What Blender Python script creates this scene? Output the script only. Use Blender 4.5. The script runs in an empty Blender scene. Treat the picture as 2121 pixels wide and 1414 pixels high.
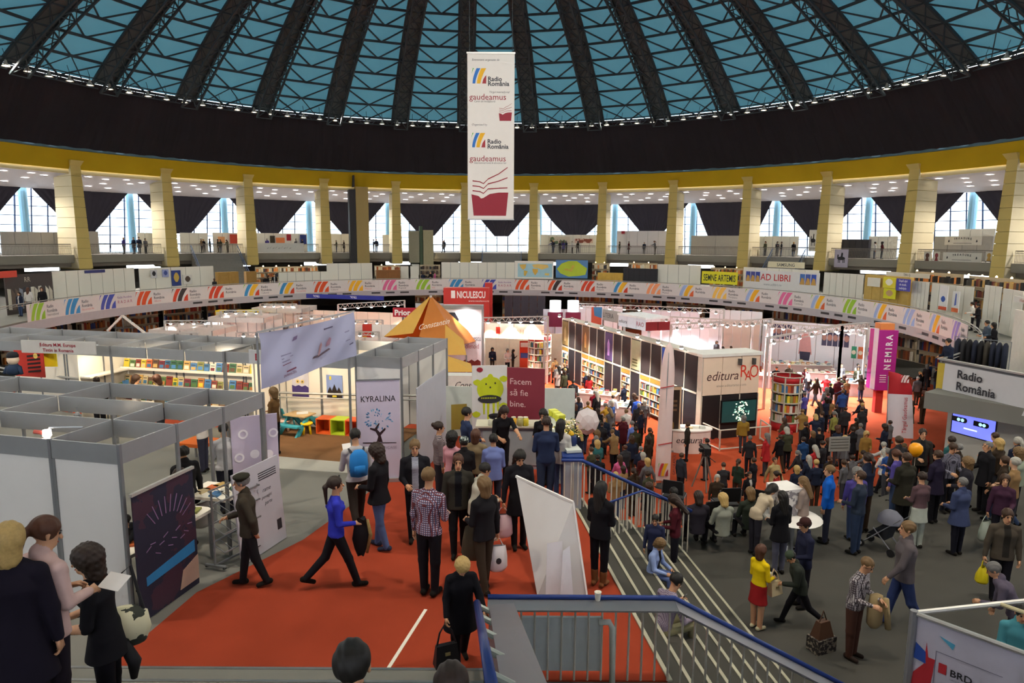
import bpy, bmesh, math, random
import numpy as np
from mathutils import Matrix, Vector
random.seed(7)
rng = np.random.default_rng(7)
SC = bpy.context.scene
COL = SC.collection
PI = math.pi
# ------------------------------------------------------------------ camera
CAMZ = 9.3                       # metres above the main floor
F, PITCH, ROLL = 1414.0, 0.14673966, 0.00607586
cp, sp, cr, sr = math.cos(PITCH), math.sin(PITCH), math.cos(ROLL), math.sin(ROLL)
_right0, _up0 = Vector((1, 0, 0)), Vector((0, sp, cp))
_r = cr*_right0 + sr*_up0
_u = -sr*_right0 + cr*_up0
_b = _r.cross(_u)
cam_d = bpy.data.cameras.new('camera')
cam = bpy.data.objects.new('camera', cam_d)
COL.objects.link(cam)
cam.matrix_world = Matrix(((_r.x, _u.x, _b.x, 0), (_r.y, _u.y, _b.y, 0), (_r.z, _u.z, _b.z, CAMZ), (0, 0, 0, 1)))
cam_d.sensor_width = 36.0
cam_d.lens = 36.0*F/2121.0
cam_d.clip_start = .05
cam_d.clip_end = 600
SC.camera = cam
# ------------------------------------------------------------------ world, exposure
SC.view_settings.view_transform = 'Standard'
SC.view_settings.look = 'None'
SC.view_settings.gamma = 1.0
SC.view_settings.use_curve_mapping = False
SC.view_settings.exposure = 0.7
W = bpy.data.worlds.new('overcast_sky')
SC.world = W
W.use_nodes = True
_bg = W.node_tree.nodes['Background']
_bg.inputs[0].default_value = (.86, .92, 1.0, 1)
_bg.inputs[1].default_value = 3.2
SC.cycles.use_denoising = True
SC.cycles.use_adaptive_sampling = True
SC.cycles.adaptive_threshold = .12
SC.cycles.adaptive_min_samples = 12
SC.cycles.light_sampling_threshold = .03
SC.cycles.max_bounces = 4
SC.cycles.diffuse_bounces = 2
SC.cycles.glossy_bounces = 2
SC.cycles.transmission_bounces = 2
SC.cycles.transparent_max_bounces = 8
SC.cycles.sample_clamp_indirect = 6
SC.cycles.caustics_reflective = False
SC.cycles.caustics_refractive = False
CX, CY = -2.49, 46.03            # axis of the round hall
Z_MAIN, Z_GREY, Z_MEZ, Z_GAL = 0.0, 2.9, 4.15, 7.63
LAMP_POWER = 2900.0              # hall flood lamps hanging round the foot of the dome
BOOTH_POWER = 3.2                # multiplier for stand spotlights

def pol(r, deg, z=0.0):
    a = math.radians(deg)
    return Vector((CX + r*math.sin(a), CY + r*math.cos(a), z))
def spot(name, loc, target, power, angle=100, blend=.6, col=(1, .95, .88), size=.35):
    l = bpy.data.lights.new(name, 'SPOT'); l.energy = power; l.color = col
    l.spot_size = math.radians(angle); l.spot_blend = blend; l.shadow_soft_size = size
    o = bpy.data.objects.new(name, l); COL.objects.link(o)
    o.location = loc
    o.rotation_euler = (Vector(target)-Vector(loc)).to_track_quat('-Z', 'Y').to_euler()
    return o
for _k in range(23):             # the ring of flood lamps (every sixth lamp burns)
    _a = (-74.03 + 2.611*6*_k) % 360
    _p = pol(39.4, _a, 22.9)
    spot('flood_light', _p, pol(20, _a, 0), LAMP_POWER, 125, .8, (1, .9, .74), .4)

for _k in range(14):             # soffit lamps, plus added fill spots with no fixtures along the slab edge
    _a = -66 + 11.25*_k
    spot('gallery_light', pol(50, _a, 14.9), pol(48, _a, 7), 2400, 140, .8, (1, .95, .92), .5)
    spot('under_ring_light', pol(38, _a+3, 3.3), pol(33, _a+3, 0), 260, 140, .8, (1, .93, .82), .4)
    spot('added_slab_fill', pol(46.4, _a, 6.75), pol(31, _a, 4.6), 1200, 110, .8, (1, .92, .8), .4)
# ------------------------------------------------------------------ pixel ray helpers (photo frame 2121 x 1414)
def ray(px, py):
    X = px-1060.5; Y = 707-py
    X, Y = cr*X - sr*Y, sr*X + cr*Y
    return Vector((X/F, cp + sp*Y/F, -sp + cp*Y/F))
def at(px, py, z):
    d = ray(px, py); t = (z-CAMZ)/d.z
    return Vector((d.x*t, d.y*t, z))
def aty(px, py, y):
    d = ray(px, py); t = y/d.y
    return Vector((d.x*t, y, CAMZ + d.z*t))
def atr(px, py, r):
    lo, hi = 5.0, 140.0
    for _ in range(40):
        m = (lo+hi)/2; p = aty(px, py, m)
        if math.hypot(p.x-CX, p.y-CY) < r: lo = m
        else: hi = m
    return p
# ------------------------------------------------------------------ materials
def lin(h):
    if not isinstance(h, str): return h
    h = h.lstrip('#')
    c = [int(h[i:i+2], 16)/255 for i in (0, 2, 4)]
    return tuple(x/12.92 if x <= .04045 else ((x+.055)/1.055)**2.4 for x in c)
_M = {}
def mt(col, rough=.65, metal=0.0, var=.10, sc=5.0, bump=0.0, bsc=60.0, emit=0.0, spec=.35):
    """procedural material: base colour broken up by noise, optional fine bump or light"""
    key = (col, rough, metal, var, sc, bump, bsc, emit, spec)
    if key in _M: return _M[key]
    m = bpy.data.materials.new('surface_%s' % (col if isinstance(col, str) else 'rgb'))
    m.use_nodes = True
    nt = m.node_tree; b = nt.nodes['Principled BSDF']
    c = lin(col)
    tc = nt.nodes.new('ShaderNodeTexCoord')
    nz = nt.nodes.new('ShaderNodeTexNoise'); nz.inputs['Scale'].default_value = sc; nz.inputs['Detail'].default_value = 3
    nt.links.new(tc.outputs['Object'], nz.inputs['Vector'])
    mx = nt.nodes.new('ShaderNodeMix'); mx.data_type = 'RGBA'
    mx.inputs['A'].default_value = tuple(x*(1-var) for x in c)+(1,)
    mx.inputs['B'].default_value = tuple(min(1, x*(1+var)) for x in c)+(1,)
    nt.links.new(nz.outputs['Fac'], mx.inputs['Factor'])
    nt.links.new(mx.outputs['Result'], b.inputs['Base Color'])
    b.inputs['Roughness'].default_value = rough
    b.inputs['Metallic'].default_value = metal
    b.inputs['Specular IOR Level'].default_value = spec
    if emit:
        nt.links.new(mx.outputs['Result'], b.inputs['Emission Color'])
        b.inputs['Emission Strength'].default_value = emit
    if bump:
        n2 = nt.nodes.new('ShaderNodeTexNoise'); n2.inputs['Scale'].default_value = bsc
        nt.links.new(tc.outputs['Object'], n2.inputs['Vector'])
        bp = nt.nodes.new('ShaderNodeBump'); bp.inputs['Strength'].default_value = bump
        nt.links.new(n2.outputs['Fac'], bp.inputs['Height'])
        nt.links.new(bp.outputs['Normal'], b.inputs['Normal'])
    _M[key] = m
    return m
def pattern(kind, c1, c2, sc=14.0, c3=None):
    """woven patterns in object space: plaid, stripes, dots, knit"""
    key = (kind, c1, c2, sc, c3)
    if key in _M: return _M[key]
    m = bpy.data.materials.new('pattern_'+kind); m.use_nodes = True
    nt = m.node_tree; b = nt.nodes['Principled BSDF']; b.inputs['Roughness'].default_value = .85
    tc = nt.nodes.new('ShaderNodeTexCoord')
    def wave(direction, scale, dist=0.0):
        w = nt.nodes.new('ShaderNodeTexWave'); w.wave_type = 'BANDS'; w.bands_direction = direction
        w.inputs['Scale'].default_value = scale; w.inputs['Distortion'].default_value = dist
        nt.links.new(tc.outputs['Object'], w.inputs['Vector']); return w.outputs['Fac']
    def step(s, t):
        n = nt.nodes.new('ShaderNodeMath'); n.operation = 'GREATER_THAN'; n.inputs[1].default_value = t
        nt.links.new(s, n.inputs[0]); return n.outputs[0]
    def mix(f, a, bcol):
        n = nt.nodes.new('ShaderNodeMix'); n.data_type = 'RGBA'
        nt.links.new(f, n.inputs['Factor'])
        for key2, v in (('A', a), ('B', bcol)):
            if isinstance(v, (tuple, list)): n.inputs[key2].default_value = tuple(v)+(1,)
            else: nt.links.new(v, n.inputs[key2])
        return n.outputs['Result']
    a, c = lin(c1), lin(c2)
    if kind == 'plaid':
        o = mix(step(wave('Z', sc), .62), a, c)
        o = mix(step(wave('X', sc), .66), o, lin(c3 or c2))
        o = mix(step(wave('Y', sc), .8), o, c)
    elif kind == 'stripes':
        o = mix(step(wave('Z', sc), .55), a, c)
    elif kind == 'dots':
        v = nt.nodes.new('ShaderNodeTexVoronoi'); v.inputs['Scale'].default_value = sc
        nt.links.new(tc.outputs['Object'], v.inputs['Vector'])
        o = mix(step(v.outputs['Distance'], .33), c, a)
    elif kind == 'blotch':
        v = nt.nodes.new('ShaderNodeTexNoise'); v.inputs['Scale'].default_value = sc; v.inputs['Detail'].default_value = 4
        nt.links.new(tc.outputs['Object'], v.inputs['Vector'])
        o = mix(step(v.outputs['Fac'], .53), a, c)
    nt.links.new(o, b.inputs['Base Color'])
    _M[key] = m
    return m
def sheet(col, tr):
    key = ('sheet', col, tr)
    if key in _M: return _M[key]
    m = mt(col, .7, var=.12, sc=.6).copy(); m.name = 'translucent_sheet'; nt = m.node_tree; b = nt.nodes['Principled BSDF']; out = nt.nodes['Material Output']
    t = nt.nodes.new('ShaderNodeBsdfTranslucent'); t.inputs[0].default_value = lin(col)+(1,)
    x = nt.nodes.new('ShaderNodeMixShader'); x.inputs[0].default_value = tr
    nt.links.new(b.outputs[0], x.inputs[1]); nt.links.new(t.outputs[0], x.inputs[2]); nt.links.new(x.outputs[0], out.inputs[0])
    _M[key] = m
    return m
def glass(tint='#dfeef6', alpha=.12):
    key = ('glass', tint, alpha)
    if key in _M: return _M[key]
    m = bpy.data.materials.new('window_glass'); m.use_nodes = True
    nt = m.node_tree; nt.nodes.remove(nt.nodes['Principled BSDF'])
    out = nt.nodes['Material Output']
    t = nt.nodes.new('ShaderNodeBsdfTransparent'); t.inputs[0].default_value = lin(tint)+(1,)
    g = nt.nodes.new('ShaderNodeBsdfGlossy'); g.inputs['Roughness'].default_value = .05
    x = nt.nodes.new('ShaderNodeMixShader'); x.inputs[0].default_value = alpha
    nt.links.new(t.outputs[0], x.inputs[1]); nt.links.new(g.outputs[0], x.inputs[2]); nt.links.new(x.outputs[0], out.inputs[0])
    _M[key] = m
    return m
# ------------------------------------------------------------------ mesh builder
class MB:
    def __init__(s): s.v = []; s.f = []; s.m = []; s.mats = []; s.cur = 0; s.fr = None
    def mat(s, m):
        if m not in s.mats: s.mats.append(m)
        s.cur = s.mats.index(m); return s
    def frame(s, o=None, u=None, v=None, w=None):
        s.fr = None if o is None else (Vector(o), Vector(u), Vector(v), Vector(w) if w is not None else Vector(u).cross(Vector(v)))
        return s
    def P(s, p):
        if s.fr: o, u, v, w = s.fr; return tuple(o + u*p[0] + v*p[1] + w*p[2])
        return tuple(p)
    def add(s, vs, fs):
        n = len(s.v); s.v += [s.P(p) for p in vs]
        s.f += [tuple(i+n for i in f) for f in fs]; s.m += [s.cur]*len(fs); return s
    def box(s, x0, y0, z0, x1, y1, z1):
        return s.add([(x0,y0,z0),(x1,y0,z0),(x1,y1,z0),(x0,y1,z0),(x0,y0,z1),(x1,y0,z1),(x1,y1,z1),(x0,y1,z1)],
                     [(0,3,2,1),(4,5,6,7),(0,1,5,4),(1,2,6,5),(2,3,7,6),(3,0,4,7)])
    def hexa(s, lo, hi):     # two quads of 4 points each
        return s.add(list(lo)+list(hi), [(0,3,2,1),(4,5,6,7),(0,1,5,4),(1,2,6,5),(2,3,7,6),(3,0,4,7)])
    def prism(s, poly, z0, z1):
        n = len(poly)
        return s.add([(x,y,z0) for x,y in poly]+[(x,y,z1) for x,y in poly],
                     [tuple(range(n-1,-1,-1)), tuple(range(n,2*n))]+[(i,(i+1)%n,n+(i+1)%n,n+i) for i in range(n)])
    def bar(s, a, b, w, h=None, up=(0,0,1)):
        a = Vector(a); b = Vector(b); h = w if h is None else h
        d = (b-a).normalized(); upv = Vector(up)
        if abs(d.dot(upv)) > .97: upv = Vector((1,0,0))
        x = d.cross(upv).normalized()*(w/2); y = x.cross(d).normalized()*(h/2)
        return s.hexa([a-x-y, a+x-y, a+x+y, a-x+y], [b-x-y, b+x-y, b+x+y, b-x+y])
    def tube(s, pts, r, n=6, cap=True):
        pts = [Vector(p) for p in pts]; rs = r if isinstance(r, (list, tuple)) else [r]*len(pts)
        vs = []; fs = []; px = None
        for i, p in enumerate(pts):
            d = (pts[min(i+1,len(pts)-1)]-pts[max(i-1,0)]).normalized()
            if px is None: px = d.orthogonal().normalized()
            px = (px - d*px.dot(d)).normalized(); py = d.cross(px)
            vs += [tuple(p + (px*math.cos(2*PI*k/n) + py*math.sin(2*PI*k/n))*rs[i]) for k in range(n)]
        for i in range(len(pts)-1):
            fs += [(i*n+k, i*n+(k+1)%n, (i+1)*n+(k+1)%n, (i+1)*n+k) for k in range(n)]
        if cap: fs += [tuple(range(n-1,-1,-1)), tuple(range((len(pts)-1)*n, len(pts)*n))]
        return s.add(vs, fs)
    def lathe(s, prof, n=12, o=(0,0,0), cap=True):
        vs = []; fs = []
        for r, z in prof: vs += [(o[0]+r*math.cos(2*PI*k/n), o[1]+r*math.sin(2*PI*k/n), o[2]+z) for k in range(n)]
        for i in range(len(prof)-1): fs += [(i*n+k, i*n+(k+1)%n, (i+1)*n+(k+1)%n, (i+1)*n+k) for k in range(n)]
        if cap: fs += [tuple(range(n-1,-1,-1)), tuple(range((len(prof)-1)*n, len(prof)*n))]
        return s.add(vs, fs)
    def poly2(s, pts, off=0.0, th=.004):   # flat print: polygon in the frame's u,v plane, thin slab proud of it
        n = len(pts)
        return s.add([(x,y,off) for x,y in pts]+[(x,y,off+th) for x,y in pts],
                     [tuple(range(n,2*n))]+[(i,(i+1)%n,n+(i+1)%n,n+i) for i in range(n)])
    def text(s, string, x, y, h, off=.004, align='L', wmax=None, bold=0.0, shear=0.0, sx=1.0):
        vs, fs, wid = glyphs(string, bold)
        k = h
        kx = k*sx
        if wmax and wid*kx > wmax: kx = wmax/max(wid, 1e-6)
        x0 = x - (wid*kx/2 if align == 'C' else wid*kx if align == 'R' else 0)
        return s.add([(x0+a*kx+b*k*shear, y+b*k, off) for a, b in vs], fs)
    def build(s, name, parent=None, smooth=False, loc=None, rotz=None):
        me = bpy.data.meshes.new(name)
        me.from_pydata(s.v, [], s.f)
        for m in s.mats: me.materials.append(m)
        if len(s.mats) > 1: me.polygons.foreach_set('material_index', s.m)
        if smooth: me.polygons.foreach_set('use_smooth', [True]*len(s.f))
        me.update()
        o = bpy.data.objects.new(name, me); COL.objects.link(o)
        if parent is not None: o.parent = parent
        if loc is not None: o.location = loc
        if rotz is not None: o.rotation_euler = (0, 0, rotz)
        return o
_G = {}
def glyphs(string, bold=0.0):
    """outline of a line of writing as flat faces: cap height 1, baseline at 0"""
    key = (string, bold)
    if key in _G: return _G[key]
    cu = bpy.data.curves.new('lettering', 'FONT'); cu.body = string; cu.size = 1.0
    cu.resolution_u = 2; cu.fill_mode = 'FRONT'; cu.offset = bold
    ob = bpy.data.objects.new('lettering', cu); COL.objects.link(ob)
    dg = bpy.context.evaluated_depsgraph_get()
    me = ob.evaluated_get(dg).to_mesh()
    vs = [(v.co.x/.73, v.co.y/.73) for v in me.vertices]; fs = [tuple(p.vertices) for p in me.polygons]
    ob.evaluated_get(dg).to_mesh_clear()
    bpy.data.objects.remove(ob); bpy.data.curves.remove(cu)
    x0 = min((v[0] for v in vs), default=0); x1 = max((v[0] for v in vs), default=0)
    vs = [(a-x0, b) for a, b in vs]
    _G[key] = (vs, fs, x1-x0)
    return _G[key]
# ------------------------------------------------------------------ object bookkeeping
def tag(o, label, cat, group=None):
    o['label'] = label; o['category'] = cat
    if group: o['group'] = group
    return o
def thing(name, label, cat, loc=(0,0,0), rotz=0.0, group=None):
    o = bpy.data.objects.new(name, None); COL.objects.link(o); o.empty_display_size = .2
    o.location = loc; o.rotation_euler = (0, 0, rotz)
    return tag(o, label, cat, group)
def struct(o, label=None):
    o['kind'] = 'structure'
    if label: o['label'] = label
    return o
def inst(src, parent=None, loc=None, rotz=None, scale=None, name=None):
    o = src.copy()
    if name: o.name = name
    COL.objects.link(o)
    o.parent = parent
    if loc is not None: o.location = loc
    if rotz is not None: o.rotation_euler = (0, 0, rotz)
    if scale is not None: o.scale = scale
    return o
def copytree(src, loc, rotz, label=None, parent=None):
    r = inst(src, parent, loc, rotz)
    if label: r['label'] = label
    for c in src.children:
        c2 = inst(c, r)
        for g in c.children: inst(g, c2)
    return r
ORD = ['leftmost', 'second from left', 'third from left', 'fourth from left', 'fifth from left', 'sixth from left', 'seventh from left', 'eighth from left',
       'ninth from left', 'tenth from left', 'eleventh from left', 'twelfth from left', 'thirteenth from left', 'fourteenth from left']
# ================================================================== THE HALL
RED = mt('#b04a2c', .95, var=.24, sc=.8, bump=.3, bsc=400, spec=.1)  # strong noise mottling puts shadow patches into the carpet colour
GREYC = mt('#494742', .95, var=.10, sc=1.6, bump=.3, bsc=400, spec=.1)
CONC = mt('#74726b', .8, var=.10, sc=1.0)
def sector(mb, r0, r1, a0, a1, z0, z1, n=96):
    A = [a0+(a1-a0)*i/n for i in range(n+1)]
    vs = []
    for a in A: vs += [pol(r0,a,z0), pol(r1,a,z0), pol(r1,a,z1), pol(r0,a,z1)]
    fs = []
    for i in range(n):
        b = 4*i; fs += [(b+j, b+(j+1)%4, b+4+(j+1)%4, b+4+j) for j in range(4)]
    full = abs(abs(a1-a0)-360) < 1e-6
    if not full: fs += [(0,3,2,1), (4*n, 4*n+1, 4*n+2, 4*n+3)]
    return mb.add([tuple(v) for v in vs], fs)
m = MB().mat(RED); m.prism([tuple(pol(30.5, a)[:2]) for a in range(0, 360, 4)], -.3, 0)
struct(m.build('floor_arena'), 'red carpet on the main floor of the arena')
m = MB().mat(CONC); sector(m, 30.5, 57, 0, 360, -.3, 0)
struct(m.build('floor_outer'), 'grey floor below the mezzanine')
# mezzanine ring: red-carpeted slab, open on the near right for the stairs
m = MB().mat(CONC); sector(m, 28.25, 55.6, 143.0, -186.45, 3.55, 4.13, 160)
struct(m.build('floor_mezzanine'), 'grey concrete slab of the mezzanine ring')
# grey landing and the steps down to the arena
m = MB().mat(GREYC); sector(m, 32, 45.9, 139.5, 172.8, 2.4, 2.9, 24); m.box(4.2, 6.2, 2.4, 9, 16, 2.899)
struct(m.build('floor_landing'), 'dark grey carpet of the stair landing')
st = bpy.data.objects.new('stairs_arena', None); COL.objects.link(st); struct(st, 'wide steps from the landing down to the red arena floor')
NS = 17
for i in range(NS):
    m = MB().mat(GREYC); z = 2.9-(i+1)*2.9/(NS+1); sector(m, 32-(i+1)*.31, 32-i*.31, 139.8, 172.3, 0, z, 14)
    m.build('step', st)
def ground(x, y):
    r = math.hypot(x-CX, y-CY); a = math.degrees(math.atan2(x-CX, y-CY)) % 360
    if r < 26.7 or (a < 139.8 or a > 173): return 0.0
    if r > 32: return 2.9
    return 2.9*(r-26.7)/5.3
# stairs from the red mezzanine down to the landing
st = bpy.data.objects.new('stairs_landing', None); COL.objects.link(st); struct(st, 'grey carpeted steps with pale metal nosings beside the red carpet')
NOSE = mt('#b9b39c', .45, .2)
for i in range(7):
    z = 4.15-(i+1)*1.25/8; x = 1.9+i*.33
    def sx(y, x=x): return x - (y-7.4)*.12
    m = MB().mat(GREYC)
    m.hexa([(sx(7.4),7.4,2.4),(sx(7.4)+.34,7.4,2.4),(sx(13.6)+.34,13.6,2.4),(sx(13.6),13.6,2.4)], [(sx(7.4),7.4,z),(sx(7.4)+.34,7.4,z),(sx(13.6)+.34,13.6,z),(sx(13.6),13.6,z)])
    s_ = m.build('step', st)
    m = MB().mat(NOSE); m.bar((sx(7.4)+.325,7.4,z+.004),(sx(13.6)+.325,13.6,z+.004),.045,.02); m.build('nosing', s_)
m = MB().mat(NOSE); m.bar((1.9,7.4,4.165),(1.16,13.6,4.165),.05,.02); struct(m.build('trim_1'), 'pale metal nosing along the edge of the red carpet')
# carpets lying on the mezzanine slab
m = MB().mat(mt('#963c26', .95, var=.28, sc=.7, bump=.3, bsc=400, spec=.1))  # darker red and noise patches put dimmer light and shadows into the colour
m.prism([(1.87,7.42),(1.15,13.5),(.9,17.6),(-1.6,17.6),(-2.6,14.6),(-3.6,11.2),(-4.62,9.4),(-4.9,7.42)][::-1], 4.12, 4.152)
struct(m.build('floor_carpet'), 'orange red carpet across the mezzanine, shade mottled into its colour')
m = MB().mat(mt('#7c5a3d', .95, var=.12, sc=3, bump=.3, bsc=300, spec=.1))
def bw(a, b, z=0.0):             # booth grid (turned 13.4 degrees) to world
    return Vector((-5.1 + a*.97278 + b*.23175, 8.57 - a*.23175 + b*.97278, z))
BE1, BE2 = Vector((.97278, -.23175, 0)), Vector((.23175, .97278, 0))
m.prism([tuple(bw(*q)[:2]) for q in ((-3.4,6.9),(.3,6.9),(.3,10),(-3.4,10))], 4.10, 4.156)
struct(m.build('floor_play_area'), 'brown carpet of the children corner')
m = MB().mat(mt('#a9a69c', .8, var=.08, sc=3))
m.prism([tuple(bw(*q)[:2]) for q in ((-3.4,6.0),(.3,6.25),(.3,6.9),(-3.4,6.9))], 4.10, 4.154)
struct(m.build('floor_aisle'), 'pale grey floor strip before the play corner')
m = MB().mat(mt('#e8e2d2', .7)); a_, b_ = at(794,1400,4.153), at(882,1262,4.153)
m.bar(a_+Vector((0,0,.003)), b_+Vector((0,0,.003)), .045, .006)
tag(m.build('floor_tape'), 'white strip of tape stuck along the red carpet', 'tape')
# flight rising from the red carpet to the viewpoint, at the bottom of the picture
st = bpy.data.objects.new('stairs_upper', None); COL.objects.link(st); struct(st, 'grey steps rising from the red carpet towards the viewer')
for i in range(15):
    y1 = 7.40-i*.45; z = 4.15+(i+1)*.15
    m = MB().mat(CONC); m.box(-5.6, y1-.45, 3.9, -.30, y1, z); s_ = m.build('step', st)
    m = MB().mat(mt('#9a9a98', .35, .7)); m.box(-5.6, y1-.03, z-.05, -.30, y1+.012, z+.006); m.build('nosing', s_)
m = MB().mat(CONC); m.box(-6, 2.4, 4.2, -2.05, 5.0, 5.75); struct(m.build('floor_side_landing'), 'raised side landing at the lower left')
m = MB().mat(CONC); m.box(-5.6, -6, 6.0, 6, .64, 6.4); struct(m.build('floor_viewpoint'), 'landing at the head of the stairs')
# right-hand mezzanine end wall below the balcony
WALL_A, WALL_B = Vector((16.0,24.4,0)), Vector((22.4,8.7,0))
wd = (WALL_B-WALL_A).normalized(); wn = Vector((-wd.y, wd.x, 0))
if wn.dot(Vector((0,0,0))-WALL_A) < 0: wn = -wn
WALLG = mt('#b0aca4', .7, var=.05, sc=.8)
m = MB().mat(WALLG); m.frame(WALL_A, wd, Vector((0,0,1)), wn); m.box(0, 0, -.35, 17, 4.15, .0); m.frame()
struct(m.build('wall_right'), 'pale grey wall under the right-hand balcony')
# ------------------------------------------------------------------ ring parapet with banners
PAR = mt('#b4b2b6', .6, var=.05)
m = MB().mat(PAR); sector(m, 28.2, 28.42, 141, -187.5, 3.42, 4.02, 170)
struct(m.build('trim_ring_edge'), 'pale edge beam of the mezzanine ring with dark vents')
PV = mt('#3c3c40', .6)
ringe = bpy.data.objects['trim_ring_edge']
vm = MB().mat(PV); vm.box(-.46, -.015, -.085, .46, .012, .085)
vent0 = vm.build('vent', ringe)
first = True
for k in range(-40, 61):
    a = 3.1*k
    if not (-64 < a < 122) or k % 4 == 3: continue
    o = vent0 if first else inst(vent0, ringe); first = False
    o.location = pol(28.2, a, 3.78); o.rotation_euler = (0, 0, -math.radians(a))
m = MB().mat(mt('#9c9a94', .45, .5))
for z_, r_ in ((5.22, .035), (5.10, .02)):
    m.tube([pol(28.32, 141-i*2.5, z_) for i in range(0, 131)], r_, 5)
struct(m.build('trim_ring_rail'), 'thin metal rail along the top of the ring parapet')
BANW = mt('#dcd9d6', .6, var=.03)
def stripes(k):
    O, B, Y, R_, K, G, I, P_, V = '#e0582a', '#3d92cc', '#f0b92a', '#d8482c', '#3c3838', '#98c83a', '#4a58b4', '#e070a0', '#9a8cd4'
    PB, PY, PO = '#9fb8e4', '#f4c860', '#f0a070'
    multi = (G, B, Y, R_); pm = (G, PB, Y, '#e06a3c')
    t = [(G,G,G,G),(B,B,B,B),(I,I,I,I),(O,O,O,O),(K,R_,K,R_),(R_,R_,R_,R_),multi,multi,(O,O,O,O),(Y,Y,Y,Y),(P_,P_,P_,P_),(G,G,G,G),(B,B,B,B),(I,I,I,I),
         (O,O,O,O),(K,O,K,R_),(R_,R_,R_,R_),multi,(PO,PO,PO,PO),pm,(PY,PY,PY,PY),pm,(P_,P_,P_,P_),pm,(G,G,G,G),pm,(PB,PB,PB,PB),pm,(V,V,V,V)]
    return t[k]
NAMES = {0:('green','Internaţional'),1:('sky blue','Bucureşti fm'),2:('indigo','RADAR'),3:('orange','Oltenia'),4:('red and black','Actualităţi'),5:('red',''),6:('blue and yellow','Cultural'),7:('multicoloured','Actualităţi'),
 8:('orange','Cultural'),9:('yellow','Muzical'),10:('pink','Regional'),11:('lime green','Iaşi'),12:('blue','Cluj'),13:('dark blue','RADAR'),14:('orange','Cluj'),15:('red and black','Actualităţi'),16:('red','Cultural'),17:('multicoloured',''),
 18:('pale orange','Muzical'),19:('pale multicoloured',''),20:('pale yellow','Timişoara'),21:('pale multicoloured',''),22:('pink','Constanţa'),23:('pale multicoloured',''),24:('lime','Iaşi'),25:('pale multicoloured',''),26:('pale blue','Cultural'),27:('pale multicoloured',''),28:('violet','Reşiţa')}
UNIT = 7.27
def logo_polys():                # the four curved stripes in a unit square
    def arc(x0, x1, w0, w1, y0=0.0, y1=1.0, n=5):
        L = []; R2 = []
        for i in range(n+1):
            t = i/n; y = y0+(y1-y0)*t
            xc = x0+(x1-x0)*t**1.7
            L.append((xc, y)); R2.append((xc+w0+(w1-w0)*t, y))
        return L + R2[::-1]
    return [[(0,.62),(.08,1),(.17,1),(.10,.9)], arc(.06,.34,.19,.26), arc(.36,.66,.24,.34)[:-1]+[(.60,0)], [(.72,0),(.80,.28),(.90,.44),(1.0,.55),(1.0,0)]]
LOGO = logo_polys()
TXT = mt('#6a6a70', .6); TXTR = mt('#d88a88', .6)
for k in range(29):
    a0 = 5.5 + UNIT*(k-14) ; a1 = a0+UNIT
    zb, zt = 4.02, 5.14
    def cyl(u, v, off):          # u in degrees along the ring, v height
        return tuple(pol(28.19-off, u, v))
    m = MB().mat(BANW); n = 5
    vs = []
    for i in range(n+1):
        u = a0-.6+(UNIT-.02)*i/n
        vs += [cyl(u,zb,0), cyl(u,zt,0), cyl(u,zt,-.02), cyl(u,zb,-.02)]
    fs = []
    for i in range(n): fs += [(4*i+j, 4*i+(j+1)%4, 4*i+4+(j+1)%4, 4*i+4+j) for j in range(4)]
    m.add(vs, fs)
    nm, sub = NAMES[k]
    nb = ['far left','left of the tent','behind the tent','above the dark bookstand','right of the centre','far right'][min(5, k//5)]
    b = tag(m.build('parapet_banner'), 'ring parapet banner with %s curved stripes, %s' % (nm, ORD[k] if k < 14 else '%s from the right' % ['first','second','third','fourth','fifth','sixth','seventh','eighth','ninth','tenth','eleventh','twelfth','thirteenth','fourteenth','fifteenth'][28-k]), 'banner', 'banners on the ring parapet')
    lg = MB()
    lw = 1.62; d1 = math.degrees(1/28.2)
    for pl, c in zip(LOGO, stripes(k)):
        lg.mat(mt(c, .6, var=.03))
        lg.add([cyl(a0+x*lw*d1, zb+.03+y*(zt-zb-.06), .006) for x, y in pl], [tuple(range(len(pl)))])
    lg.build('logo', b)
    tx = MB(); ux = a0+(lw+.22)*d1
    def wr(s, h, v, mm, bold=.0, wmax=1.55):
        vs, fs, wid = glyphs(s, bold); kx = min(h, wmax/max(wid,.01)); tx.mat(mm)
        tx.add([cyl(ux+p*kx*d1, zb+v+q*h, .006) for p, q in vs], fs)
    if sub == 'RADAR':
        wr('Radio România', .17, .72, mt('#8a70a0', .6), .01); wr('R A D A R', .24, .34, mt('#b06a80', .6), .01)
    else:
        wr('Radio', .22, .70, TXT, .02); wr('România', .22, .40, TXT, .02)
        if sub: wr(sub, .17, .16, TXTR if k % 2 else TXT, .0)
    tx.build('lettering', b)
# ------------------------------------------------------------------ upper gallery, columns, soffit
m = MB().mat(mt('#8f887c', .75, var=.06, sc=.7)); sector(m, 46.3, 60, 142, -142, 6.85, 7.63, 150); sector(m, 48.5, 60, 142, 218, 6.85, 7.63, 20)
struct(m.build('floor_gallery'), 'grey concrete slab of the upper gallery')
m = MB().mat(mt('#7e766c', .8, var=.05)); sector(m, 46.9, 60, 142, -142, 6.45, 6.85, 100)
struct(m.build('trim_gallery_beam'), 'dark beam under the gallery slab')
def rsurf(mb, prof, a0, a1, n):  # ring surface from an (r,z) profile
    vs = []; k = len(prof)
    for i in range(n+1):
        a = a0+(a1-a0)*i/n; vs += [tuple(pol(r, a, z)) for r, z in prof]
    return mb.add(vs, [(i*k+j, i*k+j+1, (i+1)*k+j+1, (i+1)*k+j) for i in range(n) for j in range(k-1)])
m = MB().mat(mt('#cfc4c6', .8, var=.05)); rsurf(m, [(46.6,15.52),(55.5,14.45)], 180, -180, 160)
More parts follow.
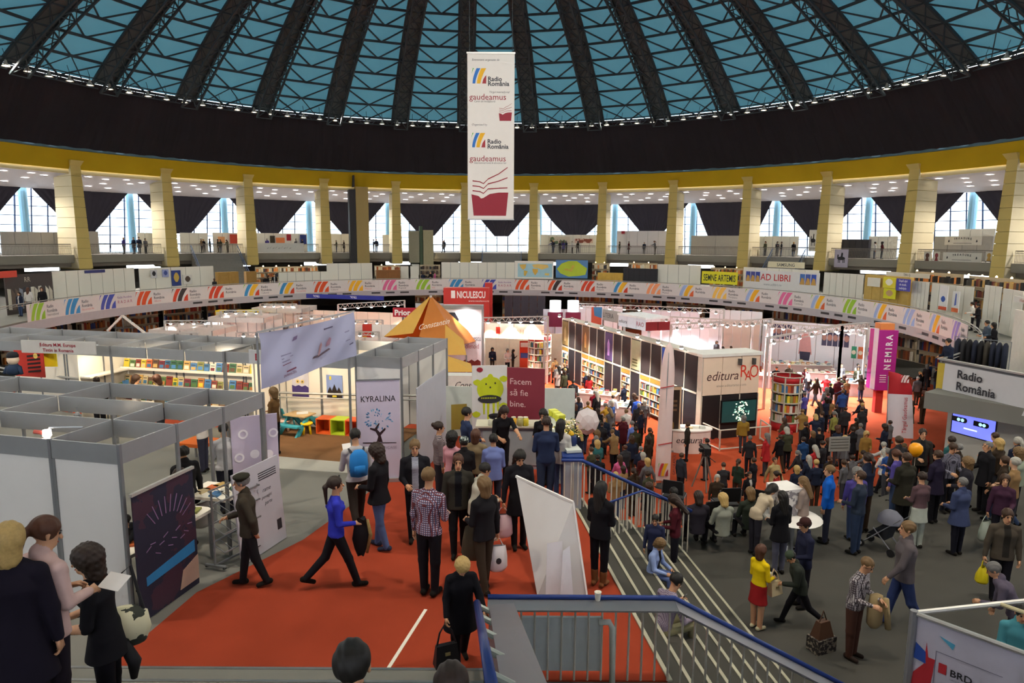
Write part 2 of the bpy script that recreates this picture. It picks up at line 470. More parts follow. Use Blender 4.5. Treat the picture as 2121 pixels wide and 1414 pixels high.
struct(m.build('ceiling_gallery'), 'pale soffit above the upper gallery')
m = MB().mat(mt('#e0c890', .7, var=.05)); rsurf(m, [(46.35,15.95),(46.25,15.5),(46.6,15.5)], 180, -180, 180)
struct(m.build('trim_cornice'), 'cream cornice below the yellow band')
m = MB().mat(mt('#c8a214', .85, var=.16, sc=.35)); rsurf(m, [(45.55,17.75),(46.25,15.92)], 180, -180, 180)
struct(m.build('wall_yellow_band'), 'ochre yellow band round the hall')
m = MB().mat(mt('#5c7884', .6, var=.1, sc=.5)); rsurf(m, [(45.25,17.95),(45.2,17.68),(45.6,17.66)], 180, -180, 180)
struct(m.build('trim_blue_ledge'), 'blue grey ledge above the yellow band')
# black drapery of the drum, gently pleated
m = MB().mat(mt('#302d31', .95, var=.16, sc=.25, spec=.05)); vs = []; n = 640
for i in range(n+1):
    a = 180-360*i/n; w = .10*math.sin(i*1.3)+.06*math.sin(i*.37)
    vs += [tuple(pol(45.25+w*.5, a, 17.85)), tuple(pol(42.9+w, a, 20.5)), tuple(pol(40.75, a, 23.25))]
m.add(vs, [(3*i+j, 3*i+j+1, 3*i+4+j, 3*i+3+j) for i in range(n) for j in range(2)])
struct(m.build('wall_drum_drapery'), 'black drapery hung round the drum under the dome')
m = MB().mat(mt('#4a474c', .9, var=.1, sc=.5)); rsurf(m, [(57.5,0),(57.5,8.4)], 97, 263, 80)
for _k in range(15): rsurf(m, [(57.4,8.4),(56.5,14.9)], 97+11.25*_k, 103.6+11.25*_k, 4)
struct(m.build('wall_back'), 'drapes and windows on the side behind the viewer')
COLA = [-60.97+11.25*i for i in range(13)]
CM = mt('#d8bd72', .8, var=.06, sc=.8); CS = mt('#d0c19c', .8, var=.06, sc=.8)
blk = []
NB = 10
for j in range(NB):              # courses of the column, shared by all columns: local x tangential, y inwards
    t0, t1 = j/NB, (j+1)/NB
    def sec(t, ins=0.0):
        w = .78-.22*t - ins; fy = 1.4-.4*t - ins
        return w, fy
    z0 = 6.3+10.0*t0; z1 = 6.3+10.0*t1-.035
    (w0, f0), (w1, f1) = sec(t0), sec(t1)
    m = MB().mat(CM)
    m.add([(-w0,-1.9,z0),(w0,-1.9,z0),(w0*.86,f0,z0),(-w0*.86,f0,z0),(-w1,-1.9,z1),(w1,-1.9,z1),(w1*.86,f1,z1),(-w1*.86,f1,z1)], [(0,3,2,1),(4,5,6,7),(2,3,7,6)])
    m.mat(CS); n0 = len(m.v)-8
    m.f += [tuple(n0+i for i in q) for q in ((0,1,5,4),(1,2,6,5),(3,0,4,7))]; m.m += [m.cur]*3
    blk.append(m)
capm = MB().mat(CM); capm.hexa([(-.49,.4,16.25),(.49,.4,16.25),(.49,1.0,16.25),(-.49,1.0,16.25)], [(-.62,.4,16.75),(.62,.4,16.75),(.62,1.45,16.75),(-.62,1.45,16.75)])
corem = MB().mat(mt('#a8935a', .9)); corem.hexa([(-.7,-1.85,6.2),(.7,-1.85,6.2),(.6,1.33,6.2),(-.6,1.33,6.2)], [(-.5,-1.85,16.3),(.5,-1.85,16.3),(.42,.92,16.3),(-.42,.92,16.3)])
proto = None
for k, a in enumerate(COLA):
    lab = 'tall tapered cream column, %s in the gallery row' % ORD[k]
    if proto is None:
        c = thing('gallery_column', lab, 'column', (0,0,0), 0, 'columns of the upper gallery')
        for b in blk: b.build('block', c)
        capm.build('capital', c); corem.build('joint_core', c); proto = c
    else: c = copytree(proto, (0,0,0), 0, lab)
    p = pol(47.0, a); c.location = (p.x, p.y, 0); c.rotation_euler = (0, 0, -math.radians(a)+PI)
# downlights in the soffit
dm = MB().mat(mt('#ffffff', .5, emit=4.0, var=0)); dm.lathe([(.30,-.02),(.30,.0)], 12)
dm.mat(mt('#d8d4cc', .5)); dm.lathe([(.38,.03),(.38,-.03),(.30,-.03)], 12, cap=False)
dl0 = None; cnt = 0
tilt = math.atan2(15.52-14.45, 8.9)
for k in range(-6, 8):
    for (da, rr) in ((1.9,47.9),(4.4,48.3),(7.4,48.0),(9.6,48.4),(3.0,50.2),(5.6,50.6),(8.4,50.0),(2.0,52.6),(4.8,52.4),(7.6,52.8)):
        a = -60.97+11.25*(k+5)+da + random.uniform(-.5,.5); r_ = rr+random.uniform(-.4,.4)
        if not -68 < a < 82: continue
        if dl0 is None: o = dl0 = tag(dm.build('downlight'), 'round lit downlight set in the gallery soffit', 'light', 'downlights in the gallery soffit')
        else: o = inst(dl0)
        z = 15.52-(r_-46.6)*math.tan(tilt)-.03
        p = pol(r_, a, z); o.location = p; o.rotation_euler = (tilt, 0, -math.radians(a)); cnt += 1
# outer glass wall: posts, windows, drapes
POST = mt('#8fc0d8', .5, var=.05); MUL = mt('#33405e', .5, var=.05)
pm = MB().mat(POST); pm.tube([(0,0,7.6),(0,0,15)], .42, 12)
post0 = None
for k, a in enumerate([-60.97+11.25*i for i in range(-1, 14)]):
    o = struct(pm.build('trim_post'), 'light blue round window post') if post0 is None else inst(post0)
    post0 = post0 or o
    o.location = pol(56.2, a, 0)
def wrad(z): return 58.8-(z-7.63)*.16     # the glazing leans inwards at the top
NX, NZ = 7, 7
wm = MB().mat(MUL)
DA = 11.25
def wl(u, z, off=0.0):           # local to a bay: angle u from the bay's left post, at height z, axis at the origin
    a = math.radians(u); r_ = wrad(z)+off
    return (r_*math.sin(a), r_*math.cos(a), z)
ZS = [7.63+i*7.1/NZ for i in range(NZ+1)]
for i in range(NX+1):
    wm.bar(wl(DA*i/NX, 7.63), wl(DA*i/NX, 14.8), .16 if i in (0, 3, 4) else .09, .12)
for z in ZS: wm.bar(wl(0, z), wl(DA, z), .08, .08)
frame0 = None
panes = []
for j in range(NZ):
    pmb = MB().mat(glass()); pmb.add([wl(0,ZS[j],.02), wl(DA/NX,ZS[j],.02), wl(DA/NX,ZS[j+1],.02), wl(0,ZS[j+1],.02)], [(0,1,2,3)])
    panes.append(pmb)
pane_o = [None]*NZ
for k in range(-1, 13):
    a = -60.97+11.25*k
    w = bpy.data.objects.new('window_%d' % (k+2), None); COL.objects.link(w); struct(w, 'leaning gallery window with dark blue mullions')
    w.location = (CX, CY, 0); w.rotation_euler = (0, 0, -math.radians(a))
    if frame0 is None: frame0 = wm.build('mullion_frame', w)
    else: inst(frame0, w)
    for j in range(NZ):
        for i in range(NX):
            if j > 1 and min(i, NX-1-i) > (NZ-j)*.55: continue          # hidden behind the drape
            if pane_o[j] is None: o = pane_o[j] = panes[j].build('pane', w)
            else: o = inst(pane_o[j], w)
            o.rotation_euler = (0, 0, -math.radians(DA*i/NX))
# black drapes gathered between the posts
DRM = mt('#3a3740', .95, var=.15, sc=.5, spec=.05)
drape_of = {}
def drape(a, kind):
    if kind not in drape_of:
        m = MB().mat(DRM); n = 44; vs = []
        wb, zb, rnd = {'v':(.20,9.9,0), 'r':(.22,9.2,1), 'w':(.60,9.9,0), 'f':(.96,9.9,0)}[kind]
        rows = 8
        for j in range(rows+1):
            t = j/rows
            for i in range(n+1):
                s = -1+2*i/n
                half = 5.35*(1-(1-wb)*(t**(1.0 if not rnd else 1.3)))
                z = 14.75 + (zb-14.75)*t
                if rnd: z = 14.75+(zb-.1*0-14.75)*t*(1-.12*abs(s)*t)
                r_ = 55.3+.06*math.sin(i*1.9)*(.4+t)+.05*math.sin(i*.7+j)
                aa = math.radians(half*s)
                vs.append((r_*math.sin(aa), r_*math.cos(aa), z))
        m.add(vs, [(j*(n+1)+i, j*(n+1)+i+1, (j+1)*(n+1)+i+1, (j+1)*(n+1)+i) for j in range(rows) for i in range(n)])
        o = drape_of[kind] = m.build('window_drape', smooth=True)
    else: o = inst(drape_of[kind])
    o.location = (CX, CY, 0); o.rotation_euler = (0, 0, -math.radians(a))
    return o
for k in range(-1, 13):
    a = -60.97+11.25*(k+.5)
    kind = {4:'v', 5:'v', 6:'r', 7:'v', 8:'w', 9:'v', 12:'f'}.get(k+0, 'v')
    tag(drape(a, kind), 'black cloth drape gathered across the gallery window, %s' % (ORD[k+1] if k < 12 else 'far right'), 'curtain', 'drapes at the gallery windows')
# ------------------------------------------------------------------ the dome
RD, ZD = 67.0, -30.9+1.1
def dz(r): return ZD + math.sqrt(RD*RD-r*r)
ceil = bpy.data.objects.new('ceiling_dome', None); COL.objects.link(ceil); struct(ceil, 'ribbed dome of teal panels and dark steel trusses'); ceil.location = (CX, CY, 0)
RING = [math.asin(40.6/RD) - i*2.35/RD for i in range(13)]
RR = [RD*math.sin(t) for t in RING]; ZZ = [ZD+RD*math.cos(t) for t in RING]
STEEL = mt('#39444a', .7, .0, var=.1); PANEL = sheet('#58909e', .10)
def dl(r, z, u, off=0.0):        # dome local point, off = metres inside the shell
    t = math.radians(u); k = off/RD
    return Vector((r*(1-k)*math.sin(t), r*(1-k)*math.cos(t), ZD+(z-ZD)*(1-k)))
pobj, tobj = {}, {}
for j in range(len(RING)-1):
    m = MB().mat(PANEL)
    m.add([dl(RR[j],ZZ[j],-5.62), dl(RR[j],ZZ[j],5.62), dl(RR[j+1],ZZ[j+1],5.62), dl(RR[j+1],ZZ[j+1],-5.62)], [(0,1,2,3)])
    pobj[j] = m
    m = MB().mat(STEEL); hw = 4.6
    O_ = .25; I_ = .95
    A_, B_ = dl(RR[j],ZZ[j],-hw,O_), dl(RR[j],ZZ[j],hw,O_)
    m.bar(A_, B_, .20)
    if j == 0: m.bar(dl(RR[j],ZZ[j],-hw,I_), dl(RR[j],ZZ[j],hw,I_), .10)
    nz_ = 6
    for i in range(nz_):
        u0 = -hw+2*hw*i/nz_; um = u0+hw/nz_
        if j == 0: m.bar(dl(RR[j],ZZ[j],u0,O_), dl(RR[j],ZZ[j],um,I_), .06); m.bar(dl(RR[j],ZZ[j],um,I_), dl(RR[j],ZZ[j],u0+2*hw/nz_,O_), .06)
    mid = dl(RR[j],ZZ[j],0,O_)
    m.bar(mid, dl(RR[j+1],ZZ[j+1],-hw,O_), .12); m.bar(mid, dl(RR[j+1],ZZ[j+1],hw,O_), .12)
    if j == 0:
        for u in (-3, 3): m.bar(dl(RR[j],ZZ[j],u,O_), dl(RR[1],ZZ[1],0,O_), .07)
    tobj[j] = m
rb = MB().mat(STEEL)
RO = math.degrees(.95/39.0)
for j in range(len(RING)-1):
    for sgn in (-1, 1):
        w0 = RO*39.0/RR[j]*sgn*(.55+.45*RR[j]/39); w1 = RO*39.0/RR[j+1]*sgn*(.55+.45*RR[j+1]/39)
        rb.bar(dl(RR[j],ZZ[j],w0,.3), dl(RR[j+1],ZZ[j+1],w1,.3), .20)
        rb.bar(dl(RR[j],ZZ[j],w0*.8,1.5), dl(RR[j+1],ZZ[j+1],w1*.8,1.5), .16)
        rb.bar(dl(RR[j],ZZ[j],w0,.3), dl(RR[j+1],ZZ[j+1],-w1,.3), .07)
        rb.bar(dl(RR[j],ZZ[j],w0*.8,1.5), dl(RR[j+1],ZZ[j+1],-w1*.8,1.5), .07)
        tm, zm = (RR[j]+RR[j+1])/2, (ZZ[j]+ZZ[j+1])/2
        rb.bar(dl(RR[j],ZZ[j],w0,.3), dl(tm,zm,w1*.8,1.5), .06); rb.bar(dl(tm,zm,w1*.8,1.5), dl(RR[j+1],ZZ[j+1],w1,.3), .06)
    w0 = RO*39.0/RR[j]
    rb.bar(dl(RR[j],ZZ[j],-w0,.3), dl(RR[j],ZZ[j],w0,.3), .1); rb.bar(dl(RR[j],ZZ[j],-w0*.8,1.5), dl(RR[j],ZZ[j],w0*.8,1.5), .08)
PLATE = mt('#5e6668', .7, var=.15, sc=.4)
rb.mat(PLATE)
for j in range(len(RING)-1):
    w0, w1 = [RO*39.0/RR[k]*(.55+.45*RR[k]/39) for k in (j, j+1)]
    rb.add([dl(RR[j],ZZ[j],-w0,.12), dl(RR[j],ZZ[j],w0,.12), dl(RR[j+1],ZZ[j+1],w1,.12), dl(RR[j+1],ZZ[j+1],-w1,.12)], [(0,1,2,3)])
rib0 = None; po, to = {}, {}
for k in range(-4, 16):
    a = -60.97+11.25*k
    if rib0 is None: o = rib0 = rb.build('rib', ceil)
    else: o = inst(rib0, ceil)
    o.rotation_euler = (0, 0, -math.radians(a))
    for j in range(len(RING)-1):
        for d, src, nm in ((po, pobj, 'panel'), (to, tobj, 'purlin_truss')):
            if j not in d: o = d[j] = src[j].build(nm, ceil)
            else: o = inst(d[j], ceil)
            o.rotation_euler = (0, 0, -math.radians(a+5.625))
# rest of the shell, above and behind what the picture shows
m = MB().mat(PANEL)
rsurf(m, [(RR[-1], ZZ[-1]), (9, dz(9)), (.01, dz(.01))], 0, 360, 60)
a_hi = -60.97+11.25*15+11.25; rsurf(m, [(RR[0], ZZ[0]), (RR[-1], ZZ[-1])], a_hi, 360-60.97-45, 30)
struct(m.build('ceiling_dome_crown'), 'upper part of the teal dome')
m = MB().mat(mt('#39434a', .5, .4)); m.tube([pol(40.2, -78+i*2, 23.35) for i in range(0, 92)], .07, 5); m.tube([pol(39.6, -78+i*2, 23.5) for i in range(0, 92)], .05, 5)
struct(m.build('trim_lamp_rail'), 'thin steel rail carrying the lamps round the dome foot')
# flood lamps
lm = MB().mat(mt('#b8b2a4', .4, .1)); lm.lathe([(.05,.42),(.09,.36),(.12,.18),(.30,-.08),(.31,-.10)], 12, cap=False)
bm_ = MB().mat(mt('#fff4e0', .4, emit=3.0, var=0)); bm_.lathe([(.02,-.13),(.2,-.08),(.22,.0),(.1,.12)], 10)
sm = MB().mat(STEEL); sm.tube([(0,0,.4),(0,0,.75)], .022, 5); sm.tube([(0,0,.75),(.0,.75,2.6)], .022, 5)
l0 = None
for k in range(0, 64):
    a = -74.03+2.611*k
    if l0 is None:
        l = l0 = thing('hall_lamp', 'bell-shaped flood lamp on a rod under the dome edge', 'lamp', (0,0,0), 0, 'lamps round the foot of the dome')
        bm_.build('bulb', lm.build('reflector', l, True)); sm.build('rod', l)
    else: l = copytree(l0, (0,0,0), 0)
    l.location = pol(39.4, a, 22.85); l.rotation_euler = (0, 0, -math.radians(a))
# ================================================================== PEOPLE: one continuous surface per body, grown from a posed skeleton
V3 = lambda *a: np.array(a, float)
def snet(sdf, lo, hi, h):
    """surface nets: quads of the zero level of sdf on a grid, evaluated only near the surface"""
    lo = np.asarray(lo, float); n = np.maximum(4, np.ceil((np.asarray(hi)-lo)/h/4).astype(int))*4+1
    c = 4; nc = (n-1)//c
    ax = [lo[i]+(np.arange(nc[i])+.5)*c*h for i in range(3)]
    G = np.stack(np.meshgrid(*ax, indexing='ij'), -1).reshape(-1, 3)
    near = (np.abs(sdf(G)) < c*h*1.25).reshape(nc)
    sgn = (sdf(G) < 0).reshape(nc)
    Fv = np.where(np.repeat(np.repeat(np.repeat(sgn, c, 0), c, 1), c, 2), -1.0, 1.0)
    Fv = np.pad(Fv, ((0,1),)*3, mode='edge')
    pt = np.zeros(n, bool)
    ii = np.argwhere(near)
    for i, j, k in ii: pt[i*c:i*c+c+1, j*c:j*c+c+1, k*c:k*c+c+1] = True
    idx = np.argwhere(pt)
    Fv[pt] = sdf(lo + idx*h)
    ins = Fv < 0
    cells = np.zeros(tuple(n-1), int)
    for d in np.ndindex(2,2,2): cells += ins[d[0]:n[0]-1+d[0], d[1]:n[1]-1+d[1], d[2]:n[2]-1+d[2]]
    act = np.argwhere((cells > 0) & (cells < 8))
    vid = -np.ones(tuple(n-1), int); vid[tuple(act.T)] = np.arange(len(act))
    acc = np.zeros((len(act), 3)); cnt = np.zeros(len(act))
    cor = [np.array(d) for d in np.ndindex(2,2,2)]
    val = {tuple(d): Fv[tuple((act+d).T)] for d in cor}
    for d in cor:
        for a in range(3):
            if d[a] == 0:
                e = d.copy(); e[a] = 1
                f0, f1 = val[tuple(d)], val[tuple(e)]
                m = (f0 < 0) != (f1 < 0)
                t = np.where(m, f0/np.where(f0-f1 == 0, 1, f0-f1), 0)
                p = np.repeat(d[None].astype(float), len(act), 0); p[:, a] += t
                acc[m] += p[m]; cnt[m] += 1
    V = lo + (act + acc/np.maximum(cnt, 1)[:, None])*h
    Q = []
    for a in range(3):
        b, c2 = (a+1) % 3, (a+2) % 3
        s0 = [slice(None)]*3; s1 = [slice(None)]*3
        s0[a] = slice(0, n[a]-1); s1[a] = slice(1, n[a])
        x0, x1 = ins[tuple(s0)], ins[tuple(s1)]
        E = np.argwhere(x0 != x1)
        E = E[(E[:, b] > 0) & (E[:, c2] > 0) & (E[:, b] < n[b]-1) & (E[:, c2] < n[c2]-1)]
        fl = x0[tuple(E.T)]
        q = []
        for db, dc in ((0,0),(-1,0),(-1,-1),(0,-1)):
            e = E.copy(); e[:, b] += db; e[:, c2] += dc; q.append(vid[tuple(e.T)])
        q = np.stack(q, 1); q[~fl] = q[~fl][:, ::-1]; Q.append(q[:, ::-1])
    Q = np.concatenate(Q); Q = Q[(Q >= 0).all(1)][:, ::-1]
    for _ in range(2):
        f0 = sdf(V); g = np.stack([sdf(V+np.eye(3)[i]*1e-3)-f0 for i in range(3)], 1)/1e-3
        V = V - np.clip(f0, -h, h)[:, None]*g/np.maximum((g*g).sum(1), .3)[:, None]
    return V, Q
class Body:
    """list of tapered, optionally flattened limbs joined by a smooth minimum"""
    def __init__(s): s.p = []
    def limb(s, a, b, ra, rb, lab, flat=None, w=1.0, clip=None, k=.022): s.p.append((V3(*a), V3(*b), ra, rb, lab, flat, w, clip, k))
    def one(s, q, P):
        a, b, ra, rb, lab, fl, w, clip, k = q
        x = P-a; ba = b-a
        sc = 1.0
        if fl is not None:
            c = x@fl; x = x - np.outer(c*(1-1/w), fl); cb = ba@fl; ba = ba - cb*(1-1/w)*fl
        t = np.clip((x@ba)/max(ba@ba, 1e-9), 0, 1)
        d = np.sqrt(((x-np.outer(t, ba))**2).sum(1)) - (ra+(rb-ra)*t)
        if clip is not None: d = np.maximum(d, clip-P[:, 2])
        return d
    def sdf(s, P):
        r = None
        for q in s.p:
            d = s.one(q, P)
            if r is None: r = d
            else:
                k = q[8]; h = np.maximum(k-np.abs(r-d), 0)/k
                r = np.minimum(r, d)-h*h*k*.25
        return r
    def labels(s, P):
        D = np.stack([s.one(q, P) for q in s.p]); return np.array([q[4] for q in s.p])[D.argmin(0)]
def rotz2(v, a): return V3(v[0]*math.cos(a)-v[1]*math.sin(a), v[0]*math.sin(a)+v[1]*math.cos(a), v[2])
def nrm(v): v = np.asarray(v, float); return v/np.linalg.norm(v)
ARMS = {  # upper arm direction, forearm direction (right side; x is mirrored for the left), curl
 'down': ((.16,.04,-1), (.06,.16,-1), .5), 'front': ((.12,.10,-1), (-.30,.95,-.15), .7), 'phone': ((.14,.25,-1), (-.45,.75,.5), .9),
 'hip': ((.75,-.25,-.75), (-.75,.35,-.55), .6), 'carry': ((.22,-.02,-1), (.10,.06,-1), 1.0), 'back': ((.2,-.45,-1), (-.35,-.1,-.9), .6),
 'reach': ((.10,.8,-.55), (-.05,.95,-.2), .5), 'cross': ((.2,.2,-1), (-.9,.45,.12), .7), 'swing_f': ((.1,.4,-1), (.0,.65,-.8), .5), 'swing_b': ((.2,-.45,-1), (.12,-.15,-1), .5),
 'face': ((.15,.45,-1), (-.30,.55,.95), .9), 'bag': ((.2,.02,-1), (.1,.5,-.85), 1.0), 'lap': ((.16,.28,-1), (-.35,.9,-.25), .6), 'rail': ((.3,.25,-.9), (.1,.8,-.5), .9)}
def skeleton(pose):
    """joint positions of a 1.75 m figure facing +y"""
    g = pose.get
    J = {}
    sit = g('sit', 0); stride = g('stride', 0.0); lean = g('lean', 0.0); fem = g('fem', 0)
    hz = .50 if sit else .93 - abs(stride)*.05 - g('crouch', 0)*.3
    J['pel'] = V3(0, 0, hz)
    hx = .088
    sy, cy_ = math.sin(lean), math.cos(lean)
    up = V3(g('side', 0)*.1, sy, cy_)
    up = nrm(up)
    J['wai'] = J['pel']+up*.15; J['che'] = J['pel']+up*.36; J['nek'] = J['pel']+up*.53
    tw = g('twist', 0)
    sx = .160 if fem else .182
    L = V3(math.cos(tw), math.sin(tw), 0)
    J['L'] = L
    hl = lean + g('nod', 0)
    J['hup'] = nrm(V3(0, math.sin(hl), math.cos(hl)))
    J['hfw'] = rotz2(V3(0, math.cos(hl), -math.sin(hl)), g('look', 0))
    J['hup'] = nrm(J['hup'] - J['hfw']*J['hup'].dot(J['hfw']))
    J['hd'] = J['nek']+nrm(J['hup']+up)*.165 + J['hfw']*.02
    for sd, sg in (('r', 1), ('l', -1)):
        sh = J['nek'] - up*.085 + L*sg*sx
        J['sh'+sd] = sh
        u, f, cu = ARMS[g('arm'+sd, 'down')]
        fx = lambda d: nrm(rotz2(V3(d[0]*sg, d[1], d[2]), tw))
        el = sh + fx(u)*.285; wr = el + fx(f)*.245
        J['el'+sd], J['wr'+sd], J['hf'+sd], J['cu'+sd] = el, wr, fx(f), cu
        hp = J['pel'] + V3(sg*hx, 0, -.02)
        J['hp'+sd] = hp
        if sit:
            kn = hp + V3(sg*.03, .44, .02); an = kn + V3(0, .04-.1*g('tuck', 0), -.43); fw = V3(0, 1, 0)
        elif g('step') == sd:   # one foot raised on a step
            kn = hp + V3(sg*.03, .34, -.22); an = kn + V3(0, -.03, -.40); fw = V3(0, 1, 0)
        else:
            s_ = stride*sg
            a1 = .5*s_ + (g('crouch', 0)*.9)
            kn = hp + V3(0, math.sin(a1)*.43, -math.cos(a1)*.43)
            a2 = a1 - (.55*abs(stride) if s_ < 0 else .10*abs(stride)) - g('crouch', 0)*1.5
            an = kn + V3(sg*-.012, math.sin(a2)*.41, -math.cos(a2)*.41)
            fw = nrm(V3(sg*.15, 1, -.55*abs(stride) if s_ < 0 else 0))
        J['kn'+sd], J['an'+sd], J['fw'+sd] = kn, an, fw
    zmin = min((J['an'+s]+J['fw'+s]*.13)[2] if J['fw'+s][2] < -.1 else J['an'+s][2]-.03 for s in 'rl')
    off = .045-zmin if not sit else (0.075 - min(J['anr'][2], J['anl'][2]))
    for k_, v in list(J.items()):
        if k_[:2] in ('pe','wa','ch','ne','hd','sh','el','wr','hp','kn','an'): J[k_] = v+V3(0, 0, off)
    return J
SKIN, TOP, BOT, SHOE, EXTRA, DARK, LIP = range(7)
def grow(pose, voxel=.02, detail=1):
    """mesh (verts, faces, labels) and head frame of a figure; garment: jacket / coat / shirt / dress / skirt / tee / vest"""
    g = pose.get; J = skeleton(pose)
    gar = g('gar', 'jacket'); fem = g('fem', 0); b = g('build', 1.0)
    B = Body(); X = J['L']; XW = V3(1, 0, 0)
    add = {'jacket': .016, 'coat': .018, 'shirt': .004, 'tee': .003, 'dress': .004, 'skirt': .004, 'vest': .016, 'puffer': .032, 'open': .014}[gar]
    t = add
    pw = 1.42 if fem else 1.34
    B.limb(J['pel']-V3(0,0,.02), J['pel']+V3(0,0,.05), .108*b+.004, .104*b, BOT if gar not in ('dress','coat') else TOP, XW, pw)
    B.limb(J['pel']+V3(0,0,.05), J['wai'], .103*b+t*.6, .094*b+t, TOP, X, 1.38 if fem else 1.36)
    B.limb(J['wai'], J['che'], .094*b+t, .112*b+t, TOP, X, 1.36 if fem else 1.46)
    B.limb(J['che'], J['nek']-V3(0,0,.05), .112*b+t, .074+t, TOP, X, 1.46)
    if fem and gar != 'coat':
        f = nrm(np.cross(V3(0,0,1), X))
        for s_ in (-1, 1): c = J['che']+X*s_*.07+f*(.085*b)+V3(0,0,.01); B.limb(c, c+V3(0,0,.001), .05+t*.4, .05+t*.4, TOP)
    B.limb(J['shl']*.9+J['nek']*.1, J['shr']*.9+J['nek']*.1, .044+t, .044+t, TOP)
    for s_ in 'lr': B.limb(J['nek']-V3(0,0,.035), J['sh'+s_], .040+t, .036+t, TOP, k=.03)
    B.limb(J['nek']-V3(0,0,.06), J['hd']-J['hup']*.05, .056, .05, SKIN, k=.015)
    if gar in ('jacket', 'coat', 'puffer', 'open'): B.limb(J['nek']-V3(0,0,.05), J['nek']+V3(0,-.01,.03), .068, .070, TOP, k=.01)
    if gar in ('jacket', 'puffer', 'open', 'vest', 'shirt'):
        hem = J['pel'][2]-(.10 if gar != 'shirt' else .06)
        B.limb(J['pel']+V3(0,0,.08), J['pel']-V3(0,0,.16), .105*b+t*.8, .118*b+t, TOP, XW, pw, hem, k=.008)
    if gar == 'coat' and not g('sit'):
        L_ = g('coatlen', .38); hem = J['pel'][2]-L_
        B.limb(J['pel']+V3(0,0,.08), J['pel']-V3(0,0,L_+.1), .112*b+t, .175*b+t+abs(g('stride',0))*.04, TOP, XW, 1.22, hem, k=.01)
    if gar in ('dress', 'skirt') and not g('sit'):
        L_ = g('coatlen', .40); hem = J['pel'][2]-L_
        B.limb(J['pel']+V3(0,0,.06), J['pel']-V3(0,0,L_+.1), .108*b, .17*b, TOP if gar == 'dress' else BOT, XW, 1.25, hem, k=.01)
    # head
    H, U, Fw = J['hd'], J['hup'], J['hfw']; S = np.cross(Fw, U)
    B.limb(H+U*.030-Fw*.018, H+U*.031-Fw*.016, .090, .090, SKIN, S, .86, k=.012)
    B.limb(H+U*.02+Fw*.012, H-U*.072+Fw*.048, .074, .044, SKIN, S, .90, k=.02)
    if detail:
        B.limb(H+U*.005+Fw*.088, H-U*.026+Fw*.108, .009, .014, SKIN, k=.012)
        for s_ in (-1, 1): B.limb(H+S*s_*.074+U*.0-Fw*.01, H+S*s_*.078-U*.035-Fw*.005, .016, .010, SKIN, Fw, 1.2, k=.006)
    for sd in 'rl':
        sh, el, wr = J['sh'+sd], J['el'+sd], J['wr'+sd]
        bare = gar == 'tee' or (gar == 'dress' and g('bare', 0))
        la = SKIN if bare else (EXTRA if gar == 'vest' else TOP)
        B.limb(sh, el, .050*b+t*.8, .040*b+t*.7, TOP if not bare else TOP, k=.02)
        if bare: B.limb(sh+(el-sh)*.55, el, .041, .039, SKIN)
        B.limb(el, wr-(wr-el)*.04, .039*b+t*.7, .029+t*.6, la)
        B.limb(wr-(wr-el)*.02, wr+J['hf'+sd]*.02, .026, .028, SKIN, k=.006)
        hp, kn, an, fw = J['hp'+sd], J['kn'+sd], J['an'+sd], J['fw'+sd]
        lb = SKIN if g('legs') == 'bare' else BOT
        B.limb(hp, kn, .083*b+.006, .056*b+.008, lb if not (gar == 'dress') else (SKIN if g('legs') == 'bare' else BOT), k=.012)
        B.limb(kn, an, .056*b+.008, .040+.010, lb, k=.02)
        B.limb(an-fw*.045-V3(0,0,.02), an+fw*.125-V3(0,0,.028), .042, .033, SHOE, k=.008)
        if g('boots'): B.limb(kn*.45+an*.55, an, .062, .05, SHOE, k=.006)
    P = np.concatenate([[q[0]-q[2]*max(q[6],1)-.03, q[0]+q[2]*max(q[6],1)+.03, q[1]-q[3]*max(q[6],1)-.03, q[1]+q[3]*max(q[6],1)+.03] for q in B.p])
    V, Q = snet(B.sdf, P.min(0)-.02, P.max(0)+.02, voxel)
    cen = V[Q].mean(1); lab = B.labels(cen)
    vs = V.tolist(); fs = Q.tolist(); ms = lab.tolist()
    hem_ = {'shirt': .06, 'tee': .03, 'dress': g('coatlen', .4), 'coat': g('coatlen', .38), 'skirt': .0}.get(gar, .10)
    if not g('sit'):
        m_ = (cen[:,2] > J['pel'][2]-hem_+.01) & ((lab == BOT) | (lab == SKIN)) & (np.hypot(cen[:,0]-J['pel'][0], cen[:,1]-J['pel'][1]) < .34) & (cen[:,2] < J['pel'][2]+.12)
        hand = np.minimum(*[np.linalg.norm(cen-J['wr'+s_], axis=1) for s_ in 'rl']) < .07
        lab = np.where(m_ & ~hand, TOP, lab)
        if gar == 'skirt': lab = np.where((cen[:,2] < J['pel'][2]+.02) & (cen[:,2] > J['pel'][2]-g('coatlen', .4)+.01) & (lab != SHOE) & ~hand, BOT, lab)
        ms = lab.tolist()
    if gar == 'open':            # shirt showing at the open front
        f = nrm(np.cross(V3(0,0,1), X)); rel = cen-J['che']
        m_ = (lab == TOP) & (rel@f > .03) & (np.abs(rel@X) < .055) & (cen[:,2] < J['nek'][2]) & (cen[:,2] > J['pel'][2]-.04)
        ms = np.where(m_, EXTRA, lab).tolist()
    def shell(v2, f2, m2):
        n = len(vs); vs.extend([list(map(float, p)) for p in v2]); fs.extend([[i+n for i in q] for q in f2]); ms.extend([m2]*len(f2))
    def tub(pts, rr, m2, n=6):
        mb = MB(); mb.tube([Vector(p) for p in pts], rr, n); shell(mb.v, mb.f, m2)
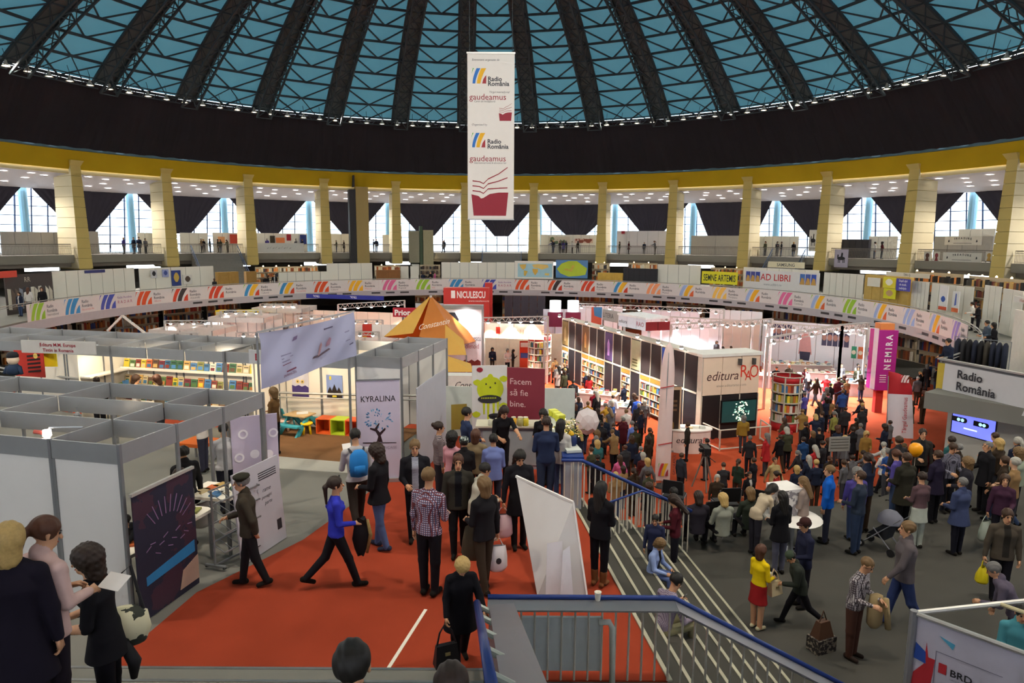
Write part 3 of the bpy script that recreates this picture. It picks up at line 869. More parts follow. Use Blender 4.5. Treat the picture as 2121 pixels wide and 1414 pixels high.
    # hands: palm, four unequal curled fingers and a thumb leaving the side of the palm
    for sd, sg in (('r', 1), ('l', -1)):
        wr, f = J['wr'+sd], J['hf'+sd]; cu = J['cu'+sd]
        lat = V3(0, 1, 0) - f*f[1]
        if np.linalg.norm(lat) < .35: lat = V3(-sg, 0, 0) - f*(-sg*f[0])
        lat = nrm(lat)                       # from little finger to index
        if abs(f[1]) > .6: lat = nrm(V3(-sg*.8, 0, .6) - f*(V3(-sg*.8, 0, .6)@f))
        pn = nrm(np.cross(lat, f)*sg)        # out of the palm
        if pn[0]*sg > 0 and abs(f[1]) < .6: pn = -pn
        mb = MB(); c0 = wr+f*.005
        mb.hexa([c0-lat*.030-pn*.014, c0+lat*.030-pn*.014, c0+lat*.028+pn*.014, c0-lat*.028+pn*.014],
                [c0+f*.088-lat*.038-pn*.012, c0+f*.092+lat*.040-pn*.012, c0+f*.09+lat*.038+pn*.013, c0+f*.086-lat*.036+pn*.013])
        shell(mb.v, mb.f, SKIN)
        for q, (o_, ln) in enumerate(((-.030,.060),(-.010,.074),(.011,.080),(.031,.072))):
            p0 = c0+f*.080+lat*o_; a1 = .35+cu*.6; a2 = a1+.5+cu*.8
            p1 = p0+(f*math.cos(a1*.5)+pn*math.sin(a1*.5))*ln*.45
            p2 = p1+(f*math.cos(a1)+pn*math.sin(a1))*ln*.32
            p3 = p2+(f*math.cos(a2)+pn*math.sin(a2))*ln*.27
            tub((p0,p1,p2,p3), [.0095,.009,.0085,.006], SKIN, 6 if detail else 4)
        p0 = c0+f*.022+lat*.026+pn*.004; p1 = p0+f*.030+lat*.026+pn*.014; p2 = p1+f*.030+lat*.006+pn*.016
        tub((p0,p1,p2), [.012,.0105,.007], SKIN, 6 if detail else 4)
    if detail:                   # face
        for s_ in (-1, 1):
            e = H+U*.008+Fw*.0775+S*s_*.031
            mb = MB(); mb.frame(e, Vector(S), Vector(U), Vector(Fw)); mb.lathe([(.002,.010),(.009,.008),(.011,0)], 8); mb.frame(); shell(mb.v, mb.f, DARK)
            mb = MB(); mb.frame(e+U*.020+Fw*.004, Vector(S), Vector(U), Vector(Fw)); mb.box(-.017,-.003,-.006,.017,.003,.006); mb.frame(); shell(mb.v, mb.f, DARK)
        mb = MB(); mb.frame(H-U*.058+Fw*.089, Vector(S), Vector(U), Vector(Fw)); mb.box(-.021,-.005,-.008,.021,.005,.005); mb.frame(); shell(mb.v, mb.f, LIP)
    hm = Matrix(((S[0],Fw[0],U[0],H[0]),(S[1],Fw[1],U[1],H[1]),(S[2],Fw[2],U[2],H[2]),(0,0,0,1)))
    top = float((H+U*.118)[2])
    me = bpy.data.meshes.new('body')
    me.from_pydata(vs, [], fs)
    used = sorted(set(ms)); remap = {u: i for i, u in enumerate(used)}
    for _ in used: me.materials.append(None)
    me.polygons.foreach_set('material_index', [remap[x] for x in ms])
    me.polygons.foreach_set('use_smooth', [True]*len(fs)); me.update()
    return dict(me=me, head=hm, top=top, slots=used, J=J)
# ------------------------------------------------------------------ hair and hats, in head space (x right, y forward, z up)
def ell(P, c, r): q = (P-V3(*c))/V3(*r); n = np.sqrt((q*q).sum(1)); return (n-1)*min(r)
def capn(P, a, b, ra, rb, wx=1.0):
    a, b = V3(*a), V3(*b); x = P-a; x = x*V3(1/wx,1,1); ba = b-a; t = np.clip(x@ba/(ba@ba), 0, 1)
    return np.sqrt(((x-np.outer(t, ba))**2).sum(1))-(ra+(rb-ra)*t)
def smin(a, b, k): h = np.maximum(k-np.abs(a-b), 0)/k; return np.minimum(a, b)-h*h*k*.25
def hair_sdf(style):
    def f(P):
        P = P/1.03
        bulk = {'short': .0, 'crop': -.006, 'bob': .010, 'long': .006, 'pony': .002, 'bun': .002, 'curly': .026, 'puff': .018, 'beret': .0, 'cap': .0, 'hood': .0, 'beanie': 0}[style]
        w = 0
        if style in ('curly', 'puff'): w = .007*np.sin(P[:,0]*95)*np.sin(P[:,1]*88+1)*np.sin(P[:,2]*92)
        elif style != 'beanie': w = .0025*np.sin(P[:,0]*150+P[:,2]*40)
        d = ell(P, (0,-.020,.032), (.086+bulk, .104+bulk, .098+bulk)) - w
        face = ell(P, (0,.105,-.045), (.078,.088,.108))
        if style in ('bob', 'curly', 'puff', 'long'):
            lo = {'bob': -.12, 'curly': -.13, 'puff': -.07, 'long': -.10}[style]
            d = smin(d, capn(P, (0,-.045,.0), (0,-.055,lo), .075+bulk*.6, .062+bulk*.6, 1.18)-w, .03)
        if style == 'long': d = smin(d, capn(P, (0,-.075,-.05), (0,-.105,-.33), .062, .045, 1.6)-w, .03)
        if style == 'bun': d = smin(d, ell(P, (0,-.125,.065), (.045,.04,.045)), .01)
        d = np.maximum(d, -face)
        if style in ('short', 'crop', 'pony', 'bun'): d = np.maximum(d, -(P[:,2]+.055+P[:,1]*.3))
        if style == 'pony': d = smin(d, smin(capn(P, (0,-.105,.03), (0,-.15,-.02), .028, .034), capn(P, (0,-.15,-.02), (0,-.14,-.26), .034, .016), .02), .015)
        return d
    return f
_HAIR = {}
def hair_mesh(style):
    if style in _HAIR: return _HAIR[style]
    if style in ('beret', 'cap', 'beanie'):
        mb = MB()
        if style == 'beret': mb.lathe([(.092,.035),(.096,.058),(.122,.082),(.118,.108),(.07,.130),(.001,.134)], 16, (0,-.014,0), cap=False)
        else:
            mb.lathe([(.096,.02),(.101,.05),(.096,.095),(.07,.128),(.001,.142)], 16, (0,-.016,0), cap=False)
            if style == 'cap': mb.frame((0,.06,.052), (1,0,0), (0,.95,-.25), (0,.25,.95)); mb.prism([(-.075,0),(.075,0),(.06,.075),(0,.095),(-.06,.075)], -.004, .004); mb.frame()
        vs, fs = mb.v, mb.f
        V2, Q2 = snet(hair_sdf('short'), (-.13,-.19,-.14), (.13,.15,.02+.03), .014)
        n = len(vs); vs = list(vs)+V2.tolist(); fs = list(fs)+[[i+n for i in q] for q in Q2.tolist()]
        mi = [0]*(len(fs)-len(Q2))+[1]*len(Q2)
    else:
        h = .0125
        V, Q = snet(hair_sdf(style), (-.19,-.26,-.42), (.19,.17,.20), h)
        vs, fs = V.tolist(), Q.tolist(); mi = [0]*len(fs)
    me = bpy.data.meshes.new('hair_'+style); me.from_pydata(vs, [], fs)
    for _ in range(max(mi)+1): me.materials.append(None)
    me.polygons.foreach_set('material_index', mi); me.polygons.foreach_set('use_smooth', [True]*len(fs)); me.update()
    _HAIR[style] = me
    return me
SKINM = [mt('#c4926f', .55, var=.06, sc=12), mt('#b57f5e', .55, var=.06, sc=12), mt('#cda283', .55, var=.06, sc=12)]
HAIRC = {'black': '#17130f', 'dark brown': '#2a1c14', 'brown': '#3c281a', 'auburn': '#4c2c1c', 'blond': '#ae9058', 'grey': '#6a6764', 'white': '#a09c92', 'ginger': '#94522a', 'fair': '#6a5132'}
EYE = mt('#181210', .3); LIPM = mt('#a85a50', .5)
def setslots(o, mats):
    for i, m in enumerate(mats):
        if m is None: continue
        o.material_slots[i].link = 'OBJECT'; o.material_slots[i].material = m
def cloth(c, var=.14):
    return c if not isinstance(c, str) else mt(c, .88, var=var, sc=9, spec=.15)
def person(fig, loc, face, h, label, top='#333333', bot='#23242a', shoe='#1a1714', extra='#b8b8b8', hair='short', hairc='dark brown', hatc=None, skin=0, group=None):
    """place a grown figure: feet at loc, facing the direction face (degrees, 0 = away from the camera, 90 = to the left)"""
    o = bpy.data.objects.new('person', fig['me']); COL.objects.link(o)
    s = h/1.755
    o.location = loc; o.rotation_euler = (0, 0, math.radians(face)); o.scale = (s, s, s)
    mm = {SKIN: SKINM[skin % 3], TOP: cloth(top), BOT: cloth(bot), SHOE: cloth(shoe), EXTRA: cloth(extra), DARK: EYE, LIP: LIPM}
    setslots(o, [mm[k] for k in fig['slots']])
    tag(o, label, 'person', group)
    if hair != 'bald':
        nm = 'hair' if hair not in ('beret', 'cap', 'beanie') else 'hat'
        c = bpy.data.objects.new(nm, hair_mesh(hair)); COL.objects.link(c); c.parent = o
        c.matrix_local = fig['head']
        hm = mt(HAIRC[hairc], .55, var=.25, sc=60)
        setslots(c, [cloth(hatc), hm] if nm == 'hat' else [hm])
    return o
def onfloor(px, py, h, z=None):
    """where a figure of height h stands whose head top is seen at a pixel"""
    if z is not None: return at(px, py, z+h-.01) - Vector((0, 0, h-.01))
    z = 0.0
    for _ in range(30):
        p = at(px, py, z+h); z2 = ground(p.x, p.y); z = z*.4+z2*.6
    return Vector((p.x, p.y, z))
def faceto(p, q): return math.degrees(math.atan2(-(q[0]-p[0]), q[1]-p[1]))
# ================================================================== THE NEAR LEVEL: booths, signs, rails
ALU = mt('#a9abad', .35, .55, var=.06); ALUD = mt('#8b8d90', .4, .5, var=.06); WHITE = mt('#dedbd6', .6, var=.03, sc=2); CREAM = mt('#efe6d6', .6, var=.03, sc=2)
ZV = Vector((0, 0, 1))
def booth(label, As, Bs, walls, z0=Z_MEZ, h=2.5, fas=.27, fr=None, wallm=None, skip=(), beam=None, name='exhibition_booth', pw=1.0, group=None):
    """aluminium shell-scheme booth: posts, fascia beams in both directions, wall panels (each a part)"""
    o_, u_, v_ = fr or (bw(0, 0, 0), BE1, BE2)
    c = o_+u_*((As[0]+As[-1])/2)+v_*((Bs[0]+Bs[-1])/2)
    t = thing(name, label, 'booth', (c.x, c.y, z0), 0, group)
    def part(nm, mm, fn):
        m = MB().mat(mm); m.frame(o_-Vector((c.x, c.y, 0)), u_, v_, ZV); fn(m); m.frame(); return m.build(nm, t)
    bm2 = beam or ALU
    for ia, a in enumerate(As):
        for ib, b in enumerate(Bs):
            if (ia in (0, len(As)-1) or ib in (0, len(Bs)-1)) and ('p', ia, ib) not in skip:
                part('post', ALUD, lambda m: m.box(a-.022, b-.022, 0, a+.022, b+.022, h))
    for a in As:
        for b, b2 in zip(Bs, Bs[1:]): part('beam', bm2, lambda m: m.box(a-.012, b+.024, h-fas, a+.012, b2-.024, h-.01))
    for b in Bs:
        for a, a2 in zip(As, As[1:]):
            lo, hi = min(a, a2), max(a, a2)
            part('beam', bm2, lambda m: m.box(lo+.024, b-.012, h-fas, hi-.024, b+.012, h-.01))
    for w in walls:
        k, c0, f0, f1 = w[:4]; hh = w[4] if len(w) > 4 else h-fas-.005; mm = w[5] if len(w) > 5 else (wallm or WHITE)
        n = max(1, round(abs(f1-f0)/pw)); f0, f1 = min(f0, f1), max(f0, f1)
        for i in range(n):
            x0, x1 = f0+(f1-f0)*i/n+.024, f0+(f1-f0)*(i+1)/n-.024
            if k == 'b': part('panel', mm, lambda m: m.box(x0, c0-.008, .02, x1, c0+.008, hh))
            else: part('panel', mm, lambda m: m.box(c0-.008, x0, .02, c0+.008, x1, hh))
            if i and k == 'b': part('post', ALUD, lambda m: m.box(x0-.045, c0-.02, 0, x0-.003, c0+.02, hh))
            elif i: part('post', ALUD, lambda m: m.box(c0-.02, x0-.045, 0, c0+.02, x0-.003, hh))
    return t
def flat(o_, u_, w, h, mm, th=.02, lean=0.0):
    """panel standing on o_, running along u_; returns builder, and the frame for print"""
    u_ = Vector(u_).normalized(); n = u_.cross(ZV).normalized()
    v_ = (ZV*math.cos(lean) - n*math.sin(lean)).normalized(); n2 = u_.cross(v_)
    m = MB().mat(mm); m.frame(o_, u_, v_, n2); m.box(0, 0, -th, w, h, 0); m.frame()
    return m, (Vector(o_), u_, v_, n2)
def pb(l, t, r, b, yl, yr=None, mm=None, th=.03, lean=0.0):
    """panel whose left and right edges are seen at given pixels and stand at the depths yl and yr"""
    yr = yl if yr is None else yr
    A = aty(l, b, yl); T_ = aty(l, t, yl); Bp = aty(r, (t+b)/2, yr)
    u_ = Vector((Bp.x-A.x, Bp.y-A.y, 0)); w = u_.length
    m, fr = flat(A, u_, w, T_.z-A.z, mm or WHITE, th, lean)
    return m, fr, w, T_.z-A.z
def prints(fr): m = MB(); m.frame(*fr); return m
INK = mt('#2b2a30', .6); INKR = mt('#8c1c2c', .6)
# --- the near booth at the left
tA = booth('near left shell-scheme booth with white front panels and open aluminium grid top', [0,-1.1,-3.2,-5.3,-7.4], [0,1.05,2.1,3.2], [('b',0,0,-7.4)])
booth('aluminium booth behind the near one, open at its front towards the book shelves', [-3.45,-4.52,-5.6,-6.67,-8.6,-10.5,-12.4], [6.85,8.0,9.1], [('b',9.1,-3.45,-12.4,2.2,CREAM),('a',-8.3,7.4,9.1,2.2,CREAM)], skip=[('p',i,0) for i in (1,2,4)])
tK = booth('narrow white bookshop booth with grey grid top beside the banner', [-.2,.93], [7.2,8.25,9.3,10.4], [('b',7.2,-.2,.93,2.24,WHITE),('a',-.2,7.2,10.4),('b',10.4,-.2,.93)])
booth('children corner booth with cream back wall and picture posters', [-3.45,-2.35,-1.25,-.22], [6.9,9.45], [('b',9.45,-3.45,-.22,2.23,CREAM),('a',-3.45,7.9,9.45,2.2,CREAM)], skip=[('p',1,0),('p',2,0)])
# grey-white fabric screens right of the bookshop booth
SCR = mt('#a9a9b2', .7, var=.05)
for i, (l, r, yl, yr) in enumerate(((866,884,14.3,15.0),(884,902,15.0,15.7),(902,925,15.7,16.6))):
    A = at(l, 985-i*18, 4.15); A.y = yl; A = aty(l, 985, yl); A.z = 4.16
    Bp = aty(r, 900, yr); u_ = Vector((Bp.x-A.x, Bp.y-A.y, 0))
    m, fr = flat(A, u_, u_.length-.02, 2.0, SCR, .02)
    tag(m.build('screen_panel'), 'tall grey fabric screen beside the white bookshop booth, %s of three' % ['left','middle','right'][i], 'screen', 'grey screens')
# shelves and books in the second booth
BOOKC = ['#8a3b2c','#c8b48a','#3d6a8c','#d9c23a','#5c7a44','#b8763a','#d8d0c0','#7a2f3a','#406a4a','#c9a25c','#4d7fb0','#8c8a4a','#d06a3a','#e6dcc6','#6a4a36']
BNAME = dict(zip(BOOKC, ('rust red','sand','steel blue','yellow','green','amber brown','off-white','wine red','dark green','ochre','blue','olive','orange','cream','brown')))
def bookrow(base, u_, n_, z, width, lean=.25, hh=.24, ww=.17, label='', group=None, rr=None, step=None):
    """row of books standing cover outwards on a ledge: every book a thing"""
    rr = rr or random; x = 0.0; i = 0
    while x < width-ww:
        w_ = ww*rr.uniform(.8, 1.1); h_ = hh*rr.uniform(.85, 1.1); c = rr.choice(BOOKC)
        p = base+u_*x; p = Vector((p.x, p.y, z))
        v_ = (ZV*math.cos(lean)-n_*math.sin(lean))
        nn = u_.cross(v_)
        m = MB().mat(mt(c, .5, var=.1)); m.frame(p, u_, v_, nn); m.box(0,0,-.02,w_,h_,0)
        b_ = m.build('book')
        m = MB().mat(mt('#efe9dc', .7)); m.frame(p, u_, v_, nn); m.box(.006,.004,-.018,w_-.004,h_-.004,-.003); m.frame(); m.build('pages', b_)
        m = MB().mat(mt(rr.choice(BOOKC), .5)); m.frame(p, u_, v_, nn); m.poly2([(w_*.15,h_*.2),(w_*.85,h_*.2),(w_*.85,h_*.55),(w_*.15,h_*.55)], .001, .002); m.mat(INK); m.poly2([(w_*.15,h_*.72),(w_*.85,h_*.72),(w_*.85,h_*.80),(w_*.15,h_*.80)], .001, .002); m.frame(); m.build('cover_print', b_)
        tag(b_, BNAME[c]+' '+label, 'book', group)
        x += (step or (w_+.02)); i += 1
def ledge(t, o_, u_, v_, z, L, d=.26): pass
sh = thing('bookshelf', 'cream wall shelf full of picture books in the left booth', 'bookshelf', bw(-6,8.95,4.15))
for z in (.55, 1.02, 1.5):
    m = MB().mat(CREAM); m.frame(bw(-8.25,8.78,4.15+z)-sh.location, BE1, BE2, ZV); m.box(0,0,-.02,4.75,.3,.02); m.box(0,-.01,.02,4.75,0,.06); m.frame(); m.build('ledge', sh)
for z, nm in ((.55,'bottom'),(1.02,'middle'),(1.5,'top')):
    bookrow(bw(-8.2,8.83), BE1, -BE2, 4.15+z+.02, 4.65, .22, .27, .19, 'picture book standing on the %s ledge in the left booth' % nm, 'picture books on the booth shelf')
sh2 = thing('bookshelf', 'cream side shelf beside the red panel in the left booth', 'bookshelf', bw(-8.1,8.2,4.15))
for z in (.9, 1.5):
    m = MB().mat(CREAM); m.frame(bw(-8.28,7.45,4.15+z)-sh2.location, BE1, BE2, ZV); m.box(0,0,-.02,.32,1.4,.02); m.frame(); m.build('ledge', sh2)
bookrow(bw(-8.0,8.8), -BE2, BE1, 4.15+.92, 1.3, .22, .27, .2, 'picture book on the side shelf by the red panel', 'picture books on the side shelf')
# red poster panel and soft toy figure at the far left of that booth
m, fr, w_, h_ = pb(33, 725, 90, 778, 17.2, 17.0, mt('#c03428', .6))
o = tag(m.build('scroll_poster'), 'red panel with a dark scroll pattern and a pale sun', 'poster')
q = prints(fr); q.mat(mt('#301818', .6))
for i in range(5):
    yy = h_*(.15+.15*i); q.poly2([(w_*.45,yy),(w_*.9,yy+.05),(w_*.9,yy+.10),(w_*.45,yy+.05)], .001)
q.mat(mt('#f0d070', .6)); q.poly2([(w_*.75+.07*math.cos(a), h_*.82+.07*math.sin(a)) for a in np.linspace(0, 2*PI, 12, False)], .001); q.frame(); q.build('artwork', o)
m, fr, w_, h_ = pb(91, 732, 117, 759, 17.3, 17.3, mt('#e8cc20', .6)); tag(m.build('display_card'), 'bright yellow card standing on the booth shelf', 'card')
toy = thing('plush_figure', 'plush figure with a round pale head and dark blue jumper', 'toy', aty(30, 776, 16.6))
bz = toy.location
m = MB().mat(mt('#22324a', .9)); m.lathe([(.10,0),(.17,.06),(.15,.2),(.09,.27)], 14); m.tube([(-.13,0,.2),(-.22,-.05,.03)], [.06,.04], 8); m.tube([(.13,0,.2),(.22,-.05,.03)], [.06,.04], 8); m.build('jumper', toy, True)
m = MB().mat(mt('#e6cfb6', .8)); m.lathe([(.03,.24),(.10,.29),(.135,.37),(.12,.47),(.06,.52),(.001,.53)], 14); m.build('head', toy, True)
m = MB().mat(mt('#1c1c24', .8)); m.lathe([(.128,.44),(.13,.50),(.10,.56),(.03,.58),(.001,.58)], 14); m.build('hair_tuft', toy, True)
# booth signs
m, fr, w_, h_ = pb(45, 704, 197, 730, 16.6, 16.35, mt('#b9b6b2', .6), .03)
o = tag(m.build('booth_sign'), 'grey booth sign with two lines of dark red lettering', 'sign')
q = prints(fr); q.mat(INKR); q.text('Editura M.M. Europe', w_*.5, h_*.56, h_*.27, .004, 'C', bold=.02); q.text('Tintin in Romania', w_*.5, h_*.14, h_*.27, .004, 'C', bold=.02); q.frame(); q.build('lettering', o)
m, fr, w_, h_ = pb(516, 724, 560, 752, 15.2, 15.1, mt('#b4b6ba', .6), .03)
o = tag(m.build('booth_sign'), 'grey booth sign with a dark red capital letter behind the cloth banner', 'sign')
q = prints(fr); q.mat(INKR); q.text('E', w_*.3, h_*.25, h_*.5, .004, bold=.03); q.frame(); q.build('lettering', o)
# children corner furniture
def kp(px, py, z=4.156): return at(px, py, z)
def stool(px, py, c, label):
    p = kp(px, py); t = thing('childrens_stool', label, 'stool', p, .3)
    mm = mt(c, .45, var=.05)
    m = MB().mat(mm); m.lathe([(.15,.26),(.165,.275),(.165,.30),(.15,.315),(.001,.318)], 18, cap=False); m.build('seat', t, True)
    for k in range(4):
        a = PI/4+k*PI/2; m = MB().mat(mm); m.tube([(.09*math.cos(a),.09*math.sin(a),.28),(.135*math.cos(a),.135*math.sin(a),0)], [.035,.03], 8); m.build('leg', t, True)
stool(590, 892, '#e8c4b4', 'pale pink plastic children stool in the play corner')
stool(636, 898, '#eec714', 'yellow plastic children stool in front of the picnic table')
def cube(px, py, c, label, s=.42):
    p = kp(px, py); t = thing('storage_cube', label, 'storage cube', p, -.234)
    mm = mt(c, .5, var=.05)
    for nm, b_ in (('side',(-s/2,-.2,0,-s/2+.025,.2,s)),('side',(s/2-.025,-.2,0,s/2,.2,s)),('top',(-s/2+.025,-.2,s-.025,s/2-.025,.2,s)),('base',(-s/2+.025,-.2,0,s/2-.025,.2,.025)),('back',(-s/2+.025,.18,.025,s/2-.025,.2,s-.025))):
        m = MB().mat(mm); m.box(*b_); m.build(nm, t)
cube(677, 895, '#e2622a', 'orange open storage cube by the cream wall, left of the lime one')
cube(707, 897, '#b4c832', 'lime green open storage cube between two orange cubes')
cube(737, 899, '#de5a2a', 'orange open storage cube half hidden behind the tree banner')
p = kp(622, 893); t = thing('picnic_table', 'low children picnic table with pale top and turquoise benches', 'table', p, -.4)
m = MB().mat(mt('#c9a878', .6)); m.box(-.35,-.25,.46,.35,.25,.49); m.build('table_top', t)
m = MB().mat(mt('#3a9aa8', .5))
for sx_ in (-1, 1):
    m = MB().mat(mt('#3a9aa8', .5)); m.box(-.4, sx_*.5-.1, .26, .4, sx_*.5+.1, .30); m.build('bench', t)
    m = MB().mat(mt('#3a9aa8', .5)); m.hexa([(sx_*.3-.03,-.55,0),(sx_*.3+.03,-.55,0),(sx_*.3+.03,-.4,0),(sx_*.3-.03,-.4,0)], [(sx_*.3-.03,-.1,.46),(sx_*.3+.03,-.1,.46),(sx_*.3+.03,.05,.46),(sx_*.3-.03,.05,.46)]); m.build('leg', t)
    m = MB().mat(mt('#3a9aa8', .5)); m.hexa([(sx_*.3-.03,.4,0),(sx_*.3+.03,.4,0),(sx_*.3+.03,.55,0),(sx_*.3-.03,.55,0)], [(sx_*.3-.03,-.05,.46),(sx_*.3+.03,-.05,.46),(sx_*.3+.03,.1,.46),(sx_*.3-.03,.1,.46)]); m.build('leg', t)
m, fr = flat(p+Vector((-.05,-.1,.495)), (1,.3,0), .3, .2, mt('#d8d4cc', .5), .012, 1.45); tag(m.build('magazine'), 'open magazine lying on the children picnic table', 'magazine')
def chair_shape(px, py, label, rz):
    t = thing('childrens_chair', label, 'chair', kp(px, py), rz); mm = mt('#3a9aa8', .5)
    m = MB().mat(mm); m.box(-.15,-.15,.24,.15,.15,.28); m.build('seat', t)
    m = MB().mat(mm); m.hexa([(-.15,.12,.26),(.15,.12,.26),(.15,.16,.26),(-.15,.16,.26)], [(-.13,.22,.56),(.13,.22,.56),(.13,.25,.56),(-.13,.25,.56)]); m.build('backrest', t)
    for sx_ in (-1,1):
        for sy_ in (-1,1): m = MB().mat(mm); m.tube([(sx_*.12,sy_*.12,.25),(sx_*.15,sy_*.15,0)], .02, 6); m.build('leg', t)
chair_shape(594, 882, 'turquoise children chair against the cream wall', 2.6)
# two posters on the cream wall, lamps' posts are in the booth
def wallpos(px, py): # point on the cream back wall b = 9.42
    d = ray(px, py); o0 = Vector((0,0,CAMZ)); n = BE2; q = bw(0, 9.42, 0)
    t = (q-o0).dot(n)/d.dot(n); return o0+d*t
def wallposter(l, t_, r, b, mm, label):
    A = wallpos(l, b); Bp = wallpos(r, b); T_ = wallpos(l, t_)
    m, fr = flat(A, BE1, (Bp-A).dot(BE1), T_.z-A.z, mm, .015)
    return tag(m.build('wall_poster'), label, 'poster'), fr, (Bp-A).dot(BE1), T_.z-A.z
o, fr, w_, h_ = wallposter(606, 768, 640, 820, mt('#d9d4dc', .6), 'poster of a pale owl-eyed face above purple on the cream wall')
q = prints(fr); q.mat(mt('#4a3a78', .6)); q.poly2([(0,0),(w_,0),(w_,h_*.38),(w_*.8,h_*.46),(w_*.6,h_*.4),(w_*.4,h_*.46),(w_*.2,h_*.4),(0,h_*.45)], .002)
for cx_ in (.36,.64):
    q.mat(mt('#e8c878', .6)); q.poly2([(w_*cx_+.055*math.cos(a), h_*.60+.055*math.sin(a)) for a in np.linspace(0,2*PI,14,False)], .006); q.mat(INK); q.poly2([(w_*cx_+.02*math.cos(a), h_*.6+.02*math.sin(a)) for a in np.linspace(0,2*PI,8,False)], .011)
q.frame(); q.build('artwork', o)
o, fr, w_, h_ = wallposter(677, 776, 710, 824, mt('#8ea0d0', .6), 'poster of dark hooded figures under a lantern on the cream wall')
q = prints(fr); q.mat(mt('#2b2320', .6))
for cx_, ht in ((.22,.5),(.5,.62),(.78,.5)): q.poly2([(w_*(cx_-.2),.02),(w_*(cx_+.2),.02),(w_*(cx_+.14),h_*ht*.6),(w_*cx_,h_*ht),(w_*(cx_-.14),h_*ht*.6)], .002)
q.mat(mt('#e6d040', .6)); q.poly2([(w_*.2,h_*.8),(w_*.32,h_*.8),(w_*.32,h_*.95),(w_*.2,h_*.95)], .002); q.poly2([(w_*.36,.04),(w_*.64,.04),(w_*.6,h_*.22),(w_*.4,h_*.22)], .008); q.frame(); q.build('artwork', o)
# --- roll-up banner with the blue tree
def rollup(name, label, A, u_, w, h, mm):
    t = thing(name, label, 'banner', A)
    m, fr = flat(Vector((0,0,.08)), u_, w, h-.08, mm, .012); sh_ = m.build('banner_sheet', t)
    u_ = Vector(u_).normalized(); n = u_.cross(ZV)
    m = MB().mat(ALU); m.frame((0,0,0), u_, ZV, n); m.box(-.03,0,-.10,w+.03,.08,.06); m.frame(); m.build('base', t)
    m = MB().mat(ALUD); m.frame((0,0,0), u_, ZV, n); m.box(-.01,h-.02,-.02,w+.01,h+.01,.012); m.frame(); m.build('top_rail', t)
    return sh_, fr
A = aty(743, 992, 14.0); A.z = 4.156; Bp = aty(831, 985, 14.15)
u_ = Vector((Bp.x-A.x, Bp.y-A.y, 0)); w_ = u_.length; h_ = aty(736, 787, 14.0).z-4.156
t, fr = rollup('rollup_banner', 'lilac roll-up banner with a blue-leaved tree beside the bookshop booth', A, u_, w_, h_, mt('#c3bcd0', .6, var=.03))
q = prints(fr); q.mat(mt('#232026', .6)); hh = h_-.08
q.text('KYRALINA', w_*.5, hh*.78, hh*.062, .004, 'C', wmax=w_*.8)
q.mat(mt('#8f88a0', .6)); q.text('LIBRAIRIE FRANÇAISE', w_*.5, hh*.30, hh*.028, .004, 'C', wmax=w_*.82)
q.frame(); q.build('lettering', t)
q = prints(fr); q.mat(mt('#2c1a20', .6)); q.poly2([(w_*.12,hh*.365),(w_*.9,hh*.355),(w_*.9,hh*.362),(w_*.12,hh*.374)], .002)
q.poly2([(w_*.44,hh*.37),(w_*.58,hh*.37),(w_*.54,hh*.44),(w_*.66,hh*.50),(w_*.64,hh*.515),(w_*.52,hh*.47),(w_*.46,hh*.5),(w_*.52,hh*.56),(w_*.50,hh*.565),(w_*.40,hh*.51),(w_*.30,hh*.52),(w_*.29,hh*.505),(w_*.42,hh*.48),(w_*.48,hh*.43)], .002)
rr = random.Random(3)
for i in range(46):
    a = rr.uniform(0, 2*PI); rad = math.sqrt(rr.uniform(.04, 1)); cx_ = w_*.5+rad*w_*.33*math.cos(a); cy2 = hh*.61+rad*hh*.105*math.sin(a)
    s_ = .012+.024*rad; b2 = a+rr.uniform(-.3,.3); q.mat(mt(rr.choice(['#5c9cc8','#4a86b8','#86b8d8','#3d78aa']), .6))
    q.poly2([(cx_-s_*math.cos(b2), cy2-s_*math.sin(b2)), (cx_+s_*.5*math.sin(b2), cy2-s_*.5*math.cos(b2)), (cx_+s_*math.cos(b2), cy2+s_*math.sin(b2)), (cx_-s_*.5*math.sin(b2), cy2+s_*.5*math.cos(b2))], .002)
q.frame(); q.build('tree_picture', t)
# --- cloth banner strung from the near booth to the bookshop booth
A = aty(541, 806, 11.75); Bp = aty(736, 736, 15.6)
u_ = Vector((Bp.x-A.x, Bp.y-A.y, 0)); w_ = u_.length; u_.normalize(); n_ = u_.cross(ZV)
hL = aty(540, 690, 11.75).z-A.z; hR = aty(736, 646, 15.6).z-Bp.z
CLB = mt('#a3a5c2', .75, var=.06, sc=1.5)
m = MB().mat(CLB); nx, ny = 40, 12; vs = []
def cb(s, t2):
    z0 = A.z+(Bp.z-A.z)*s; hh_ = hL+(hR-hL)*s
    sag = -.06*math.sin(PI*s)*t2
    off = .05*math.sin(7*s+3*t2)*(1-t2*.6) + .03*math.sin(19*s-5*t2)*math.sin(PI*t2)
    return Vector((A.x, A.y, 0))+u_*(w_*s)+n_*off+ZV*(z0+hh_*t2+sag)
for j in range(ny+1):
    for i in range(nx+1): vs.append(tuple(cb(i/nx, j/ny)))
m.add(vs, [(j*(nx+1)+i, j*(nx+1)+i+1, (j+1)*(nx+1)+i+1, (j+1)*(nx+1)+i) for j in range(ny) for i in range(nx)])
ct = thing('cloth_banner', 'creased pale blue cloth banner strung above the play corner', 'banner', A)
def rel(mb, o): mb.v = [tuple(Vector(p)-o) for p in mb.v]; return mb
rel(m, A).build('cloth', ct, True)
q = MB()
def cpoly(pts, mm):
    q.mat(mm); q.add([tuple(cb(s, t2)+n_*.012-A) for s, t2 in pts], [tuple(range(len(pts)))])
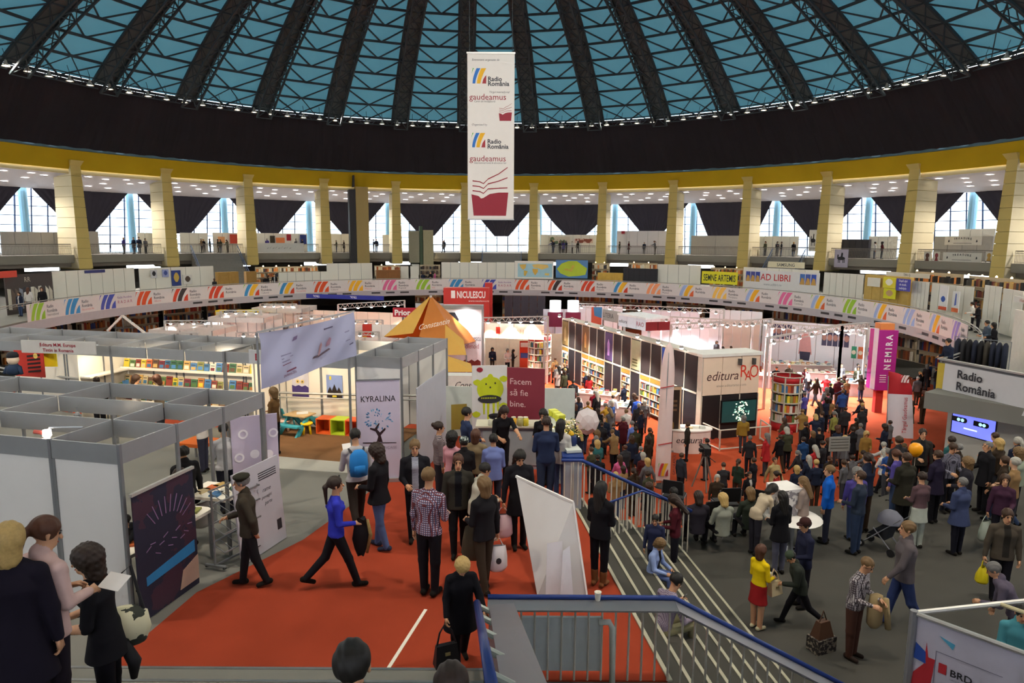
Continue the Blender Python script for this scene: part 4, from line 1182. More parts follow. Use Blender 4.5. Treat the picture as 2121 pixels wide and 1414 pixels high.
for (s, t2, ln, c, hh_) in ((.16,.50,.10,'#7d7a98',.02),(.16,.44,.13,'#7d7a98',.015),(.16,.38,.08,'#7d7a98',.02),(.16,.32,.10,'#6b3a50',.015),(.2,.17,.11,'#6a3048',.03),(.84,.42,.06,'#7d7a98',.02),(.84,.62,.05,'#7d7a98',.02),(.9,.3,.06,'#55506a',.03),(.6,.82,.1,'#55506a',.03)):
    cpoly([(s,t2),(s+ln,t2+.01),(s+ln,t2+.01+hh_),(s,t2+hh_)], mt(c, .7))
def ctext(s_, s0, t0, h, mm, kx):
    vs_, fs_, wd_ = glyphs(s_, .01); q.mat(mm); q.add([tuple(cb(s0+a*h*kx, t0+b*h)+n_*.014-A) for a, b in vs_], fs_)
ctext('gaudeamus 2016', .17, .10, .055, mt('#6a3048', .7), .26)
cpoly([(.28,.74),(.33,.76),(.34,.84),(.30,.82)], mt('#6a5a80', .7))
cpoly([(.55,.28),(.575,.28),(.585,.5),(.57,.58),(.555,.5)], mt('#b08a92', .7)); cpoly([(.64,.42),(.69,.44),(.70,.58),(.67,.62),(.64,.52)], mt('#a07a90', .7))
cpoly([(.48,.26),(.56,.24),(.70,.34),(.68,.37),(.58,.30),(.50,.30)], mt('#5a4a58', .7))
q.build('faded_print', ct)
m = MB().mat(ALU); m.bar(cb(-.01,1.02)-A, cb(1.01,1.02)-A, .03); m.build('top_rod', ct)
m = MB().mat(ALUD); m.tube([Vector((-.03,0,-A.z+4.15)), Vector((-.03,0,hL+.02))], .022, 8); m.build('pole', ct)
# --- lilac counter screen with rings
A = at(482, 1000, 4.15); A = aty(484, 1000, 12.3); A.z = 4.156; Bp = aty(580, 1000, 12.7)
u_ = Vector((Bp.x-A.x, Bp.y-A.y, 0)); w_ = u_.length; h_ = aty(480, 866, 12.3).z-4.156
m, fr = flat(A, u_, w_, h_, mt('#cbbfd6', .6, var=.04), .03)
o = tag(m.build('ring_screen'), 'lilac screen printed with white rings and discs', 'screen')
q = prints(fr); q.mat(mt('#f2ecf4', .6))
for i, (cx_, cy2, ring) in enumerate(((.25,.82,1),(.15,.58,1),(.48,.60,0),(.30,.36,1),(.78,.58,0),(.62,.36,0),(.9,.8,1),(.85,.3,0),(.55,.12,1))):
    if ring:
        for k in range(14):
            a, a2 = 2*PI*k/14, 2*PI*(k+1)/14
            q.poly2([(w_*cx_+.09*math.cos(a),h_*cy2+.09*math.sin(a)),(w_*cx_+.09*math.cos(a2),h_*cy2+.09*math.sin(a2)),(w_*cx_+.055*math.cos(a2),h_*cy2+.055*math.sin(a2)),(w_*cx_+.055*math.cos(a),h_*cy2+.055*math.sin(a))][::-1], .002)
    else: q.poly2([(w_*cx_+.085*math.cos(a),h_*cy2+.085*math.sin(a)) for a in np.linspace(0,2*PI,16,False)], .002)
q.frame(); q.build('ring_print', o)
# --- leaning grey poster board with small lettering
A = at(503, 1172, 4.15); Bp = at(594, 1112, 4.15); u_ = Vector((Bp.x-A.x, Bp.y-A.y, 0)); w_ = u_.length; h_ = aty(564, 942, Bp.y).z-4.15
m, fr = flat(A, u_, w_, h_, mt('#b5b2ba', .6, var=.04), .03, .08)
o = tag(m.build('poster_board'), 'grey poster board with slanted black lettering beside the man in the beret', 'poster')
q = prints(fr); q.mat(INK)
for i in range(4): q.poly2([(w_*.52,h_*(.88-.025*i)),(w_*.92,h_*(.88-.025*i)),(w_*.92,h_*(.89-.025*i)),(w_*.52,h_*(.89-.025*i))], .001)
q.text('rame', w_*.58, h_*.66, .075, .003, shear=.3); q.text('poveşti', w_*.55, h_*.585, .06, .003, shear=.3); q.text('parte', w_*.6, h_*.51, .065, .003, shear=.3)
q.poly2([(w_*.08,.10),(w_*.16,.10),(w_*.16,.18),(w_*.08,.18)], .001); q.poly2([(w_*.2,.14),(w_*.4,.14),(w_*.4,.155),(w_*.2,.155)], .001); q.poly2([(w_*.82,.22),(w_*.92,.22),(w_*.92,.40),(w_*.82,.40)], .001); q.frame(); q.build('lettering', o)
# --- dark poster on the booth corner
A = bw(.12, .02, 4.15); w_ = 1.16; h_ = aty(253, 1026, A.y).z-4.15-.02
m, fr = flat(A, BE2, w_, h_, pattern('blotch', '#1c1a30', '#3a1e30', 2.2), .02)
# seen from the aisle: printed on the outer side
t = thing('dark_poster', 'dark purple poster with lightning arcs on the near booth corner', 'poster', A)
rel(m, A).build('sheet', t)
q = MB(); q.frame((0,0,0), *[Vector(x) for x in (fr[1], fr[2], fr[3])]); rr = random.Random(5); q.mat(mt('#8a6a90', .6))
for i in range(9):
    a = .5+i*.22; q.poly2([(w_*.5+.35*math.cos(a),h_*.58+.3*math.sin(a)),(w_*.5+.62*math.cos(a)*.9,h_*.58+.55*math.sin(a)),(w_*.5+.62*math.cos(a)*.9+.012,h_*.58+.55*math.sin(a)),(w_*.5+.35*math.cos(a)+.015,h_*.58+.3*math.sin(a))], .001)
for i in range(11):
    x = w_*(.15+.07*i); y = h_*(.52+.05*math.sin(i*2.1)); q.poly2([(x,y),(x+w_*.08,y+.05*math.cos(i*1.7)),(x+w_*.08,y+.05*math.cos(i*1.7)+.012),(x,y+.012)], .001)
q.mat(mt('#2a7ab0', .6)); q.poly2([(w_*.12,h_*.26),(w_*.95,h_*.30),(w_*.95,h_*.40),(w_*.12,h_*.33)], .002)
q.mat(mt('#b89a88', .6)); q.poly2([(w_*.65,h_*.05),(w_,h_*.05),(w_,h_*.26),(w_*.72,h_*.2)], .002)
q.frame(); q.build('print', t)
m = MB().mat(mt('#c8c4bc', .4, .5)); m.frame((0,0,0), *[Vector(x) for x in (fr[1], fr[2], fr[3])]); m.box(-.02,h_,-.03,w_+.02,h_+.04,.02); m.frame(); m.build('top_rail', t)
# --- wheeled wire display rack
A = at(452, 1178, 4.153); t = thing('display_rack', 'silver wheeled display rack with sloping trays on the aisle', 'rack', A, -.25)
m = MB().mat(ALUD)
for sx_ in (0, .62):
    m = MB().mat(ALUD); m.tube([(sx_*.2-.05,0,.06),(sx_*.2-.05,0,1.28)] if not sx_ else [(.1,.75,.06),(.1,.75,1.28)], .018, 8); m.build('upright', t)
m = MB().mat(ALUD); m.bar((-.22,0,.05),(.14,0,.05),.05,.03); m.bar((-.06,.75,.05),(.3,.75,.05),.05,.03); m.bar((-.05,0,.05),(.1,.75,.05),.03); m.build('base', t)
for z in (.42, .72, 1.02, 1.26):
    m = MB().mat(ALUD); m.bar((-.1,0,z),(.05,.75,z+.02),.02); m.bar((.16,-.02,z-.12),(.30,.73,z-.10),.02)
    for k in range(6): f_ = k/5; m.bar((-.1+.15*f_,.75*f_,z),(.16+.14*f_,-.02+.75*f_,z-.12),.01)
    m.build('tray', t)
for x, y in ((-.2,0),(.12,0),(-.04,.75),(.28,.75)): m = MB().mat(mt('#222222', .6)); m.lathe([(.03,-.01),(.03,.01)], 10, (x,y,.03)); m.build('wheel', t)
# --- white board on struts, seen from behind
A = aty(1113, 1232, 9.3); A.z = 4.152; Bp = aty(1216, 1232, 9.3); Bp.z = 4.152
TL = aty(1069, 986, 10.45); TR = aty(1187, 1040, 9.7)
bt = thing('display_board', 'large white board leaning back on its stand by the stairs', 'board', A)
m = MB().mat(mt('#c6c2c0', .6, var=.03)); d = Vector((.01,-.02,.0))
lo = [Vector((0,0,.02)), Bp-A+Vector((0,0,.02)), TR-A, TL-A]; m.hexa([p for p in lo], [p+Vector((.012,.025,.0)) for p in lo]); m.build('panel', bt)
m = MB().mat(mt('#dedbd8', .4)); m.bar(TL-A, TR-A, .035); m.bar(TR-A, Bp-A, .03); m.build('edge_strip', bt)
m = MB().mat(mt('#d2cfd2', .5)); q0 = aty(1130, 1225, 9.15)-A; q0.z = .0
m.hexa([q0+Vector((0,0,0)), q0+Vector((.24,.0,0)), q0+Vector((.24,.06,0)), q0+Vector((0,.06,0))], [aty(1133,1125,9.35)-A, aty(1165,1120,9.35)-A, aty(1165,1120,9.4)-A, aty(1133,1125,9.4)-A]); m.build('strut', bt)
m = MB().mat(mt('#d2d2d8', .5)); q0 = aty(1160, 1228, 9.1)-A; q0.z = 0
m.hexa([q0, q0+Vector((.2,0,0)), q0+Vector((.2,.05,0)), q0+Vector((0,.05,0))], [aty(1166,1140,9.3)-A, aty(1180,1130,9.3)-A, aty(1180,1130,9.35)-A, aty(1166,1140,9.35)-A]); m.build('strut', bt)
# --- stair rails
BLUE = mt('#1c3474', .35, var=.06); RAILW = mt('#c8c3b6', .45, .1, var=.04); RAILG = mt('#8e8e92', .3, .6, var=.05)
def railing(label, pts, posts, top_r=.035, bal=True, cap=None, hgt=1.0, balmat=None, sp_=.125, blue_off=(0,0,0)):
    """handrail along pts (top line); balusters below it"""
    o0 = Vector(pts[0]); t = thing('stair_railing', label, 'railing', (o0.x, o0.y, o0.z-hgt))
    base = Vector((o0.x, o0.y, o0.z-hgt)); P = [Vector(p)-base for p in pts]
    m = MB().mat(BLUE); m.tube([p+Vector(blue_off) for p in P], top_r, 10); m.build('handrail', t, True)
    if cap:
        m = MB().mat(RAILG)
        for a, b in zip(P, P[1:]): m.bar(a+Vector(cap), b+Vector(cap), .26, .02)
        m.build('cap_plate', t)
        m = MB().mat(mt('#9aa0a0', .4, .4))
        for a, b in zip(P, P[1:]): m.tube([a+Vector((0,-.17,-.06)), b+Vector((0,-.17,-.06))], .022, 6)
        m.build('lower_bar', t)
    if bal:
        for a, b in zip(P, P[1:]):
            n = max(1, int((b-a).length/sp_))
            for i in range(n):
                q = a+(b-a)*((i+.5)/n); m = MB().mat(balmat or RAILW); c_ = Vector((0,-.17,-.06)) if cap else Vector((0,0,0))
                m.tube([q+c_, q+c_+Vector((0,0,-hgt+.12))], .013, 6); m.build('baluster', t)
    return t
railing('blue handrail with pale balusters beyond the leaning board', [at(1190,953,5.17)+Vector((-.25,0,0)), at(1205,953,5.17), at(1432,1058,3.92)], 0, hgt=1.02)
railing('second row of pale stair balusters with a low rail', [at(1262,1040,4.62), at(1330,1016,4.55), at(1420,1052,3.85)], 0, .02, hgt=.8)
p = at(1190, 1050, 4.15); m = MB().mat(mt('#a9aeb6', .5)); t = thing('rail_pier', 'pale grey metal pier where the blue handrail starts', 'pier', p)
m.box(-.22,-.1,0,.12,.25,1.0); m.build('cabinet', t); m = MB().mat(RAILW); m.bar((-.05,-.12,0),(-.05,-.12,1.0),.03); m.build('edge_bar', t); m = MB().mat(BLUE); m.box(-.26,-.14,1.0,.15,.28,1.06); m.build('cap', t)
# near rail with its flat metal cap
N0, N1, N2 = at(1010,1243,5.17), at(1392,1230,5.17), at(1760,1404,3.94)
N1.y = N0.y = (N0.y+N1.y)/2; N2.y = N1.y
railing('near stair railing with flat metal cap and blue handrail', [N0, N1, N2], 0, .03, True, (0,-.13,-.03), 1.0, mt('#b9b6aa', .45, .2), .155)
A = at(1078, 1275, 5.05); m, fr, w_, h_ = pb(1078, 1278, 1245, 1388, 7.42, 7.42, mt('#bfc6c6', .5), .04); tag(m.build('blank_board'), 'blank pale panel fixed inside the near railing', 'panel')
A = aty(1247, 1300, 7.3); m = MB().mat(mt('#c2c8c0', .35)); t0 = aty(1240,1288,7.3); m.tube([t0, aty(1262,1288,7.3), aty(1268,1300,7.3), aty(1268,1440,7.3)], .035, 10); tag(rel(m, t0).build('bent_pipe', None, True), 'bent pale pipe beside the blank rail panel', 'pipe').location = t0
# paper cup on the cap
p = aty(1238, 1248, 7.45); p.z = 5.17-.02; t = thing('paper_cup', 'pale paper cup standing on the near railing cap', 'cup', p)
m = MB().mat(mt('#e6e2d2', .5)); m.lathe([(.028,0),(.04,.10),(.043,.105),(.036,.104),(.026,.01)], 14, cap=False); m.build('cup_wall', t, True); m = MB().mat(mt('#d8d4c4', .5)); m.lathe([(.027,.0),(.027,.008)], 12); m.build('cup_base', t)
# flank of the flight up to the viewpoint, with its blue rail
B0 = at(988, 1248, 5.16); B1 = aty(1024, 1450, 3.4)
t = thing('stair_handrail', 'blue handrail rising towards the viewer beside the flight', 'railing', (B0.x, B0.y, 4.15)); b_ = Vector((B0.x, B0.y, 4.15))
m = MB().mat(BLUE); m.tube([B0-b_, B1-b_], .04, 10); m.build('handrail', t, True)
for k in range(5):
    q = B0+(B1-B0)*(k/5+.05); m = MB().mat(mt('#9aa39c', .4, .3)); m.tube([q-b_, q-b_+Vector((.22,0,-.12))], .03, 8); m.build('bracket', t)
m = MB().mat(mt('#77757a', .4, .3, var=.08, sc=3)); C0, C1 = aty(1012,1245,7.6), aty(1062,1243,7.6); D0, D1 = aty(1042,1450,3.6), aty(1148,1450,3.6)
m.hexa([C0+Vector((0,0,-1.0)), C1+Vector((0,0,-1.0)), D1+Vector((0,0,-1.0)), D0+Vector((0,0,-1.0))], [C0, C1, D1, D0]); struct(m.build('wall_stair_flank'), 'sloping grey stair flank rising to the viewer')
# --- poster box at the lower right
t = thing('poster_box', 'white poster enclosure with silver rails at the lower right', 'display', (4.75,7.5,2.9))
K0 = at(1893,1272,5.0); K1 = at(2135,1361,5.0); K2 = at(2135,1246,5.0); b_ = Vector((4.75,7.5,2.9))
K0.z = K1.z = K2.z = 2.9
u_ = K1-K0; w_ = u_.length; m, fr = flat(K0-b_, u_, w_, 2.1, mt('#b6b2c0', .55), .03); m.build('panel', t)
q = MB(); q.frame(*fr); q.mat(mt('#b02c34', .6)); q.poly2([(.03,1.1),(.22,1.05),(.26,1.65),(.19,1.65),(.16,1.82),(.15,1.55),(.05,1.4)], .002); q.poly2([(.30,1.52),(.38,1.52),(.38,1.64),(.30,1.64)], .002)
q.mat(mt('#2a4a9a', .6)); q.poly2([(.04,1.58),(.17,1.56),(.16,1.7),(.05,1.78)], .003); q.mat(mt('#4a98b8', .6)); q.poly2([(.28,1.96),(.44,1.92),(.42,1.85),(.36,1.90)], .003)
q.mat(INK); q.text('BRD', .42, 1.53, .085, .004, bold=.02); q.mat(mt('#6a6676', .6)); q.text('GROUPE SOCIETE GENERALE', .42, 1.48, .022, .004)
q.poly2([(.26,1.76),(.9,1.76),(.9,1.765),(.26,1.765)], .002); q.poly2([(.26,.9),(.266,.9),(.266,1.76),(.26,1.76)], .002); q.frame(); q.build('print', t)
for a, b in ((K0, K1), (K0, K2)):
    m = MB().mat(mt('#b8b6b0', .35, .5)); m.tube([a-b_+ZV*2.12, b-b_+ZV*2.12], .03, 8); m.build('top_rail', t)
m = MB().mat(mt('#c8bc94', .4, .3)); e = K0+(K2-K0)*.72; m.tube([e-b_+ZV*2.12, e-b_+Vector((.75,-.9,2.12))], .025, 8); m.build('top_rail', t)
m = MB().mat(mt('#8e8e92', .4, .4)); m.tube([K0-b_, K0-b_+ZV*2.15], .045, 8); m.build('post', t)
# --- right-hand balcony parapet with the big cloth banner, screen below
PA, PB = at(1945, 742, 5.2), at(2160, 782, 5.2)
u_ = Vector((PB.x-PA.x, PB.y-PA.y, 0)); L_ = u_.length; u_.normalize(); n_ = u_.cross(ZV)
m = MB().mat(mt('#9c9a98', .4, .4)); m.bar(PA, PA+u_*(L_+3), .16, .06); struct(m.build('trim_balcony_rail'), 'grey rail of the right-hand balcony')
m = MB().mat(mt('#77767a', .6)); m.frame(Vector((PA.x,PA.y,4.0))-n_*.06, u_, ZV, n_); m.box(0,0,-.1,L_+3,1.15,0); m.frame(); struct(m.build('wall_balcony'), 'grey balcony parapet at the right')
m = MB().mat(mt('#b8a13a', .6)); m.frame(Vector((PA.x,PA.y,3.6))-n_*.02, u_, ZV, n_); m.box(-.02,0,-.3,.28,1.45,.02); m.frame(); struct(m.build('trim_balcony_end'), 'mustard coloured end of the balcony parapet')
A = aty(1950, 832, PA.y-.0); hB = 1.22
bo_ = Vector((PA.x,PA.y,PA.z-.12-hB))+u_*.3+n_*.05
BNW = mt('#bcbabd', .7, var=.04); m = MB().mat(BNW); m.frame(bo_, u_, ZV, n_); nx = 30; vs = []
for j in range(5):
    for i in range(nx+1): vs.append(((L_+1)*i/nx, hB*j/4-(.03*math.sin(i*.9) if j == 0 else 0), .025*math.sin(i*.8+j)*(1-j/5)))
m.add(vs, [(j*(nx+1)+i, j*(nx+1)+i+1, (j+1)*(nx+1)+i+1, (j+1)*(nx+1)+i) for j in range(4) for i in range(nx)]); m.frame()
o = thing('balcony_banner', 'wide white cloth banner with black lettering on the right balcony', 'banner', bo_); rel(m, bo_).build('cloth', o, True)
q = MB(); q.frame((0,0,0), u_, ZV, n_); q.mat(INK); q.text('Radio', .55, .80, .30, .04, bold=.02); q.text('România', .55, .38, .30, .04, bold=.02); q.mat(mt('#55555c', .6)); q.text('www.radioromania.ro', .55, .12, .15, .04); q.frame(); q.build('lettering', o)
# coat rack and stand beyond the balcony
p = at(2030, 752, 4.9); p.z = 4.15; t = thing('coat_rack', 'rail of dark coats hanging behind the right balcony', 'coat rack', p, -.9)
m = MB().mat(ALUD); m.tube([(-.9,0,0),(-.9,0,1.65),(.9,0,1.65),(.9,0,0)], .02, 6); m.build('frame', t)
rr = random.Random(9)
for i in range(9):
    c = rr.choice(['#16151a','#1c1a20','#2a2a2e','#1e2232','#3a3630']); x = -.78+.19*i; m = MB().mat(mt(c, .9)); m.lathe([(.02,1.6),(.07,1.58),(.14,1.48),(.15,1.1),(.13,.5+.1*rr.random())], 8, (0,0,0)); m.v = [(x+a*.55, b*1.5, z) for a, b, z in m.v]; m.build('coat', t, True)
m, fr, w_, h_ = pb(2084, 640, 2150, 800, 26.5, 24.5, mt('#dcd8cc', .6), .06); tag(m.build('stand_side_wall'), 'plain cream stand wall at the far right behind the balcony', 'stand')
def onwall(px, py):
    d = ray(px, py); o0 = Vector((0,0,CAMZ)); t = (WALL_A+wn*.02-o0).dot(wn)/d.dot(wn); return o0+d*t
A, Bp, T_ = onwall(1968, 894), onwall(2063, 897), onwall(1968, 848)
u2 = Vector((Bp.x-A.x, Bp.y-A.y, 0)); w_ = u2.length; h_ = T_.z-A.z
t = thing('wall_screen', 'large lit television screen on the wall under the balcony', 'television', A)
m, fr = flat(Vector((0,0,0)), u2, w_, h_, mt('#141418', .4), .09); m.build('casing', t)
q = MB(); q.frame((0,0,0), *fr[1:]); q.mat(mt('#5a62e0', .4, emit=1.3, var=.15, sc=2)); q.poly2([(.04,.04),(w_-.04,.04),(w_-.04,h_-.04),(.04,h_-.04)], .002); q.frame(); dp_ = q.build('display', t)
q = MB(); q.frame((0,0,0), *fr[1:]); q.mat(mt('#12141c', .4))
for cx_ in (.2,.68): q.poly2([(w_*cx_-.28,h_*.55),(w_*cx_+.2,h_*.55),(w_*cx_+.26,h_*.62),(w_*cx_+.26,h_*.72),(w_*cx_+.2,h_*.78),(w_*cx_-.28,h_*.78)], .008)
q.mat(mt('#8ad0d8', .4, emit=1.5)); 
for cx_ in (.17,.26,.66,.74): q.poly2([(w_*cx_+.06*math.cos(a),h_*.66+.06*math.sin(a)) for a in np.linspace(0,2*PI,10,False)], .014)
q.mat(mt('#a8b4f0', .4, emit=1.5)); q.poly2([(w_*.3,h_*.3),(w_*.6,h_*.3),(w_*.6,h_*.36),(w_*.3,h_*.36)], .008); q.frame(); q.build('picture', dp_)
for k in range(2):
    A = onwall(2000+28*k, 836+5*k); m, fr = flat(A, u2, .36, .26, mt('#5a5a5c', .6), .03); tag(m.build('air_grille'), 'dark louvred grille on the grey wall, %s of two' % ['left','right'][k], 'grille')
# --- lemonade bar at the edge of the mezzanine
def pbox(name, label, cat, x0, y0, z0, x1, y1, z1, mm, rz=0.0):
    m = MB().mat(mm); cx_, cy2 = (x0+x1)/2, (y0+y1)/2
    m.box(x0-cx_, y0-cy2, 0, x1-cx_, y1-cy2, z1-z0); o = m.build(name); o.location = (cx_, cy2, z0); o.rotation_euler = (0,0,rz); return tag(o, label, cat)
YB = 15.6
m, fr, w_, h_ = pb(978, 757, 1050, 930, 16.6, 16.7, mt('#cfcdcb', .6, var=.03), .015)
o = tag(m.build('rollup_banner'), 'white roll-up banner with dripping lime green lemons behind the bar', 'banner')
q = prints(fr); LIME = mt('#b9c21e', .6, var=.05)
def blob(cx_, cy2, rx, ry, n=18, j=0.0): return [(cx_+rx*math.cos(a)*(1+j*math.sin(5*a)), cy2+ry*math.sin(a)*(1+j*math.cos(4*a))) for a in np.linspace(0, 2*PI, n, False)]
q.mat(LIME); q.poly2(blob(w_*.52, h_*.72, w_*.38, h_*.15), .002); q.poly2(blob(w_*.52, h_*.86, w_*.08, h_*.04), .003)
for x, l in ((.3,.2),(.42,.32),(.58,.24),(.7,.16)): q.poly2([(w_*x,h_*.62),(w_*(x+.08),h_*.62),(w_*(x+.06),h_*(.62-l)),(w_*(x+.02),h_*(.62-l))], .004)
for x, y in ((.15,.8),(.9,.84),(.9,.52),(.12,.42),(.6,.3),(.3,.28)): q.poly2(blob(w_*x, h_*y, w_*.12, h_*.035, 12, .1), .003)
q.mat(INK); q.poly2(blob(w_*.5, h_*.60, w_*.34, h_*.05), .007)
for x, y in ((.4,.78),(.66,.79),(.52,.74)): q.poly2(blob(w_*x, h_*y, .02, .025, 8), .007)
q.poly2(blob(w_*.66, h_*.40, w_*.2, h_*.03), .006); q.poly2([(w_*.5,h_*.4),(w_*.82,h_*.4),(w_*.78,h_*.30),(w_*.54,h_*.30)], .006)
q.mat(LIME)
for i in range(9): q.poly2([(w_*(.26+.05*i),h_*.605),(w_*(.285+.05*i),h_*.605),(w_*(.285+.05*i),h_*.622),(w_*(.26+.05*i),h_*.622)], .012)
q.mat(INKR); q.poly2(blob(w_*.22, h_*.95, w_*.09, h_*.028), .003); q.frame(); q.build('print', o)
m, fr, w_, h_ = pb(1050, 760, 1128, 930, 16.5, 16.3, mt('#c9c5c6', .6), .015)
o = tag(m.build('rollup_banner'), 'burgundy roll-up banner with white lettering behind the bar', 'banner')
q = prints(fr); q.mat(mt('#7c2a38', .7, var=.05)); q.poly2([(0,h_*.30),(w_,h_*.30),(w_,h_),(0,h_)], .001, .004); q.mat(mt('#d9b8b4', .6))
for i, s_ in enumerate(('Facem', 'să fie', 'bine.')): q.text(s_, w_*.08, h_*(.80-.135*i), h_*.075, .008, wmax=w_*.82)
q.mat(INK); q.text('RONG', w_*.18, h_*.10, h_*.09, .006); q.frame(); q.build('lettering', o)
t = thing('bar_counter', 'lemonade bar counter with a pale top crowded with drinks', 'counter', (.45,15.2,4.15))
m = MB().mat(mt('#8f8a94', .5)); m.box(-1.2,-.25,0,.9,.25,.98); m.build('body', t); m = MB().mat(mt('#c9c2b0', .4)); m.box(-1.26,-.3,.98,.96,.3,1.02); m.build('top', t)
m = MB().mat(mt('#9aa0a4', .5)); m.box(-1.1,-.262,.1,.8,-.25,.9); m.build('front_panel', t)
ZT = 5.17
def onbar(px, py): p = at(px, py, ZT); return Vector((p.x, min(max(p.y, 14.98), 15.42), ZT))
p = onbar(1043, 925); t = thing('cup_stack', 'tall stack of white paper cups on the lemonade bar', 'cups', p)
for i in range(6): m = MB().mat(mt('#e8e6de', .5)); m.lathe([(.030,0),(.040,.09),(.042,.095)], 12, (0,0,.042*i), cap=True); m.build('cup', t, True)
def jar(px, py, c, lab, r=.07, h=.2):
    p = onbar(px, py); t = thing('drinks_jar', lab, 'jar', p); m = MB().mat(mt(c, .25)); m.lathe([(r*.9,0),(r,.02),(r,h*.8),(r*.7,h*.9)], 14); m.build('body', t, True); m = MB().mat(mt('#d8d2b8', .4)); m.lathe([(r*.75,h*.9),(r*.75,h)], 14); m.build('lid', t)
jar(1054, 932, '#dcd8c8', 'pale glass jar beside the paper cup stack', .06, .17); jar(1064, 930, '#d9a528', 'amber juice jar on the lemonade bar'); jar(1080, 932, '#a8a06a', 'large gold-lidded jar on the lemonade bar', .08, .2)
jar(1092, 928, '#c8b83a', 'yellow lemonade jar at the bar end'); jar(1010, 925, '#c9c8b8', 'small clear jar near the barman', .05, .14); jar(1025, 930, '#b8c838', 'lime juice jar on the lemonade bar', .06, .16)
# decorated ledge at the end of the bar: yellow boxes, foliage, golden string lights
p0, p1 = at(1132, 868, 5.3), at(1190, 935, 5.25)
m = MB().mat(mt('#c8ccc4', .4)); m.bar(p0, p1, .3, .05); t = rel(m, p0).build('bar_ledge'); t.location = p0; tag(t, 'pale ledge sloping past the end of the lemonade bar', 'ledge')
m = MB().mat(mt('#9ea4a0', .5)); m.box(-.12,-.1,-1.05,.1,.1,-.02); m.v = [tuple(Vector(v)+(p1-p0)*.5) for v in m.v]; m.build('support', t)
for i, (px, py, s_) in enumerate(((1146,853,.16),(1153,857,.15),(1160,864,.17))):
    p = at(px, py+8, 5.34); m = MB().mat(mt('#c6c832', .5, var=.05)); m.box(-s_/2,-s_/2,0,s_/2,s_/2,s_*.75); t = thing('gift_box', 'lime yellow box on the bar ledge, %s of three' % ['back','middle','front'][i], 'box', p, .4); m.build('carton', t); m = MB().mat(mt('#d8da58', .5)); m.box(-s_/2-.006,-s_/2-.006,s_*.75,s_/2+.006,s_/2+.006,s_*.92); m.build('lid', t)
p = at(1178, 902, 5.3); t = thing('flower_arrangement', 'bushy golden flower arrangement with tiny lights on the ledge', 'flowers', p)
rr = random.Random(2)
for c, nm, n_f in (('#5a6a2a','foliage',150),('#c8b06a','blossoms',90)):
    m = MB().mat(mt(c, .7, var=.2))
    for i in range(n_f):
        d = Vector((rr.gauss(0,.13), rr.gauss(0,.13), abs(rr.gauss(.12,.1)))); a = rr.uniform(0, 6.3); u3 = Vector((math.cos(a), math.sin(a), rr.uniform(-.5,.5)))*.045; v3 = Vector((-math.sin(a), math.cos(a), rr.uniform(-.3,.8)))*.03
        m.add([d-u3, d+v3*.6, d+u3, d-v3*.6], [(0,1,2,3)])
    m.build(nm, t)
m = MB().mat(mt('#ffc870', .4, emit=9, var=0))
for i in range(26): d = Vector((rr.gauss(-.05,.16), rr.gauss(.05,.2), abs(rr.gauss(.12,.1)))); m.lathe([(.001,-.01),(.01,0),(.001,.01)], 5, tuple(d))
o = m.build('string_lights', t)
jar2 = at(1186, 925, 5.25); t = thing('blue_pot', 'dark blue pot with a yellow ball at the head of the rail', 'pot', jar2); m = MB().mat(mt('#1c2c5a', .4)); m.lathe([(.05,0),(.09,.08),(.08,.2),(.06,.24)], 14); m.build('pot_body', t, True); m = MB().mat(mt('#e0b020', .5)); m.lathe([(.001,.2),(.05,.23),(.06,.27),(.04,.31),(.001,.33)], 12, (-.03,0,0)); m.build('ball', t, True)
m, fr, w_, h_ = pb(935, 838, 967, 890, 16.9, 17.0, mt('#9a8436', .7), .02); tag(m.build('cardboard_sheet'), 'ochre cardboard sheet leaning behind the bar queue', 'cardboard')
# white parapet by the bar
m, fr, w_, h_ = pb(925, 800, 1190, 935, 17.6, 17.4, mt('#c4cac4', .5), .05); struct(m.build('wall_bar_parapet'), 'pale green-white parapet behind the lemonade bar')
# chair in the bookshop booth gap
# orange low table and stands in booth A aisle
p = at(415, 955, 4.15); t = thing('low_table', 'orange topped low table by the near booth side', 'table', p, -.23)
m = MB().mat(mt('#d2641e', .5)); m.box(-.35,-.3,.42,.35,.3,.5); m.build('table_top', t)
for x in (-.3,.3):
    for y in (-.25,.25): m = MB().mat(ALUD); m.bar((x,y,0),(x,y,.42),.04); m.build('leg', t)
for i, (a_, b_) in enumerate(((-.62,.55),(-.62,1.62),(-.62,2.66))):
    p = bw(a_, b_, 5.0); t = thing('book_table', 'book table inside the near booth, %s of three' % ['near','middle','far'][i], 'table', (p.x, p.y, 4.15), -.23)
    m = MB().mat(CREAM); m.box(-.45,-.35,.8,.45,.35,.85); m.build('table_top', t)
    for x in (-.4,.4):
        for y in (-.3,.3): m = MB().mat(ALUD); m.bar((x,y,0),(x,y,.8),.035); m.build('leg', t)
    rr = random.Random(i)
    for k in range(7):
        bc = rr.choice(BOOKC); m = MB().mat(mt(bc, .5, var=.1)); m.box(-.08,-.11,0,.08,.11,.03); b_ = m.build('book'); b_.location = (p.x+rr.uniform(-.35,.35)*.95, p.y+(-.24+.16*(k%4))*.9, 5.0+.001); b_.rotation_euler = (0,0,rr.uniform(-.5,.5)); b_.location.x = p.x-.32+.1*k
        m = MB().mat(mt('#efe9dc', .7)); m.box(-.082,-.108,.004,.078,.108,.026); m.build('pages', b_); tag(b_, '%s book lying flat on the %s book table of the near booth' % (BNAME[bc], ['near','middle','far'][i]), 'book', 'books lying on the booth tables')
